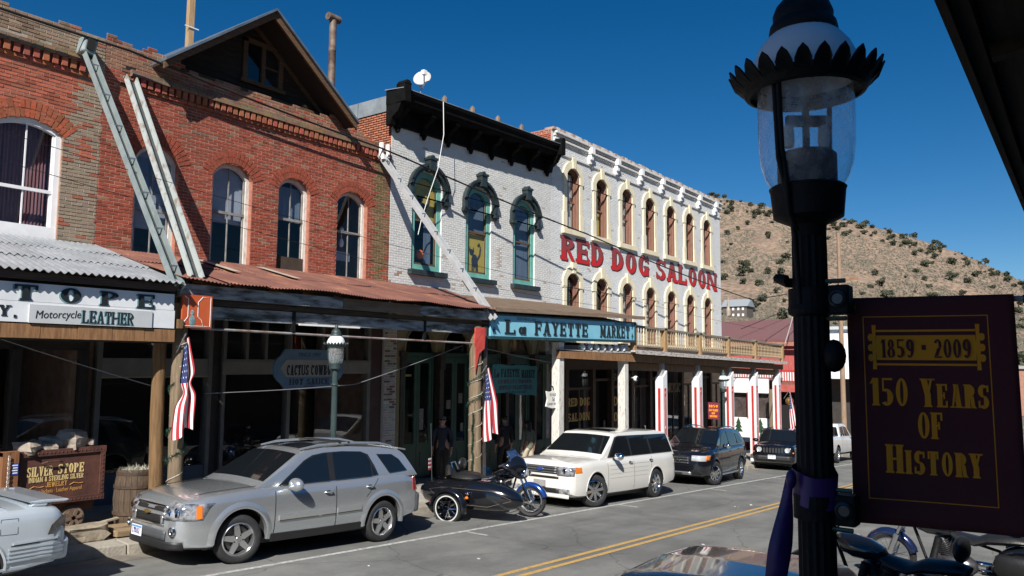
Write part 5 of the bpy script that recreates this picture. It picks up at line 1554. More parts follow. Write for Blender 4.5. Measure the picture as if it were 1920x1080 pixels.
ws = empty('candy_sign', (18.85, 12.45, 1.55), 'small white bell shaped sign hung by the chipped white post', 'sign')
MB().prism([(18.44, 2.05), (18.62, 2.02), (18.78, 2.05), (18.98, 2.02), (19.16, 2.04), (19.10, 1.8), (19.18, 1.60), (18.98, 1.555), (18.7, 1.56), (18.42, 1.62), (18.50, 1.82)], 'y', 12.36, 12.39).build('board', M('sign_cream_white', (.66, .65, .60), var=.04), ws)
mb = MB(); mb.tube([(18.72 + .1 * math.cos(R(a)), 12.375, 2.06 + .12 * math.sin(R(a))) for a in range(0, 181, 20)], .018, 6); mb.build('handle', m_black, ws)
plain_text('YE OLDE', .11, ink, ws, (18.60, 12.358, 1.90), FACE_Y, width=.38); plain_text('5\u00a2', .15, ink, ws, (18.73, 12.358, 1.76), FACE_Y); plain_text('CANDY SHOPPE', .09, ink, ws, (18.50, 12.358, 1.65), FACE_Y, width=.62)
MB().tube([(19.02, 12.38, 2.02), (19.02, 12.38, 2.6)], .008, 5).build('chain', m_alloy, ws)
# ================================================================ STREET FURNITURE AND SMALL THINGS
def crown_petals(mb, c, r0, r1, z0, z1, n, w_):
    for i in range(n):
        a = 2 * PI * i / n
        ca, sa = math.cos(a), math.sin(a); tx, ty = -sa, ca
        def P(r, z, s_): return (c[0] + r * ca + tx * s_, c[1] + r * sa + ty * s_, c[2] + z)
        rm, zm_ = r0 + (r1 - r0) * .62, z0 + (z1 - z0) * .40
        vs = [P(r0, z0, -w_), P(r0, z0, w_), P(rm, zm_, w_ * 1.02), P(rm + (r1 - rm) * .6, zm_ + (z1 - zm_) * .62, w_ * .6), P(r1, z1, 0), P(rm + (r1 - rm) * .6, zm_ + (z1 - zm_) * .62, -w_ * .6), P(rm, zm_, -w_ * 1.02)]
        e = .006
        vs2 = [(v[0] - ca * e, v[1] - sa * e, v[2] + e) for v in vs]
        k = len(vs)
        mb.add(vs + vs2, [tuple(range(k)), tuple(range(2 * k - 1, k - 1, -1))] + [(j, j + k, (j + 1) % k + k, (j + 1) % k) for j in range(k)])
def lamp(name, x, y, zbase, zc, label, detail=1, iron=m_black, k_=1.0):
    """old gas style street lamp; zc = middle of the glass globe"""
    L = empty(name, (x, y, zbase), label, 'street lamp')
    zc = zbase + (zc - zbase) / k_
    c = (x, y, zc)
    # fluted post
    n = 32; vs = []; zs = [zbase, zbase + .5, zbase + .55, zc - .52, zc - .46]
    rr_ = [.125, .115, .08, .073, .072]
    for z, r in zip(zs, rr_):
        for j in range(n):
            q = r * (1 if j % 2 else .93); a = 2 * PI * j / n
            vs.append((x + q * math.cos(a), y + q * math.sin(a), z))
    mb = MB().add(vs, [(i * n + j, i * n + (j + 1) % n, (i + 1) * n + (j + 1) % n, (i + 1) * n + j) for i in range(len(zs) - 1) for j in range(n)])
    for z in (zbase + .55, zc - .78): mb.lathe([(.075, -.03), (.092, -.02), (.096, 0), (.092, .02), (.075, .03)], 24, (x, y, z))
    mb.build('post', iron, L)
    cup = MB().lathe([(.072, -.46), (.075, -.41), (.13, -.385), (.147, -.375), (.150, -.34), (.158, -.26), (.163, -.245), (.150, -.235), (.12, -.235)], 32, c)
    cup.build('base_cup', iron, L, smooth=35)
    gl = MB().lathe([(.150, -.24), (.174, -.20), (.193, -.14), (.202, -.06), (.205, .05), (.205, .15), (.204, .225)], 40, c, cap=False)
    gl.build('globe', lamp_glass, L, smooth=80)
    hood = MB().lathe([(.235, .22), (.235, .27), (.225, .33), (.195, .395), (.165, .435), (.14, .458)], 32, c, cap=False)
    hood.build('white_dome', lamp_dome, L, smooth=80)
    cap = MB().lathe([(.14, .45), (.148, .47), (.142, .50), (.128, .52), (.130, .55), (.115, .59), (.08, .63), (.05, .65), (.045, .70), (.03, .74), (0, .78)], 28, c)
    cap.build('finial', iron, L, smooth=35)
    ring = MB().lathe([(.195, .205), (.242, .19), (.258, .21), (.245, .25), (.225, .25), (.225, .222), (.195, .222)], 40, c, cap=False)
    ring.build('crown_ring', iron, L, smooth=35)
    MB().lathe([(.235, .178), (.255, .184), (.276, .216), (.270, .218), (.250, .192), (.235, .188)], 40, c, cap=False).build('crown_skirt', iron, L, smooth=35)
    pt = MB(); crown_petals(pt, c, .266, .330, .206, .292, 24, .034); pt.build('petal_crown', iron, L)
    rod = MB()
    for k in range(2):
        a = R(167 + 180 * k)
        p = [(x + r_ * math.cos(a), y + r_ * math.sin(a), zc + z_) for r_, z_ in ((.10, -.44), (.155, -.37), (.178, -.22), (.206, -.10), (.216, .1), (.222, .22))]
        rod.tube(p, .012, 8)
    rod.build('globe_strap', iron, L, smooth=60)
    ins = MB().lathe([(.125, -.23), (.125, -.10), (.11, -.085), (0, -.085)], 24, c)
    ins.build('ballast', iron, L)
    if detail:
        fx = MB().tube([(x, y, zc - .08), (x, y, zc + .17)], .016, 8)
        fx.bar((x - .05, y + .07, zc + .06), (x + .05, y - .07, zc + .06), .03, .045)
        fx.build('socket_stem', iron, L)
        b = MB()
        for s_ in (-1, 1): b.lathe([(0, -.075), (.022, -.07), (.026, -.04), (.024, .0), (.02, .03)], 12, (x + s_ * .045, y - s_ * .063, zc + .01))
        b.build('bulb', M('frosted_bulb', (.55, .55, .52), var=0, rough=.3), L, smooth=60)
    L.scale = (k_, k_, k_)
    return L
def dusty_glass():
    m = bpy.data.materials.new('dusty_lamp_glass'); m.use_nodes = True
    N = m.node_tree.nodes; Lk = m.node_tree.links; N.remove(N['Principled BSDF'])
    t = N.new('ShaderNodeBsdfTransparent'); t.inputs[0].default_value = (.86, .90, .92, 1)
    d = N.new('ShaderNodeBsdfDiffuse'); d.inputs[0].default_value = (.75, .76, .76, 1)
    tl = N.new('ShaderNodeBsdfTranslucent'); tl.inputs[0].default_value = (.85, .85, .83, 1)
    a = N.new('ShaderNodeAddShader'); Lk.new(d.outputs[0], a.inputs[0]); Lk.new(tl.outputs[0], a.inputs[1])
    nz = N.new('ShaderNodeTexNoise'); nz.inputs['Scale'].default_value = 9; nz.inputs['Detail'].default_value = 8
    mr = N.new('ShaderNodeMapRange'); mr.inputs[1].default_value = .3; mr.inputs[2].default_value = .75; mr.inputs[3].default_value = .08; mr.inputs[4].default_value = .26
    Lk.new(nz.outputs[0], mr.inputs[0])
    m1 = N.new('ShaderNodeMixShader'); Lk.new(mr.outputs[0], m1.inputs[0]); Lk.new(t.outputs[0], m1.inputs[1]); Lk.new(a.outputs[0], m1.inputs[2])
    g = N.new('ShaderNodeBsdfGlossy'); g.inputs['Roughness'].default_value = .03
    fr = N.new('ShaderNodeFresnel'); ge = N.new('ShaderNodeNewGeometry'); mq = N.new('ShaderNodeMapRange'); mq.inputs[3].default_value = 1.4; mq.inputs[4].default_value = 1 / 1.4
    Lk.new(ge.outputs['Backfacing'], mq.inputs[0]); Lk.new(mq.outputs[0], fr.inputs[0])
    m2 = N.new('ShaderNodeMixShader'); Lk.new(fr.outputs[0], m2.inputs[0]); Lk.new(m1.outputs[0], m2.inputs[1]); Lk.new(g.outputs[0], m2.inputs[2])
    Lk.new(m2.outputs[0], N['Material Output'].inputs[0]); return m
lamp_glass = dusty_glass()
lamp_dome = M('milky_dome', (.66, .68, .70), var=.05, rough=.25)
m_lampgreen = M('dark_green_iron', (.018, .035, .035), (.03, .05, .05), scale=4, rough=.5)
LX, LY = 3.5, .965
nl = lamp('street_lamp', LX, LY, G(3.5) + .05, 3.86, 'big dark foreground street lamp with glass globe and petal crown', 1)
# conduit on the lamp, clamps and banner brackets
c_ = MB().tube([(LX - .20, LY + .075, 4.10), (LX - .205, LY + .06, 3.72), (LX - .165, LY + .05, 3.62), (LX - .10, LY + .03, 3.40), (LX - .085, LY + .02, 3.1)], .011, 8)
c_.build('conduit', m_black, nl, smooth=60)
for zc_ in (3.12, 2.245):
    b = MB(); b.lathe([(.078, -.05), (.092, -.05), (.092, .05), (.078, .05)], 24, (LX, LY, zc_ + .0)); b.build('clamp_band', m_black, nl)
    b = MB(); b.box(LX - .04, LX + .05, LY - .165, LY - .08, zc_ - .065, zc_ + .06); b.build('bracket_box', m_black, nl, bevel=.008)
    b = MB(); b.lathe([(.030, 0), (.036, .008), (.036, .014), (.026, .02), (.022, .012), (0, .012)], 18, (LX - .04, LY - .122, zc_), rot3(0, -90, 0)); b.build('bolt_cap', M('dull_steel', (.08, .085, .09), rough=.35, metal=.8), nl, smooth=40)
    for dz in (.078, -.082):
        MB().tube([(LX - .02, LY - .07, zc_ + dz), (LX - .02, LY - .15, zc_ + dz)], .010, 8).build('bracket_bolt', M('brass_bolt', (.20, .17, .10), rough=.35, metal=.7), nl)
MB().tube([(LX - .05, LY + .085, 3.21), (LX - .04, LY + .125, 3.22), (LX + .06, LY + .12, 3.21), (LX + .08, LY + .03, 3.2)], .022, 8).build('hose_clamp', m_black, nl, smooth=60)
MB().ball((LX - .02, LY - .095, 2.88), (.05, .05, .07), 12, 8).build('junction_knob', m_black, nl, smooth=60)
# banner
bn = empty('street_banner', (3.64, .85, 2.17), 'dark maroon foreground banner with gold lettering 1859 2009 150 YEARS OF HISTORY', 'banner', rot=(0, 0, R(10.3)))
m_maroon = M('maroon_cloth', (.11, .022, .024), (.13, .028, .03), scale=3, rough=.85, bump=.15, bscale=300)
m_gold = M('gold_print', (1.0, .35, .012), (1.0, .38, .016), scale=3, rough=.8, bump=.15, bscale=300)
BW, BH = .625, .965
mb = MB(); nu, nv = 24, 30
def bsurf(u, v): return .012 * math.sin(u / BW * 2.6 + .4) * (1 - .5 * v / BH) + .006 * math.sin(v * 5 + u * 3)
for i in range(nu + 1):
    for j in range(nv + 1):
        u, v = BW * i / nu, BH * j / nv
        mb.v.append((bsurf(u, v), -u - .012 * (BH - v) / BH * (i / nu), v))
mb.f = [(i * (nv + 1) + j, (i + 1) * (nv + 1) + j, (i + 1) * (nv + 1) + j + 1, i * (nv + 1) + j + 1) for i in range(nu) for j in range(nv)]; mb.c = [None] * len(mb.f)
bo = mb.build('cloth', m_maroon, bn, smooth=180, local=True)
sm = bo.modifiers.new('thick', 'SOLIDIFY'); sm.thickness = .004; sm.offset = 1
def on_banner(mb, name, mat, off=.0045):
    """flat print that follows the hang of the cloth"""
    bm = bmesh.new(); me = mb.mesh(name); bm.from_mesh(me)
    bmesh.ops.triangulate(bm, faces=bm.faces)
    bm.to_mesh(me); bm.free()
    for v in me.vertices:
        u, vv = -v.co.y, v.co.z
        v.co.x = bsurf(u, vv) - off + v.co.x
        v.co.y -= .012 * (BH - vv) / BH * (u / BW)
    me.materials.append(mat)
    inst(me, name, (0, 0, 0), bn, local=True)
def bprint(txt, u0, u1, z, h, caps=None, mat=m_gold, name='print', off=.0045, **kw):
    on_banner(slab_text(MB(), txt, u0, u1, z, h, 'x', 0, -.0015, caps=caps, **kw), name, mat, off)
kw = dict(T=.2, t=.08, s=.07, o=.05, W=.5, gap=.12)
def frame_strip(u0, u1, z0, z1, t):
    mb = MB(); n = 16
    for k in range(n):
        for (a, b, c, d) in ((u0 + (u1 - u0) * k / n, u0 + (u1 - u0) * (k + 1) / n, z0, z0 + t), (u0 + (u1 - u0) * k / n, u0 + (u1 - u0) * (k + 1) / n, z1 - t, z1), (u0, u0 + t, z0 + (z1 - z0) * k / n, z0 + (z1 - z0) * (k + 1) / n), (u1 - t, u1, z0 + (z1 - z0) * k / n, z0 + (z1 - z0) * (k + 1) / n)):
            mb.box(-.001, 0, -b, -a, c, d)
    return mb
on_banner(frame_strip(.062, .530, .105, .882, .0035), 'border_line', m_gold)
mb = MB()
n = 14
for k in range(n):      # gold plaque with scrolled ends
    a, b = .112 + .37 * k / n, .112 + .37 * (k + 1) / n
    mb.box(-.001, 0, -b, -a, .695, .800); mb.box(-.001, 0, -b, -a, .815, .824); mb.box(-.001, 0, -b, -a, .672, .681)
on_banner(mb, 'plaque', m_gold)
for cu in (.104, .490):
    mb = MB()
    mb.prism([(-(cu - .008), .655), (-(cu + .008), .655), (-(cu + .006), .70), (-(cu + .009), .748), (-(cu + .006), .795), (-(cu + .008), .845), (-(cu - .008), .845), (-(cu - .006), .795), (-(cu - .009), .748), (-(cu - .006), .70)], 'x', 0, -.001)
    s_ = -1 if cu < .3 else 1
    for zz in (.705, .748, .792):
        p = [(-(cu + s_ * (.014 + .011 * math.cos(R(a)))), zz + .016 * math.sin(R(a))) for a in range(0, 360, 30)]
        mb.prism(p, 'x', 0, -.001)
    on_banner(mb, 'scroll_end', m_gold, .0048)
bprint('1859', .135, .255, .705, .078, mat=m_maroon, off=.0058, **kw)
bprint('.', .284, .300, .71, .07, mat=m_maroon, off=.0058, T=.3, W=.3)
bprint('2009', .330, .462, .705, .078, mat=m_maroon, off=.0058, **kw)
kwc = dict(T=.25, t=.075, s=.06, o=.045, W=.5, gap=.12)
bprint('150 YEARS', .092, .516, .500, .118, caps=[1, 1, 1, 1, 1, 0, 0, 0, 0], **kwc)
bprint('O', .258, .300, .368, .110, **kwc); bprint('F', .308, .348, .368, .110, **kwc)
bprint('HISTORY', .135, .480, .218, .120, caps=[1, 0, 0, 0, 0, 0, 0], **kwc)
for zz in (.925, .055):
    MB().lathe([(.010, 0), (.017, -.002), (.017, .004), (.010, .004)], 20, (-.008 + bsurf(.02, zz), -.020, zz), rot3(0, 90, 0), cap=False).build('grommet', M('brass_grommet', (.42, .30, .10), rough=.35, metal=.8), bn, local=True)
for zz in (.948, .022):
    MB().tube([(.030, .12, zz), (.030, -.66, zz)], .012, 10).build('banner_arm', M('white_rod', (.45, .45, .44), var=.05), bn, local=True)
MB().tube([(.030, -.66, .948), (.030, -.72, .948)], .016, 10).build('arm_tip', m_black, bn, local=True)
for (z0, z1) in ((.965, .925), (.02, .055)):
    MB().tube([(-.03, .06, z0 - .02), (-.012, -.02, z1)], .006, 6).build('tie_cord', m_black, bn, local=True)
# purple ribbon tied round the lamp
rb = empty('purple_ribbon', (LX, LY, 1.9), 'purple satin ribbon tied round the dark lamp post', 'ribbon')
m_purp = M('purple_satin', (.045, .014, .11), (.07, .024, .17), scale=4, stretch=(6, 6, .8), rough=.4)
mb = MB()
n = 28
for k in range(n):
    a0, a1 = 2 * PI * k / n, 2 * PI * (k + 1) / n
    def q(a, t): r_ = .090 + .006 * math.sin(a * 5 + t * 4); return (LX + r_ * math.cos(a), LY + r_ * math.sin(a), 2.27 + .13 * t + .03 * math.sin(a + 1))
    mb.add([q(a0, 0), q(a1, 0), q(a1, 1), q(a0, 1)], [(0, 1, 2, 3)])
mb.build('band', m_purp, rb, smooth=80)
for (dx, dy, w0, w1, lng, lb_) in ((-.085, .085, .03, .085, .46, 0),):
    mb = MB()
    for k in range(13):
        t = k / 12
        wv = w0 + (w1 - w0) * min(1, t * 1.6)
        cx = LX + dx * (1 + .25 * t); cy = LY + dy * (1 + (.75 if lb_ == 0 else 1.6) * t)
        for s_ in (-1, 1): mb.v.append((cx + .012 * math.sin(6 * t + s_) - s_ * wv * .2, cy + s_ * wv * .5, 2.36 - lng * t + (.05 * s_ * (t > .95))))
    mb.f = [(2 * k, 2 * k + 1, 2 * k + 3, 2 * k + 2) for k in range(12)]; mb.c = [None] * 12
    o = mb.build('tail', m_purp, rb, smooth=180); sm = o.modifiers.new('t', 'SOLIDIFY'); sm.thickness = .004
MB().ball((LX - .09, LY + .075, 2.36), (.022, .022, .04), 10, 8).build('knot', m_purp, rb, smooth=80)

lamp('street_lamp', 10.55, 12.15, G(10.55) + .17, 2.98, 'green street lamp with white dome beside the blue hanging sign', 0, m_lampgreen, .78)
fl = lamp('street_lamp', 31.15, 12.15, G(31.15) + .17, 2.02, 'far dark street lamp between the striped saloon posts', 0, m_lampgreen, .78)
fb = empty('street_banner', (30.0, 12.1, .2), 'small far maroon banner with gold lettering hung on the far lamp', 'banner')
MB().box(30.985, 31.0, 12.28, 12.76, .60, 1.28).build('cloth', M('maroon_far', (.16, .02, .035), var=.1), fb)
for txt, u0, u1, z, h in (('1859', -12.70, -12.34, 1.08, .10), ('150 YEARS', -12.71, -12.33, .92, .09), ('OF', -12.6, -12.45, .80, .08), ('HISTORY', -12.68, -12.36, .68, .08)):
    slab_text(MB(), txt, u0, u1, z, h, 'x', 30.984, 30.978, T=.26).build('print', m_gold, fb)
MB().tube([(31.0, 12.2, 1.285), (31.0, 12.8, 1.285)], .012, 6).build('banner_arm', m_black, fb)

# ---- ore cart ----
cart = empty('ore_cart', (5.7, 12.95, .2), 'rusty brown ore cart lettered SILVER STOPE filled with rocks', 'cart')
m_cart = M('rusty_cart_steel', (.05, .018, .013), (.095, .036, .024), scale=4, rough=.75, bump=.3)
m_cartw = M('cart_orange_wood', (.15, .06, .022), (.24, .105, .042), scale=3, stretch=WOOD, rough=.8)
cx0, cx1, cyf = 5.17, 6.40, 12.9
MB().add([(cx0, cyf, .70), (cx1 + .03, cyf, .64), (cx1 + .02, cyf, 1.40), (cx0, cyf, 1.40), (cx0, 13.7, .70), (cx1 + .03, 13.7, .64), (cx1 + .02, 13.7, 1.40), (cx0, 13.7, 1.40)],
         [(0, 1, 2, 3), (0, 4, 5, 1), (1, 5, 6, 2), (4, 7, 6, 5), (3, 7, 4, 0)]).build('box_body', m_cart, cart)
for z0, z1 in ((1.36, 1.45), (.64, .70)):
    tilt_box(MB(), cx0 - .03, cx1 + .05, cyf - .03, cyf + .02, z0, z1, z0 - (.03 if z0 < 1 else 0), z1).build('rim_strip', m_cart, cart)
for x in (cx0 - .02, cx1 - .03): MB().box(x, x + .07, cyf - .028, cyf + .02, .66, 1.42).build('corner_strip', m_cart, cart)
mb = MB()
for k in range(22):
    t = k / 21
    mb.ball((cx0 + .03 + (cx1 - cx0 - .02) * t, cyf - .03, 1.405), .012, 6, 4); mb.ball((cx0 + .03 + (cx1 - cx0 - .02) * t, cyf - .03, .67 - .02 * t), .012, 6, 4)
for k in range(10):
    mb.ball((cx1 + .005, cyf - .03, .72 + .065 * k), .012, 6, 4); mb.ball((cx0 + .02, cyf - .03, .74 + .065 * k), .012, 6, 4)
mb.build('rivets', m_cart, cart)
MB().box(4.93, 5.02, 12.82, 13.5, .66, 1.46).build('end_board', m_cartw, cart); MB().box(5.03, 5.145, 12.82, 12.95, .62, 1.44).build('end_board', m_cartw, cart)
MB().box(4.93, 5.15, 12.83, 13.6, 1.40, 1.47).build('top_board', m_cartw, cart)
pts = [(4.99, 12.79, 1.42), (5.01, 12.79, 1.2), (4.99, 12.79, .9), (5.0, 12.79, .66)]
mb = MB()
for k in range(22): mb.tube([(5.0 + .012 * math.cos(R(a)), 12.79 + (.01 if k % 2 else 0) * math.sin(R(a)), 1.40 - k * .033 + .022 * math.sin(R(a))) for a in range(0, 360, 60)], .005, 5, closed=True)
mb.build('chain', M('pale_chain', (.38, .37, .34), rough=.5, metal=.5), cart)
mb = MB(); mb.tube([(5.48, 12.87, 1.25), (5.55, 12.83, 1.275), (5.72, 12.83, 1.275), (5.78, 12.87, 1.25)], .013, 6); mb.build('handle', m_cart, cart)
m_straw = M('straw_letter_paint', (.55, .43, .20), var=.15); m_amber = M('amber_letter_paint', (.42, .22, .06), var=.15)
slab_text(MB(), 'SILVER', 5.30, 5.66, 1.06, .145, 'y', cyf + .001, cyf - .006, T=.22).build('lettering', m_straw, cart)
slab_text(MB(), 'STOPE', 5.74, 6.12, 1.07, .145, 'y', cyf + .001, cyf - .006, T=.22).build('lettering', m_straw, cart)
slab_text(MB(), 'INDIAN & STERLING SILVER', 5.33, 6.12, .975, .075, 'y', cyf + .001, cyf - .005, T=.16).build('lettering', m_straw, cart)
slab_text(MB(), 'JEWELRY', 5.57, 5.88, .885, .075, 'y', cyf + .001, cyf - .005, T=.16).build('lettering', m_amber, cart)
plain_text('Leather Jackets \u00b7 Leather Apparel', .09, m_amber, cart, (5.32, cyf - .003, .80), FACE_Y, width=.78)
for s_ in (-1, 1):
    xm = 5.44 if s_ < 0 else 6.02
    MB().tube([(xm - .1, cyf - .004, .885), (xm - .04, cyf - .004, .915), (xm + .04, cyf - .004, .895), (xm + .1, cyf - .004, .90)], .007, 5).build('scroll', m_amber, cart)
MB().box(5.04, 5.14, 12.812, 12.818, 1.13, 1.30).build('blue_notice', M('blue_notice', (.02, .06, .32), var=.05), cart)
for k in range(4): MB().box(5.055 + .008 * (k % 2), 5.128, 12.808, 12.811, 1.262 - k * .037, 1.278 - k * .037).build('notice_line', m_white, cart)
for x in (5.35, 6.02):
    w = MB().lathe([(.06, -.05), (.15, -.05), (.19, -.045), (.19, .0), (.165, .01), (.165, .04), (.12, .045), (.06, .03)], 24, (x, 12.98, .36), rot3(90, 0, 0))
    wh = w.build('wheel', M('old_wheel_iron', (.10, .065, .045), (.19, .14, .10), scale=5, rough=.8, bump=.3), cart, smooth=40)
    mb = MB()
    for k in range(6):
        a = R(60 * k + 10); mb.bar((x, 12.925, .36), (x + .13 * math.cos(a), 12.925, .36 + .13 * math.sin(a)), .045, .02, up=(0, 1, 0))
    mb.lathe([(0, -.06), (.045, -.06), (.05, .0)], 12, (x, 12.94, .36), rot3(90, 0, 0)); mb.build('spokes', M('rust_spokes', (.15, .10, .07), var=.2), wh)
MB().box(5.1, 6.35, 13.0, 13.6, .45, .66).build('chassis', m_cart, cart)
m_rockp = M('ore_rock_pale', (.24, .195, .155), (.38, .33, .275), scale=6, rough=.95, bump=.7, bscale=14)
rocks = [((5.33, 13.02, 1.48), (.34, .3, .20), 1, 'slanted tan rock at the left of the ore cart'), ((5.62, 13.05, 1.47), (.26, .24, .14), 2, 'flat pale rock left of the big boulder in the cart'), ((5.70, 13.2, 1.56), (.24, .2, .12), 7, 'small rock lying behind the flat pale rock in the cart'),
         ((5.98, 13.05, 1.56), (.36, .32, .30), 3, 'big pale grey boulder on top of the ore cart'), ((5.80, 13.15, 1.50), (.3, .3, .22), 5, 'shaded rock left against the big boulder'), ((6.24, 13.0, 1.52), (.2, .14, .10), 6, 'thin tilted rock at the right of the ore cart'), ((6.22, 13.1, 1.43), (.26, .2, .1), 8, 'low rock under the thin tilted one in the cart')]
for c, sz, sd, lb in rocks: tag(rock_obj('rock', c, sz, sd, m_rockp, sd * 40, 2), lb, 'rock')
o = MB().bar((6.3, 12.65, .28), (7.05, 12.75, .34), .07, .025).build('pry_bar', M('pale_stick', (.38, .32, .23), var=.2)); tag(o, 'pale wooden stick lying on the pavement right of the cart wheel', 'stick')
# ---- barrels ----
def barrel(x, y, h, r, label, lid=True):
    z = G(x) + .18
    b = empty('barrel', (x, y, z), label, 'barrel')
    m_st = M('barrel_stave_dark', (.050, .032, .02), (.10, .068, .042), scale=3, stretch=WOOD, rough=.85, bump=.4)
    n = 22
    for k in range(n):
        a0, a1 = 2 * PI * (k + .03) / n, 2 * PI * (k + .97) / n; mb = MB(); vs = []
        for t in (0, .2, .5, .8, 1):
            rr_ = r * (.84 + .16 * math.sin(PI * t))
            for a, d in ((a0, 0), (a1, 0), (a1, -.03), (a0, -.03)): vs.append((x + (rr_ + d) * math.cos(a), y + (rr_ + d) * math.sin(a), z + h * t))
        fs = []
        for i in range(4):
            for j in range(4): fs.append((i * 4 + j, i * 4 + (j + 1) % 4, i * 4 + 4 + (j + 1) % 4, i * 4 + 4 + j))
        fs += [(0, 1, 2, 3), (16, 19, 18, 17)]
        mb.add(vs, fs).build('stave', m_st, b)
    for t in (.06, .28, .72, .94):
        rr_ = r * (.84 + .16 * math.sin(PI * t)) + .006
        MB().lathe([(rr_, -.025), (rr_ + .006, -.025), (rr_ + .006, .025), (rr_, .025)], 28, (x, y, z + h * t), cap=False).build('hoop', M('hoop_iron', (.04, .035, .03), (.12, .07, .045), scale=6, rough=.7, metal=.4), b)
    MB().lathe([(0, -.08), (r * .8, -.08)], 20, (x, y, z + h)).build('soil', m_dark, b)
    return b
barrel(6.90, 12.75, .95, .33, 'dark oak barrel planter standing at the kerb left of the log posts')
barrel(7.35, 13.2, .80, .28, 'smaller weathered barrel half hidden behind the bare tan log post')
mb = MB(); rr = random.Random(9)
for i in range(150):
    p = Vector((6.9 + rr.gauss(0, .12), 12.75 + rr.gauss(0, .12), G(6.9) + 1.08)); d = Vector((rr.gauss(0, .6), rr.gauss(0, .6), 1)).normalized() * rr.uniform(.05, .14)
    s_ = d.cross(Vector((1, .3, .2))).normalized() * .01; mb.add([p - s_, p + s_, p + d], [(0, 1, 2)])
tag(mb.build('dry_plant', M('dry_stems', (.20, .20, .15), (.36, .36, .30), scale=9)), 'dry pale stems growing out of the dark oak barrel', 'plant', kind='stuff')

# ---- overhead wires ----
def wire(name, pts, r, label, mat=m_wire):
    P = []
    for (a, b) in zip(pts, pts[1:]):
        a, b = Vector(a), Vector(b); L_ = (b - a).length
        for k in range(10):
            t = k / 10; p = a.lerp(b, t); p.z -= 4 * t * (1 - t) * L_ * .006; P.append(p)
    P.append(Vector(pts[-1]))
    tag(MB().tube(P, r, 5).build(name, mat), label, 'cable')
wire('overhead_cable', [(3.2, 15.15, 9.02), (7.6, 15.15, 8.98), (14.6, 15.15, 8.58), (15.3, 15.1, 8.5), (24.4, 14.6, 7.55), (40, 14.0, 6.2), (60, 14.4, 9.0)], .026, 'thick black overhead cable strung along the whole row of facades')
wire('overhead_cable', [(4.5, 13.5, 6.4), (14, 13.4, 5.6), (24, 13.2, 5.2), (39, 13, 4.6)], .006, 'upper of two thin wires crossing below the upstairs windows')
wire('overhead_cable', [(4.5, 13.7, 6.0), (14, 13.5, 5.1), (24, 13.2, 4.75)], .006, 'lower of two thin wires crossing below the upstairs windows')
wire('overhead_cable', [(60, 1.6, 14.8), (30, .9, 9.4)], .016, 'black wire against the sky at the right edge', )
wire('overhead_cable', [(38.9, 12.0, 3.9), (46, 13.6, 6.0), (60, 14.5, 9.2)], .022, 'pale guy wire rising from the end of balcony to utility pole', M('pale_guy', (.4, .39, .36), var=0))
wire('overhead_cable', [(46.6, 17.0, 5.0), (52, 15.6, 6.6), (60, 14.5, 8.8)], .022, 'dark service wire crossing the maroon roof')
wire('overhead_cable', [(4.6, 12.6, 3.15), (7.1, 12.4, 2.35)], .008, 'thin wire sagging in the shade under the left awning', M('grey_wire', (.2, .2, .2), var=0))
wire('overhead_cable', [(8.0, 12.6, 2.25), (11.5, 12.6, 2.35), (14.9, 12.5, 3.25)], .008, 'thin wire sagging in the shade behind the green street lamp', M('grey_wire', (.2, .2, .2), var=0))
wire('overhead_cable', [(15.4, 12.7, 3.3), (19.0, 12.6, 2.85)], .008, 'thin wire in the shade above the teal sign', M('grey_wire', (.2, .2, .2), var=0))

# ---- utility pole ----
up = empty('utility_pole', (60, 14.45, G(60)), 'tall wooden utility pole with one crossarm beyond the saloon', 'utility pole')
MB().tube([(60, 14.45, G(60)), (60, 14.45, 12.5)], [.20, .12], 12).build('pole', M('pole_wood', (.20, .13, .085), (.30, .21, .14), scale=2, stretch=WOOD, rough=.9), up, smooth=60)
MB().bar((60, 15.9, 8.95), (60, 13.2, 9.15), .12, .14).build('crossarm', M('arm_wood', (.26, .13, .06), var=.2), up)

# ---- red barn-like shop ----
rbn = empty('red_barn', (50, 18, G(50)), 'red board building with broad maroon roof beyond the saloon', 'building')
m_redb = M('red_board_paint', (.30, .055, .05), (.42, .10, .085), scale=3, stretch=WOOD, rough=.8, bump=.2)
m_marr = M('maroon_shingle', (.115, .050, .052), (.16, .075, .074), scale=9, rough=.9, bump=.4)
bx = 47.0
MB().add([(bx - .5, 24, 4.20), (bx - .5, 13.3, 4.36), (bx + 5, 13.3, 5.90), (bx + 5, 24, 5.70), (bx - .5, 24, 4.08), (bx - .5, 13.3, 4.24), (bx + 5, 13.3, 5.78), (bx + 5, 24, 5.58)],
         [(0, 1, 2, 3), (4, 7, 6, 5), (0, 4, 5, 1), (1, 5, 6, 2), (2, 6, 7, 3), (3, 7, 4, 0)]).build('roof', m_marr, rbn)
k = 0
y = 13.6
while y < 23.5:
    MB().box(bx + .004 * (k % 2), bx + .05, y, y + .36, G(bx) + .1, 4.2).build('wall_board', m_redb, rbn); y += .367; k += 1
MB().box(bx + .06, bx + 5, 13.6, 23.5, -4, 4.1).build('inner_wall', m_redb, rbn)
MB().box(bx + 4.8, bx + 5, 13.4, 24, 4.0, 5.55).build('rear_loft', m_marr, rbn)
tilt_box(MB(), bx - .6, bx - .51, 13.2, 24, 3.95, 4.20, 3.95, 4.20).build('eave_fascia', M('red_fascia', (.30, .13, .095), var=.2), rbn)
MB().box(bx - .3, bx + 4, 12.6, 13.5, 2.9, 3.1).build('porch_beam', M('pale_beam', (.40, .36, .32), var=.2), rbn)
MB().box(bx - 1.2, bx - .02, 12.95, 18.0, 1.72, 1.85).build('awning_roof', M('brown_awning', (.15, .085, .06), var=.2), rbn)
rb_ = MB().box(-.03, .03, -.03, .03, 0, .62).mesh('picket'); rb_.materials.append(m_pw)
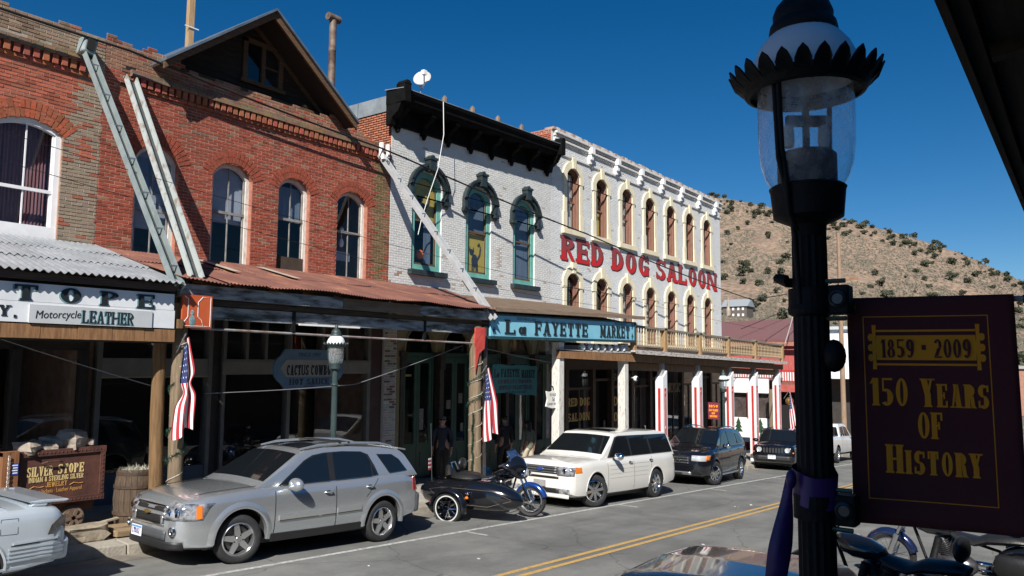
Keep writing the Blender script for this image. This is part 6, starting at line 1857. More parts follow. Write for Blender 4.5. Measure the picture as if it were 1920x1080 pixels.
for k in range(34): inst(rb_, 'picket', (bx - 1.1, 13.0 + k * .146, 1.86), rbn)
for z in (1.86, 2.46): MB().box(bx - 1.16, bx - 1.03, 12.9, 18.0, z, z + .08).build('rail', m_pr, rbn)
MB().box(bx - 1.25, bx - 1.1, 12.95, 15.0, 1.30, 1.72).build('awning_valance', M('red_valance', (.36, .08, .065), var=.2), rbn)
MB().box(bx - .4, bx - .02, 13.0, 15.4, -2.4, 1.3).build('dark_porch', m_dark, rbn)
# white stand with tree panels
st = empty('food_stand', (44, 16, G(44)), 'white food stand with green tree pictures beside striped posts', 'stand')
sx = 44.0
for y0, y1, z0, z1 in ((14.55, 17.2, 1.25, 2.05), (14.3, 17.4, -1.5, -.15), (16.85, 17.4, -.15, 1.25), (15.55, 15.75, -.15, 1.25), (14.3, 14.5, -.15, 1.25)):
    MB().box(sx, sx + .12, y0, y1, z0, z1).build('panel', M('stand_white', (.74, .74, .72), var=.03), st)
MB().box(sx + .3, sx + .35, 14.3, 17.4, -1.5, 1.4).build('inside', M('stand_inside', (.06, .045, .04), var=.4), st)
for y0, y1 in ((15.75, 16.85), (14.5, 15.55)): MB().box(sx + .05, sx + .058, y0, y1, -.15, 1.25).build('pane', m_shopglass, st)
for y0 in (15.72, 16.85): MB().box(sx - .02, sx + .02, y0, y0 + .06, -.2, 1.28).build('red_trim', m_pr, st)
for yc in (16.3, 15.05):
    mb = MB()
    for k, (w_, z_) in enumerate(((.26, -.95), (.21, -.72), (.15, -.5))): mb.prism([(yc - w_, z_), (yc + w_, z_), (yc, z_ + .36)], 'x', sx - .004 - k * .001, sx - .012 - k * .001)
    mb.box(sx - .01, sx - .004, yc - .03, yc + .03, -1.1, -.95); mb.build('painted_tree', M('tree_print', (.015, .05, .02), var=.2), st)
MB().box(sx + .1, sx + 1.8, 14.3, 17.4, 2.0, 2.1).build('roof', m_marr, st)
o = MB().box(43.3, 43.5, 14.05, 14.3, G(43) + .1, 1.5).build('wooden_post', m_logB); tag(o, 'brown square post at the right of white food stand', 'post')
o = MB(); o.box(42.6, 42.7, 17.0, 18.2, .75, 1.45); o = o.build('red_box_sign', m_pr); tag(o, 'red framed box sign left of the white food stand', 'sign')
MB().box(42.59, 42.599, 17.2, 18.0, .85, 1.35).build('face', m_white, o)
flag('flag', (39.0, 11.9, 1.55), 'limp striped flag beyond the last striped post near black jeep', L=1.7, W=.5, lean=.5)
o = MB().ball((43, 13.1, .9), .22, 12, 8).build('brass_globe', M('brass_globe', (.55, .30, .08), rough=.3, metal=.8, var=.1), smooth=60); tag(o, 'small amber globe lamp by the far flag', 'lamp')
o = MB().box(40.1, 42.2, 12.2, 13.2, G(41) + .16, G(41) + .8).build('planter', M('tan_planter', (.28, .2, .12), var=.2)); tag(o, 'tan wooden planter box at the kerb behind black SUV', 'planter')
# white building further down
wb = empty('white_building', (80, 20, G(80)), 'white two storey building with porch seen behind the lamp post', 'building')
MB().box(80, 92, 16, 24, -5, 6.3).build('wall', M('bright_white_wall', (.62, .66, .68), var=.05), wb)
MB().box(79.6, 92.4, 15.6, 24.4, 6.3, 6.6).build('roof', M('pale_roof', (.40, .44, .46), var=.08), wb)
MB().box(77.5, 80, 16, 24, 1.6, 1.95).build('porch_roof', M('bright_white_wall', (.62, .66, .68)), wb)
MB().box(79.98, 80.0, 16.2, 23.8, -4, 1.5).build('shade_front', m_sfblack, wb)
pk = MB().box(-.05, .05, -.05, .05, 0, 1.5).mesh('baluster'); pk.materials.append(m_pw)
for k in range(14): inst(pk, 'baluster', (77.6, 16.1 + .58 * k, 1.95), wb)
MB().box(77.5, 77.7, 16, 24, 3.4, 3.55).build('rail', m_pw, wb)
for k in range(3): MB().box(79.97, 79.999, 17 + 2.4 * k, 18.1 + 2.4 * k, 3.0, 5.0).build('window', m_tint, wb)
rbk = empty('brick_house', (84, 12, G(84)), 'low red brick house front just right of the white building', 'building')
MB().box(83, 95, 9.5, 15.5, -5, 4.6).build('wall', M('far_brick', (.30, .11, .07), var=.2, scale=5), rbk)
MB().box(82.7, 95, 9.2, 15.8, 4.6, 4.9).build('roof', m_marr, rbk)
for k in range(2): MB().box(82.97, 82.99, 10.6 + 2.6 * k, 11.8 + 2.6 * k, .5, 2.6).build('window', m_tint, rbk)
# distant house on the hill
hz = terrain(330, 122) - .5
hh = empty('hill_house', (330, 122, hz), 'grey metal roofed house standing alone on the brown hillside', 'house')
MB().box(328, 336, 117, 127.6, hz, hz + 5.4).build('wall', M('house_grey', (.10, .085, .07), var=.2), hh)
MB().add([(327.3, 116.4, hz + 5.2), (327.3, 128.2, hz + 5.2), (332, 128.2, hz + 8.6), (332, 116.4, hz + 8.6), (336.7, 116.4, hz + 5.2), (336.7, 128.2, hz + 5.2)], [(0, 1, 2, 3), (3, 2, 5, 4), (0, 3, 4), (1, 5, 2)]).build('roof', M('house_roof', (.33, .36, .38), rough=.4, metal=.3, var=.08), hh)
for y in (118.2, 120.2, 122.5, 124.8):
    for z in (1.0, 3.6): MB().box(327.9, 327.99, y, y + .9, hz + z, hz + z + 1.1).build('window', m_pw, hh)
MB().lathe([(.9, 0), (1.0, 3.5), (.5, 5.2), (.35, 7.6), (.1, 9.4), (0, 9.6)], 10, (326.6, 124.6, hz)).build('stone_flue', M('flue_stone', (.30, .25, .2), var=.15), hh)
hz2 = terrain(300, 9) - .5
h2 = empty('far_shed', (300, 9, hz2), 'small far building at the right edge below the hill', 'house')
MB().box(150, 158, 3.0, 9.5, G(140), G(140) + 7.5).build('wall', M('shed_brick', (.32, .16, .11), var=.2), h2)
MB().box(149.6, 158.4, 2.6, 9.9, G(140) + 7.5, G(140) + 8.0).build('roof', M('shed_roof', (.3, .3, .28)), h2)
for k in range(3): MB().box(149.9, 149.99, 3.8 + 1.9 * k, 4.8 + 1.9 * k, G(140) + 3.5, G(140) + 5.5).build('window', m_pw, h2)

# ---- near porch the picture is taken from ----
pr = empty('porch_roof', (0, -1, 3.9), 'dark underside of the near porch roof at the upper right corner', 'porch roof')
m_porch = M('porch_dark_wood', (.030, .022, .016), (.06, .045, .032), scale=3, stretch=WOODX, rough=.9, bump=.3)
MB().box(-6, 6.0, .27, .295, 3.84, 3.93).build('fascia', m_porch, pr)
MB().box(-6, 6.0, .222, .266, 3.86, 3.92).build('gutter_board', m_porch, pr)
for k in range(9): MB().box(-6, 6.0, .21 - k * .13 - .123, .21 - k * .13, 3.885 + .02 * k, 3.90 + .02 * k).build('ceiling_board', m_porch, pr)
MB().add([(-6, .31, 3.94), (6, .31, 3.94), (6, -1.0, 4.15), (-6, -1.0, 4.15)], [(0, 1, 2, 3)]).build('roof_cover', m_roofing, pr)
for k in range(5): MB().bar((-5.5 + k * 2.8, .21, 3.855), (-5.5 + k * 2.8, -.98, 4.03), .05, .05).build('rafter', m_porch, pr)
dk = empty('boardwalk', (0, -1, 1.2), 'raised plank boardwalk the picture is taken from', 'boardwalk')
for k in range(20): MB().box(-6, 4.2, .30 - k * .15 - .145, .30 - k * .15, 1.19, 1.24).build('deck_plank', M('deck_wood', (.42, .34, .25), var=.2, stretch=WOODX), dk)
MB().box(-6, 4.2, -2.7, .25, -.4, 1.18).build('deck_base', m_porch, dk)
m_ns = M('near_siding', (.06, .045, .035), var=.2); m_bounce = M('near_bounce_cream', (.80, .64, .46), var=.06)  # pale cream on the tall block is added to bounce warm light onto the banner
for x0, x1, ht, lb in ((-16, -1.5, 11.6, 'unseen tall near side block shaped to shade the foreground lamp and banner'), (-1.4, 75, 5.0, 'unseen low near side row of wooden shops mirrored in the far windows')):  # both out of view: tall one blocks sun from lamp, low row darkens window reflections
    nb = empty('unseen_near_building', ((x0 + x1) / 2, -3, 0), lb, 'building')
    k = 0
    while k * .15 < ht - .2:
        MB().box(x0, x1, -2.80, -2.72 + .006 * (k % 2), k * .15, .145 + k * .15).build('siding_board', m_bounce if ht > 8 else m_ns, nb); k += 1
    MB().box(x0, x1, -6, -2.82, -5, ht).build('mass', m_ns, nb)
# ================================================================ VEHICLES (local x runs nose to tail, -y is the side towards the street)
def tab(t, x):
    """smooth interpolation of a table"""
    if x <= t[0][0]: return t[0][1]
    for i, ((a, b), (c, d)) in enumerate(zip(t, t[1:])):
        if x <= c:
            k = (x - a) / (c - a)
            return b + (d - b) * k
    return t[-1][1]
def bake(o):
    """apply modifiers so that no helper objects stay in the scene"""
    bpy.context.view_layer.update()
    me = bpy.data.meshes.new_from_object(o.evaluated_get(bpy.context.evaluated_depsgraph_get()))
    o.modifiers.clear(); o.data = me
def paint(name, c, metal=.55, rough=.32, flake=.08):
    return M('paint_' + name, c, var=flake, scale=220, detail=2, rough=rough, metal=metal, coat=1.0, coatr=.04)
def loft(secs, close=True):
    mb = MB(); n = len(secs[0])
    for s_ in secs: mb.v += [tuple(p) for p in s_]
    for i in range(len(secs) - 1):
        for j in range(n - 1): mb.f.append((i * n + j, i * n + j + 1, (i + 1) * n + j + 1, (i + 1) * n + j))
    if close: mb.f.append(tuple(range(n))); mb.f.append(tuple((len(secs) - 1) * n + j for j in range(n)))
    mb.c = [None] * len(mb.f); return mb

def wheel(parent, x, y, r, rw, side, spokes, rimr, tyre_w=.22, steer=0, style='star', rim=m_alloy):
    """side -1: the face looks to -y"""
    t = empty('wheel', (x, y, r), parent=parent, rot=(0, 0, R(steer)))
    w2 = tyre_w / 2
    ty = MB().lathe([(rimr, -w2 * .8), (rimr + .015, -w2 * .98), ((r + rimr) / 2, -w2 * 1.04), (r - .03, -w2 * .95), (r - .006, -w2 * .72), (r, -w2 * .3), (r, w2 * .3), (r - .006, w2 * .72), (r - .03, w2 * .95), ((r + rimr) / 2, w2 * 1.04), (rimr + .015, w2 * .98), (rimr, w2 * .8)], 40, (0, 0, 0), rot3(90, 0, 0), cap=False)
    ty.build('tyre', m_rubber, t, smooth=40, local=True)
    rb_ = MB().lathe([(rimr + .004, -w2 * .86), (rimr - .014, -w2 * .93), (rimr - .022, -w2 * .80), (rimr - .04, -w2 * .2), (rimr - .045, w2 * .8)], 40, (0, 0, 0), rot3(90 if side < 0 else -90, 0, 0) @ Matrix.Scale(-1, 3, (0, 0, 1)) if False else rot3(90, 0, 0), cap=False)
    f = -1 if side < 0 else 1
    rb_ = MB()
    prof = [(rimr + .004, .86), (rimr - .014, .95), (rimr - .024, .82), (rimr - .04, .2), (rimr - .05, -.8)]
    for rr_, k in prof:
        for j in range(40):
            a = 2 * PI * j / 40; rb_.v.append((rr_ * math.cos(a), f * w2 * k, rr_ * math.sin(a)))
    rb_.f = [(i * 40 + j, i * 40 + (j + 1) % 40, (i + 1) * 40 + (j + 1) % 40, (i + 1) * 40 + j) for i in range(len(prof) - 1) for j in range(40)]; rb_.c = [None] * len(rb_.f)
    for k in range(spokes):
        a = 2 * PI * k / spokes + PI / 2 + .2
        d = Vector((math.cos(a), 0, math.sin(a))); s_ = Vector((-math.sin(a), 0, math.cos(a)))
        w0, w1 = (.062, .036) if style == 'star' else (.028, .034)
        if style == 'star': w0, w1 = .044 * rimr / .22, .030 * rimr / .22
        p0, p1 = d * .02, d * (rimr - .02)
        yo, yi = f * w2 * .74, f * w2 * .50
        vs = [p0 - s_ * w0, p0 + s_ * w0, p1 + s_ * w1, p1 - s_ * w1]
        vs = [v + Vector((0, yo + (f * w2 * .06 if i_ < 2 else 0), 0)) for i_, v in enumerate(vs)] + [v * 1.0 + Vector((0, yi, 0)) for v in vs]
        rb_.add(vs, [(0, 1, 2, 3), (4, 7, 6, 5), (0, 4, 5, 1), (1, 5, 6, 2), (2, 6, 7, 3), (3, 7, 4, 0)])
    rb_.build('rim', rim, t, smooth=30, local=True)
    hb = MB()
    hb.lathe([(0, 0), (.034, 0), (.04, -.012), (.04, -.03)], 16, (0, f * w2 * .9, 0), rot3(-90 * f, 0, 0))
    hb.build('hub_cap', m_chrome, t, smooth=40, local=True)
    if style == 'star':
        nb_ = MB()
        for k in range(5):
            a = 2 * PI * (k + .5) / 5 + PI / 2 + .2; nb_.ball((.068 * math.cos(a), f * w2 * .80, .068 * math.sin(a)), .012, 6, 4)
        nb_.build('lug_nuts', m_black, t, local=True)
    MB().lathe([(0, -.01), (rimr - .06, -.01), (rimr - .06, .01), (0, .01)], 24, (0, f * w2 * .05, 0), rot3(90, 0, 0)).build('brake_disc', M('brake_steel', (.10, .10, .10), metal=.7, rough=.4, var=.1), t, local=True)
    return t

def car(name, label, cat, X, Y, rotz, sp, mat, glassm=m_tint, zoff=0, scale=1.0):
    """sp: dictionary of the body's tables. returns (root, helpers)"""
    root = empty(name, (X, Y, G(X) + zoff), label, cat, rot=(0, math.atan(.055), R(rotz)))
    root.scale = (scale, scale, scale)
    L_, W = sp['L'], sp['W'] / 2
    xs = sorted(set([round(L_ * i / 44, 3) for i in range(45)] + [round(k[0], 3) for k in sp['top']] + [.01, .03, .06, L_ - .06, L_ - .03, L_ - .01]))
    secs = []
    prof = sp.get('prof', [(0, 0), (.86, 0), (.965, .06), (1.0, .22), (1.0, .45), (.992, .62), (.975, .80), (.955, .90), (.915, .965), (.85, .992)])
    for x in xs:
        w_, zb, zt = W * tab(sp['plan'], x), tab(sp['bot'], x), tab(sp['top'], x)
        cr = sp.get('crown', .035)
        half = [(w_ * a, zb + (zt - zb) * b) for a, b in prof] + [(w_ * .55, zt + cr * .6), (0, zt + cr)]
        ring = [(x, -a, b) for a, b in half] + [(x, a, b) for a, b in half[::-1][1:]]
        secs.append(ring)
    body = loft(secs).build('body', mat, root, smooth=38, local=True)
    body.data.materials.append(m_dark)
    # wheel wells
    r = sp['r']
    bpy.context.view_layer.update()
    for xw in sp['axles']:
        for s_ in (-1, 1):
            c = MB().lathe([(r * sp.get('arch', 1.13), -.22), (r * sp.get('arch', 1.13), .22)], 36, (xw, s_ * (W - .05), sp.get('archz', r)), rot3(90, 0, 0))
            co = c.build('tmp_cutter', m_dark, root, local=True)
            m = body.modifiers.new('b', 'BOOLEAN'); m.object = co; m.operation = 'DIFFERENCE'; m.solver = 'EXACT'
            m.material_mode = 'TRANSFER'
    bake(body)
    for o in [k for k in bpy.data.objects if k.name.startswith('tmp_cutter')]: bpy.data.objects.remove(o, do_unlink=True)
    if not body.data.materials: body.data.materials.append(mat)
    # greenhouse
    wb, wr = sp['wb'] / 2, sp['wr'] / 2
    gt = sp['roof']           # (x, z) outline of the glasshouse top
    zbelt = sp['belt']
    zr = max(z for _, z in gt)
    def yside(z, x=None): 
        zb0 = tab(zbelt, x) if x is not None else zbelt[0][1]
        t = max(0, min(1, (z - zb0) / max(.05, (zr - zb0))))
        return wb + (wr - wb) * t
    gx = sorted(set([round(gt[0][0] + (gt[-1][0] - gt[0][0]) * i / 36, 3) for i in range(37)] + [round(k[0], 3) for k in gt]))
    secs = []
    for x in gx:
        zt = tab(gt, x); zb = tab(zbelt, x) - .06
        zt = max(zt, zb + .012)
        half = [(0, zb), (yside(zb, x) - .004, zb)]
        for k in (.35, .7, .9): z = zb + (zt - zb) * k; half.append((yside(z, x) - .004, z))
        yt = yside(zt, x)
        half += [(yt - .022, zt - .012), (yt - .08, zt), (yt * .5, zt + .018), (0, zt + .024)]
        secs.append([(x, -a, b) for a, b in half] + [(x, a, b) for a, b in half[::-1][1:]])
    loft(secs).build('cabin', mat, root, smooth=30, local=True)
    def side_panel(poly, nm, m_, off=.004, side=-1, sub=None):
        """flat glazing that follows the lean of the cabin side"""
        mb = MB(); n = len(poly)
        vs = [(x, side * (yside(z, x) + off), z) for x, z in poly]; vi = [(x, side * (yside(z, x) + off - .006), z) for x, z in poly]
        mb.add(vs + vi, [tuple(range(n)), tuple(range(2 * n - 1, n - 1, -1))] + [(i, i + n, (i + 1) % n + n, (i + 1) % n) for i in range(n)])
        return mb.build(nm, m_, sub or root, local=True)
    for s_ in (-1, 1):
        if sp.get('dlo'): side_panel(sp['dlo'], 'window_surround', m_blacktrim, .003, s_)
        for w_ in sp['win']: side_panel(w_, 'side_window', glassm, .007, s_)
    # windscreen: follows the slope between cowl and header
    def top_panel(x0, x1, inset, nm, m_, lift=.012):
        n = 8; mb = MB()
        for i in range(n + 1):
            x = x0 + (x1 - x0) * i / n; zt = tab(gt, x); y = yside(zt, x) - inset
            d = Vector((tab(gt, x + .03) - tab(gt, x - .03), 0, -.06)).normalized() * -lift
            for k in range(-6, 7):
                u = k / 6; z = zt + .024 - .024 * abs(u) ** 2 * 1.0
                mb.v.append((x + d.x, y * u, z + d.z))
        mb.f = [(i * 13 + j, i * 13 + j + 1, i * 13 + 14 + j, i * 13 + 13 + j) for i in range(n) for j in range(12)]; mb.c = [None] * len(mb.f)
        return mb.build(nm, m_, root, smooth=60, local=True)
    if sp.get('ws'): top_panel(sp['ws'][0], sp['ws'][1], .05, 'windscreen', glassm)
    if sp.get('rw'): top_panel(sp['rw'][0], sp['rw'][1], .07, 'rear_window', glassm)
    if sp.get('sunroof'): top_panel(sp['sunroof'][0], sp['sunroof'][1], .25, 'sunroof', glassm, .014)
    for xw, st in zip(sp['axles'], (sp.get('steer', 0), 0)):
        for s_ in (-1, 1):
            wheel(root, xw, s_ * (W - sp.get('winset', .135)), r, .2, s_, sp['spokes'], sp['rimr'], sp.get('tw', .22), st, sp.get('wstyle', 'star'), sp.get('rimmat', m_alloy))
    MB().box(.5, L_ - .5, -W * .78, W * .78, sp['bot'][len(sp['bot']) // 2][1] - .07, sp['bot'][len(sp['bot']) // 2][1] + .05).build('underbody', m_blacktrim, root, local=True)
    def surf_y(x, z):
        """half width of the lower body at x, z"""
        w_, zb, zt = W * tab(sp['plan'], x), tab(sp['bot'], x), tab(sp['top'], x)
        f = (z - zb) / (zt - zb); pr_ = [(b, a) for a, b in prof[2:]]
        return w_ * tab(pr_, f)
    return root, dict(side=side_panel, top=top_panel, yside=yside, surf=surf_y, W=W, L=L_)
m_blacktrim = M('black_plastic', (.014, .014, .015), rough=.5, var=.1)
m_amber_l = M('amber_lens', (.60, .16, .02), rough=.15, var=0, coat=1)
m_redlens = M('red_lens', (.22, .012, .012), rough=.12, var=0, coat=1)
m_lens = M('clear_lens', (.13, .14, .16), (.62, .64, .68), scale=9, rough=.08, metal=.5, lo=.38, hi=.62, coat=1)
def strip(root, h, pts, t, w_, name, mat, side=-1, out=.004):
    """thin band lying on the body side through (x, z) points"""
    mb = MB(); P = []
    for x, z in pts:
        for dz in (-w_ / 2, w_ / 2):
            zz = z + dz; P.append((x, side * (h['surf'](x, zz) + out), zz))
    mb.v = P; mb.f = [(2 * i, 2 * i + 2, 2 * i + 3, 2 * i + 1) for i in range(len(pts) - 1)]; mb.c = [None] * len(mb.f)
    o = mb.build(name, mat, root, local=True)
    if t: sm = o.modifiers.new('t', 'SOLIDIFY'); sm.thickness = t; sm.offset = 0
    return o
def vseam(root, h, x0, z0, x1, z1, name='door_seam', side=-1, w_=.013, mat=None):
    mb = MB(); n = 12; P = []
    for i in range(n + 1):
        t = i / n; x, z = x0 + (x1 - x0) * t, z0 + (z1 - z0) * t
        for d in (-w_ / 2, w_ / 2): P.append((x + d, side * (h['surf'](x, z) + .0025), z))
    mb.v = P; mb.f = [(2 * i, 2 * i + 1, 2 * i + 3, 2 * i + 2) for i in range(n)]; mb.c = [None] * n
    return mb.build(name, mat or m_blacktrim, root, local=True)
def handle(root, h, x, z, mat=m_chrome, side=-1):
    y = side * (h['surf'](x, z) + .004)
    o = MB().tube([(x - .08, y, z), (x - .06, y + side * .035, z + .002), (x + .06, y + side * .035, z + .004), (x + .08, y, z + .002)], .012, 8).build('door_handle', mat, root, smooth=60, local=True)
    MB().ball((x, y + .002, z), (.055, .006, .03), 10, 6).build('handle_cup', m_blacktrim, o, local=True)
def mirror(root, x, y, z, mat, side=-1, s_=1.0):
    a = MB(); m_ = rot3(0, 0, 0)
    a.ball((x, side * y, z), (.075 * s_, .125 * s_, .082 * s_), 16, 10)
    o = a.build('door_mirror', mat, root, smooth=60, local=True)
    MB().tube([(x + .01, side * (y - .16), z - .06), (x, side * (y - .07), z - .05)], .025, 8).build('mirror_stalk', m_blacktrim, o, local=True)
    MB().ball((x + .035, side * y, z), (.055 * s_, .108 * s_, .066 * s_), 14, 8).build('mirror_glass', m_chrome, o, smooth=60, local=True)
def flare(root, h, xw, r0, r1, zc, mat, a0=0, a1=180, side=-1, out=.022, name='wheel_flare'):
    """raised lip round a wheel arch"""
    mb = MB(); n = 24
    for i in range(n + 1):
        a = R(a0 + (a1 - a0) * i / n)
        for rr_, e in ((r0, -.05), (r0, out), (r0 + .02, out + .006), ((r0 + r1) / 2, out), (r1, .002)):
            x, z = xw + rr_ * math.cos(a), zc + rr_ * math.sin(a)
            z = max(z, .2)
            mb.v.append((x, side * (h['surf'](x, max(z, .3)) + e), z))
    mb.f = [(i * 5 + j, i * 5 + j + 1, i * 5 + 6 + j, i * 5 + 5 + j) for i in range(n) for j in range(4)]; mb.c = [None] * len(mb.f)
    return mb.build(name, mat, root, smooth=60, local=True)
def curved_plate(root, h, x_front, z0, z1, y0, y1, name, mat, sp, lift=.01, n=10, tilt=0, m=3):
    """plate wrapped over the nose between lateral positions y0..y1, standing on the front contour"""
    W = h['W']; mb = MB()
    for i in range(n + 1):
        y = y0 + (y1 - y0) * i / n
        for k in range(m + 1):
            z = z0 + (z1 - z0) * k / m
            x = 0.0; xx = 0.0
            while xx < 1.4 and h['surf'](xx, min(z, tab(sp['top'], xx) - .005)) < abs(y) or (z > tab(sp['top'], xx) - .004 and xx < 1.4): xx += .004
            mb.v.append((xx - lift + tilt * (z - z0), y, z))
    mb.f = [(i * (m + 1) + k, (i + 1) * (m + 1) + k, (i + 1) * (m + 1) + k + 1, i * (m + 1) + k + 1) for i in range(n) for k in range(m)]; mb.c = [None] * len(mb.f)
    o = mb.build(name, mat, root, smooth=60, local=True)
    sm = o.modifiers.new('t', 'SOLIDIFY'); sm.thickness = .008; sm.offset = 0
    return o
def plate(root, x, y, z, txt, tilt=0, w_=.305, h_=.155, front=True):
    o = MB().box(x - .006, x, y - w_ / 2, y + w_ / 2, z - h_ / 2, z + h_ / 2).build('number_plate', M('plate_white', (.66, .68, .72), var=.05), root, local=True)
    MB().box(x - .008, x - .0065, y - w_ / 2 + .01, y + w_ / 2 - .01, z + h_ / 2 - .04, z + h_ / 2 - .012).build('plate_band', M('plate_blue', (.10, .25, .48), var=0), o, local=True)
    slab_text(MB(), txt, -(y + w_ * .40), -(y - w_ * .40), z - .045, .075, 'x', x - .0061, x - .0085, T=.16, s=.04, o=.0).build('plate_number', M('plate_ink', (.07, .03, .16), var=0), o, local=True)

# ---------------------------------------------------------------- silver crossover (nearest whole car)
silver = paint('silver', (.54, .57, .59), rough=.25, metal=.75)
clad = M('grey_cladding', (.06, .065, .072), rough=.5, var=.08, coat=.3)
eq = dict(L=4.80, W=1.82, r=.362, rimr=.248, spokes=5, axles=(.98, 3.84), arch=1.2, archz=.385, tw=.235, steer=-14, bow=.16,
          plan=[(0, .60), (.05, .72), (.14, .83), (.32, .925), (.6, .975), (1.0, .995), (2.4, 1.0), (3.9, .99), (4.4, .955), (4.68, .90), (4.76, .86), (4.80, .80)],
          bot=[(0, .36), (.12, .28), (.5, .25), (1.2, .30), (3.4, .30), (4.3, .34), (4.8, .42)],
          top=[(0, .78), (.05, .875), (.16, .955), (.5, 1.03), (1.15, 1.09), (1.5, 1.10), (2.5, 1.115), (3.6, 1.15), (4.4, 1.17), (4.70, 1.12), (4.80, .92)],
          belt=[(1.1, 1.05), (1.5, 1.08), (2.6, 1.11), (3.7, 1.15), (4.7, 1.19)],
          roof=[(1.22, 1.07), (1.34, 1.14), (2.06, 1.565), (2.22, 1.625), (2.6, 1.672), (3.2, 1.685), (3.9, 1.655), (4.36, 1.60), (4.48, 1.53), (4.72, 1.14)],
          wb=1.60, wr=1.22,
          dlo=[(1.64, 1.10), (2.18, 1.47), (2.36, 1.55), (2.6, 1.585), (3.0, 1.60), (3.42, 1.585), (3.58, 1.53), (3.70, 1.32), (3.755, 1.18)],
          win=[[(1.70, 1.125), (2.20, 1.46), (2.40, 1.54), (2.66, 1.575), (2.66, 1.135)], [(2.78, 1.14), (2.78, 1.578), (3.0, 1.59), (3.40, 1.575), (3.53, 1.53), (3.60, 1.40), (3.60, 1.165)], [(3.625, 1.17), (3.625, 1.36), (3.72, 1.19)],
               [(3.78, 1.53), (4.14, 1.52), (4.30, 1.43), (4.46, 1.23), (4.02, 1.20)]],
          ws=(1.40, 2.07), rw=(4.47, 4.70), sunroof=(2.28, 2.72))
car1, h = car('crossover_car', 'silver crossover with sunroof and five spoke wheels parked at the kerb', 'car', 6.10, 10.90, -2.2, eq, silver, scale=.958)
for s_ in (-1, 1):
    for xw in eq['axles']: flare(car1, h, xw, .432, .535, .385, silver, -8, 188, s_)
    strip(car1, h, [(1.62, .62), (2.0, .625), (2.4, .635), (2.73, .64)], .02, .085, 'side_moulding', silver, s_, .012)
    strip(car1, h, [(2.78, .642), (3.0, .645), (3.3, .655)], .02, .085, 'side_moulding', silver, s_, .012)
    strip(car1, h, [(1.62, .583), (2.2, .592), (2.73, .60)], 0, .012, 'moulding_shadow_line', m_blacktrim, s_, .023)
    strip(car1, h, [(2.78, .602), (3.3, .614)], 0, .012, 'moulding_shadow_line', m_blacktrim, s_, .023)
    strip(car1, h, [(1.5, .33), (2.4, .335), (3.42, .35)], .012, .12, 'sill_cladding', m_blacktrim, s_, .004)
    vseam(car1, h, 1.545, .34, 1.55, 1.085, side=s_); vseam(car1, h, 2.755, .34, 2.75, 1.10, side=s_); vseam(car1, h, 3.42, .82, 3.72, 1.12, side=s_)
    handle(car1, h, 2.58, .955, silver, s_); handle(car1, h, 3.50, .995, silver, s_)
    mirror(car1, 1.83, 1.0, 1.13, silver, s_, 1.3)
    o = curved_plate(car1, h, 0, .69, .925, s_ * .40, s_ * .845, 'headlight', m_lens, eq, .016, n=14)
    strip(o, h, [(.265, .80), (.30, .805), (.34, .81)], .006, .18, 'indicator', m_amber_l, s_, .014)
    for yy, zz in ((.50, .765), (.63, .79)): MB().lathe([(0, .0), (.06, -.004), (.078, -.025)], 16, (-.01 if yy < .55 else .03, s_ * yy, zz), rot3(0, -90, 0)).build('lamp_reflector', m_chrome, o, smooth=60, local=True)
    curved_plate(car1, h, 0, .60, .74, s_ * .37, s_ * .42, 'grille_edge', silver, eq, .03, n=3)
    fg = MB().lathe([(0, 0), (.045, -.004), (.055, .01), (.068, .012), (.068, -.02)], 18, (.012, s_ * .62, .53), rot3(0, -90, 0) @ rot3(0, 0, 0)).build('fog_lamp', m_chrome, car1, smooth=50, local=True)
    # tail lamp
    mb = MB()
    for i in range(5):
        x = 4.62 + .045 * i
        for zz in (.86, 1.12): mb.v.append((x, s_ * (h['surf'](min(x, 4.79), zz - .05) + .012), zz))
    mb.f = [(2 * i, 2 * i + 2, 2 * i + 3, 2 * i + 1) for i in range(4)]; mb.c = [None] * 4
    o = mb.build('tail_light', m_redlens, car1, local=True); sm = o.modifiers.new('t', 'SOLIDIFY'); sm.thickness = .02
    MB().tube([(2.18, s_ * .56, 1.645), (2.5, s_ * .575, 1.70), (3.2, s_ * .57, 1.735), (3.9, s_ * .56, 1.72), (4.25, s_ * .54, 1.66)], [.016, .022, .024, .022, .016], 8).build('roof_rail', silver, car1, smooth=60, local=True)
for x in (2.95, 3.15): MB().box(x, x + .05, -.6, .6, 1.735, 1.76).build('crossbar', m_blacktrim, car1, local=True)
curved_plate(car1, h, 0, .79, .86, -.40, .40, 'grille', m_blacktrim, eq, .014)
curved_plate(car1, h, 0, .62, .735, -.36, .36, 'grille', m_blacktrim, eq, .018)
curved_plate(car1, h, 0, .742, .785, -.47, .47, 'grille_bar', silver, eq, .03)
curved_plate(car1, h, 0, .40, .53, -.50, .50, 'bumper_insert', clad, eq, .016)
curved_plate(car1, h, 0, .27, .385, -.74, .74, 'chin_spoiler', m_blacktrim, eq, .012)
for zz in (.607, .865): curved_plate(car1, h, 0, zz - .012, zz + .012, -.43, .43, 'grille_trim', m_chrome, eq, .026)
bt = MB(); bt.box(-.065, -.045, -.075, .075, .75, .778); bt.box(-.066, -.044, -.028, .028, .738, .79); bt.build('gold_badge', M('gold_badge', (.60, .38, .10), metal=.9, rough=.25, var=0), car1, local=True)
plate(car1, -.03, .30, .45, 'LTD823')
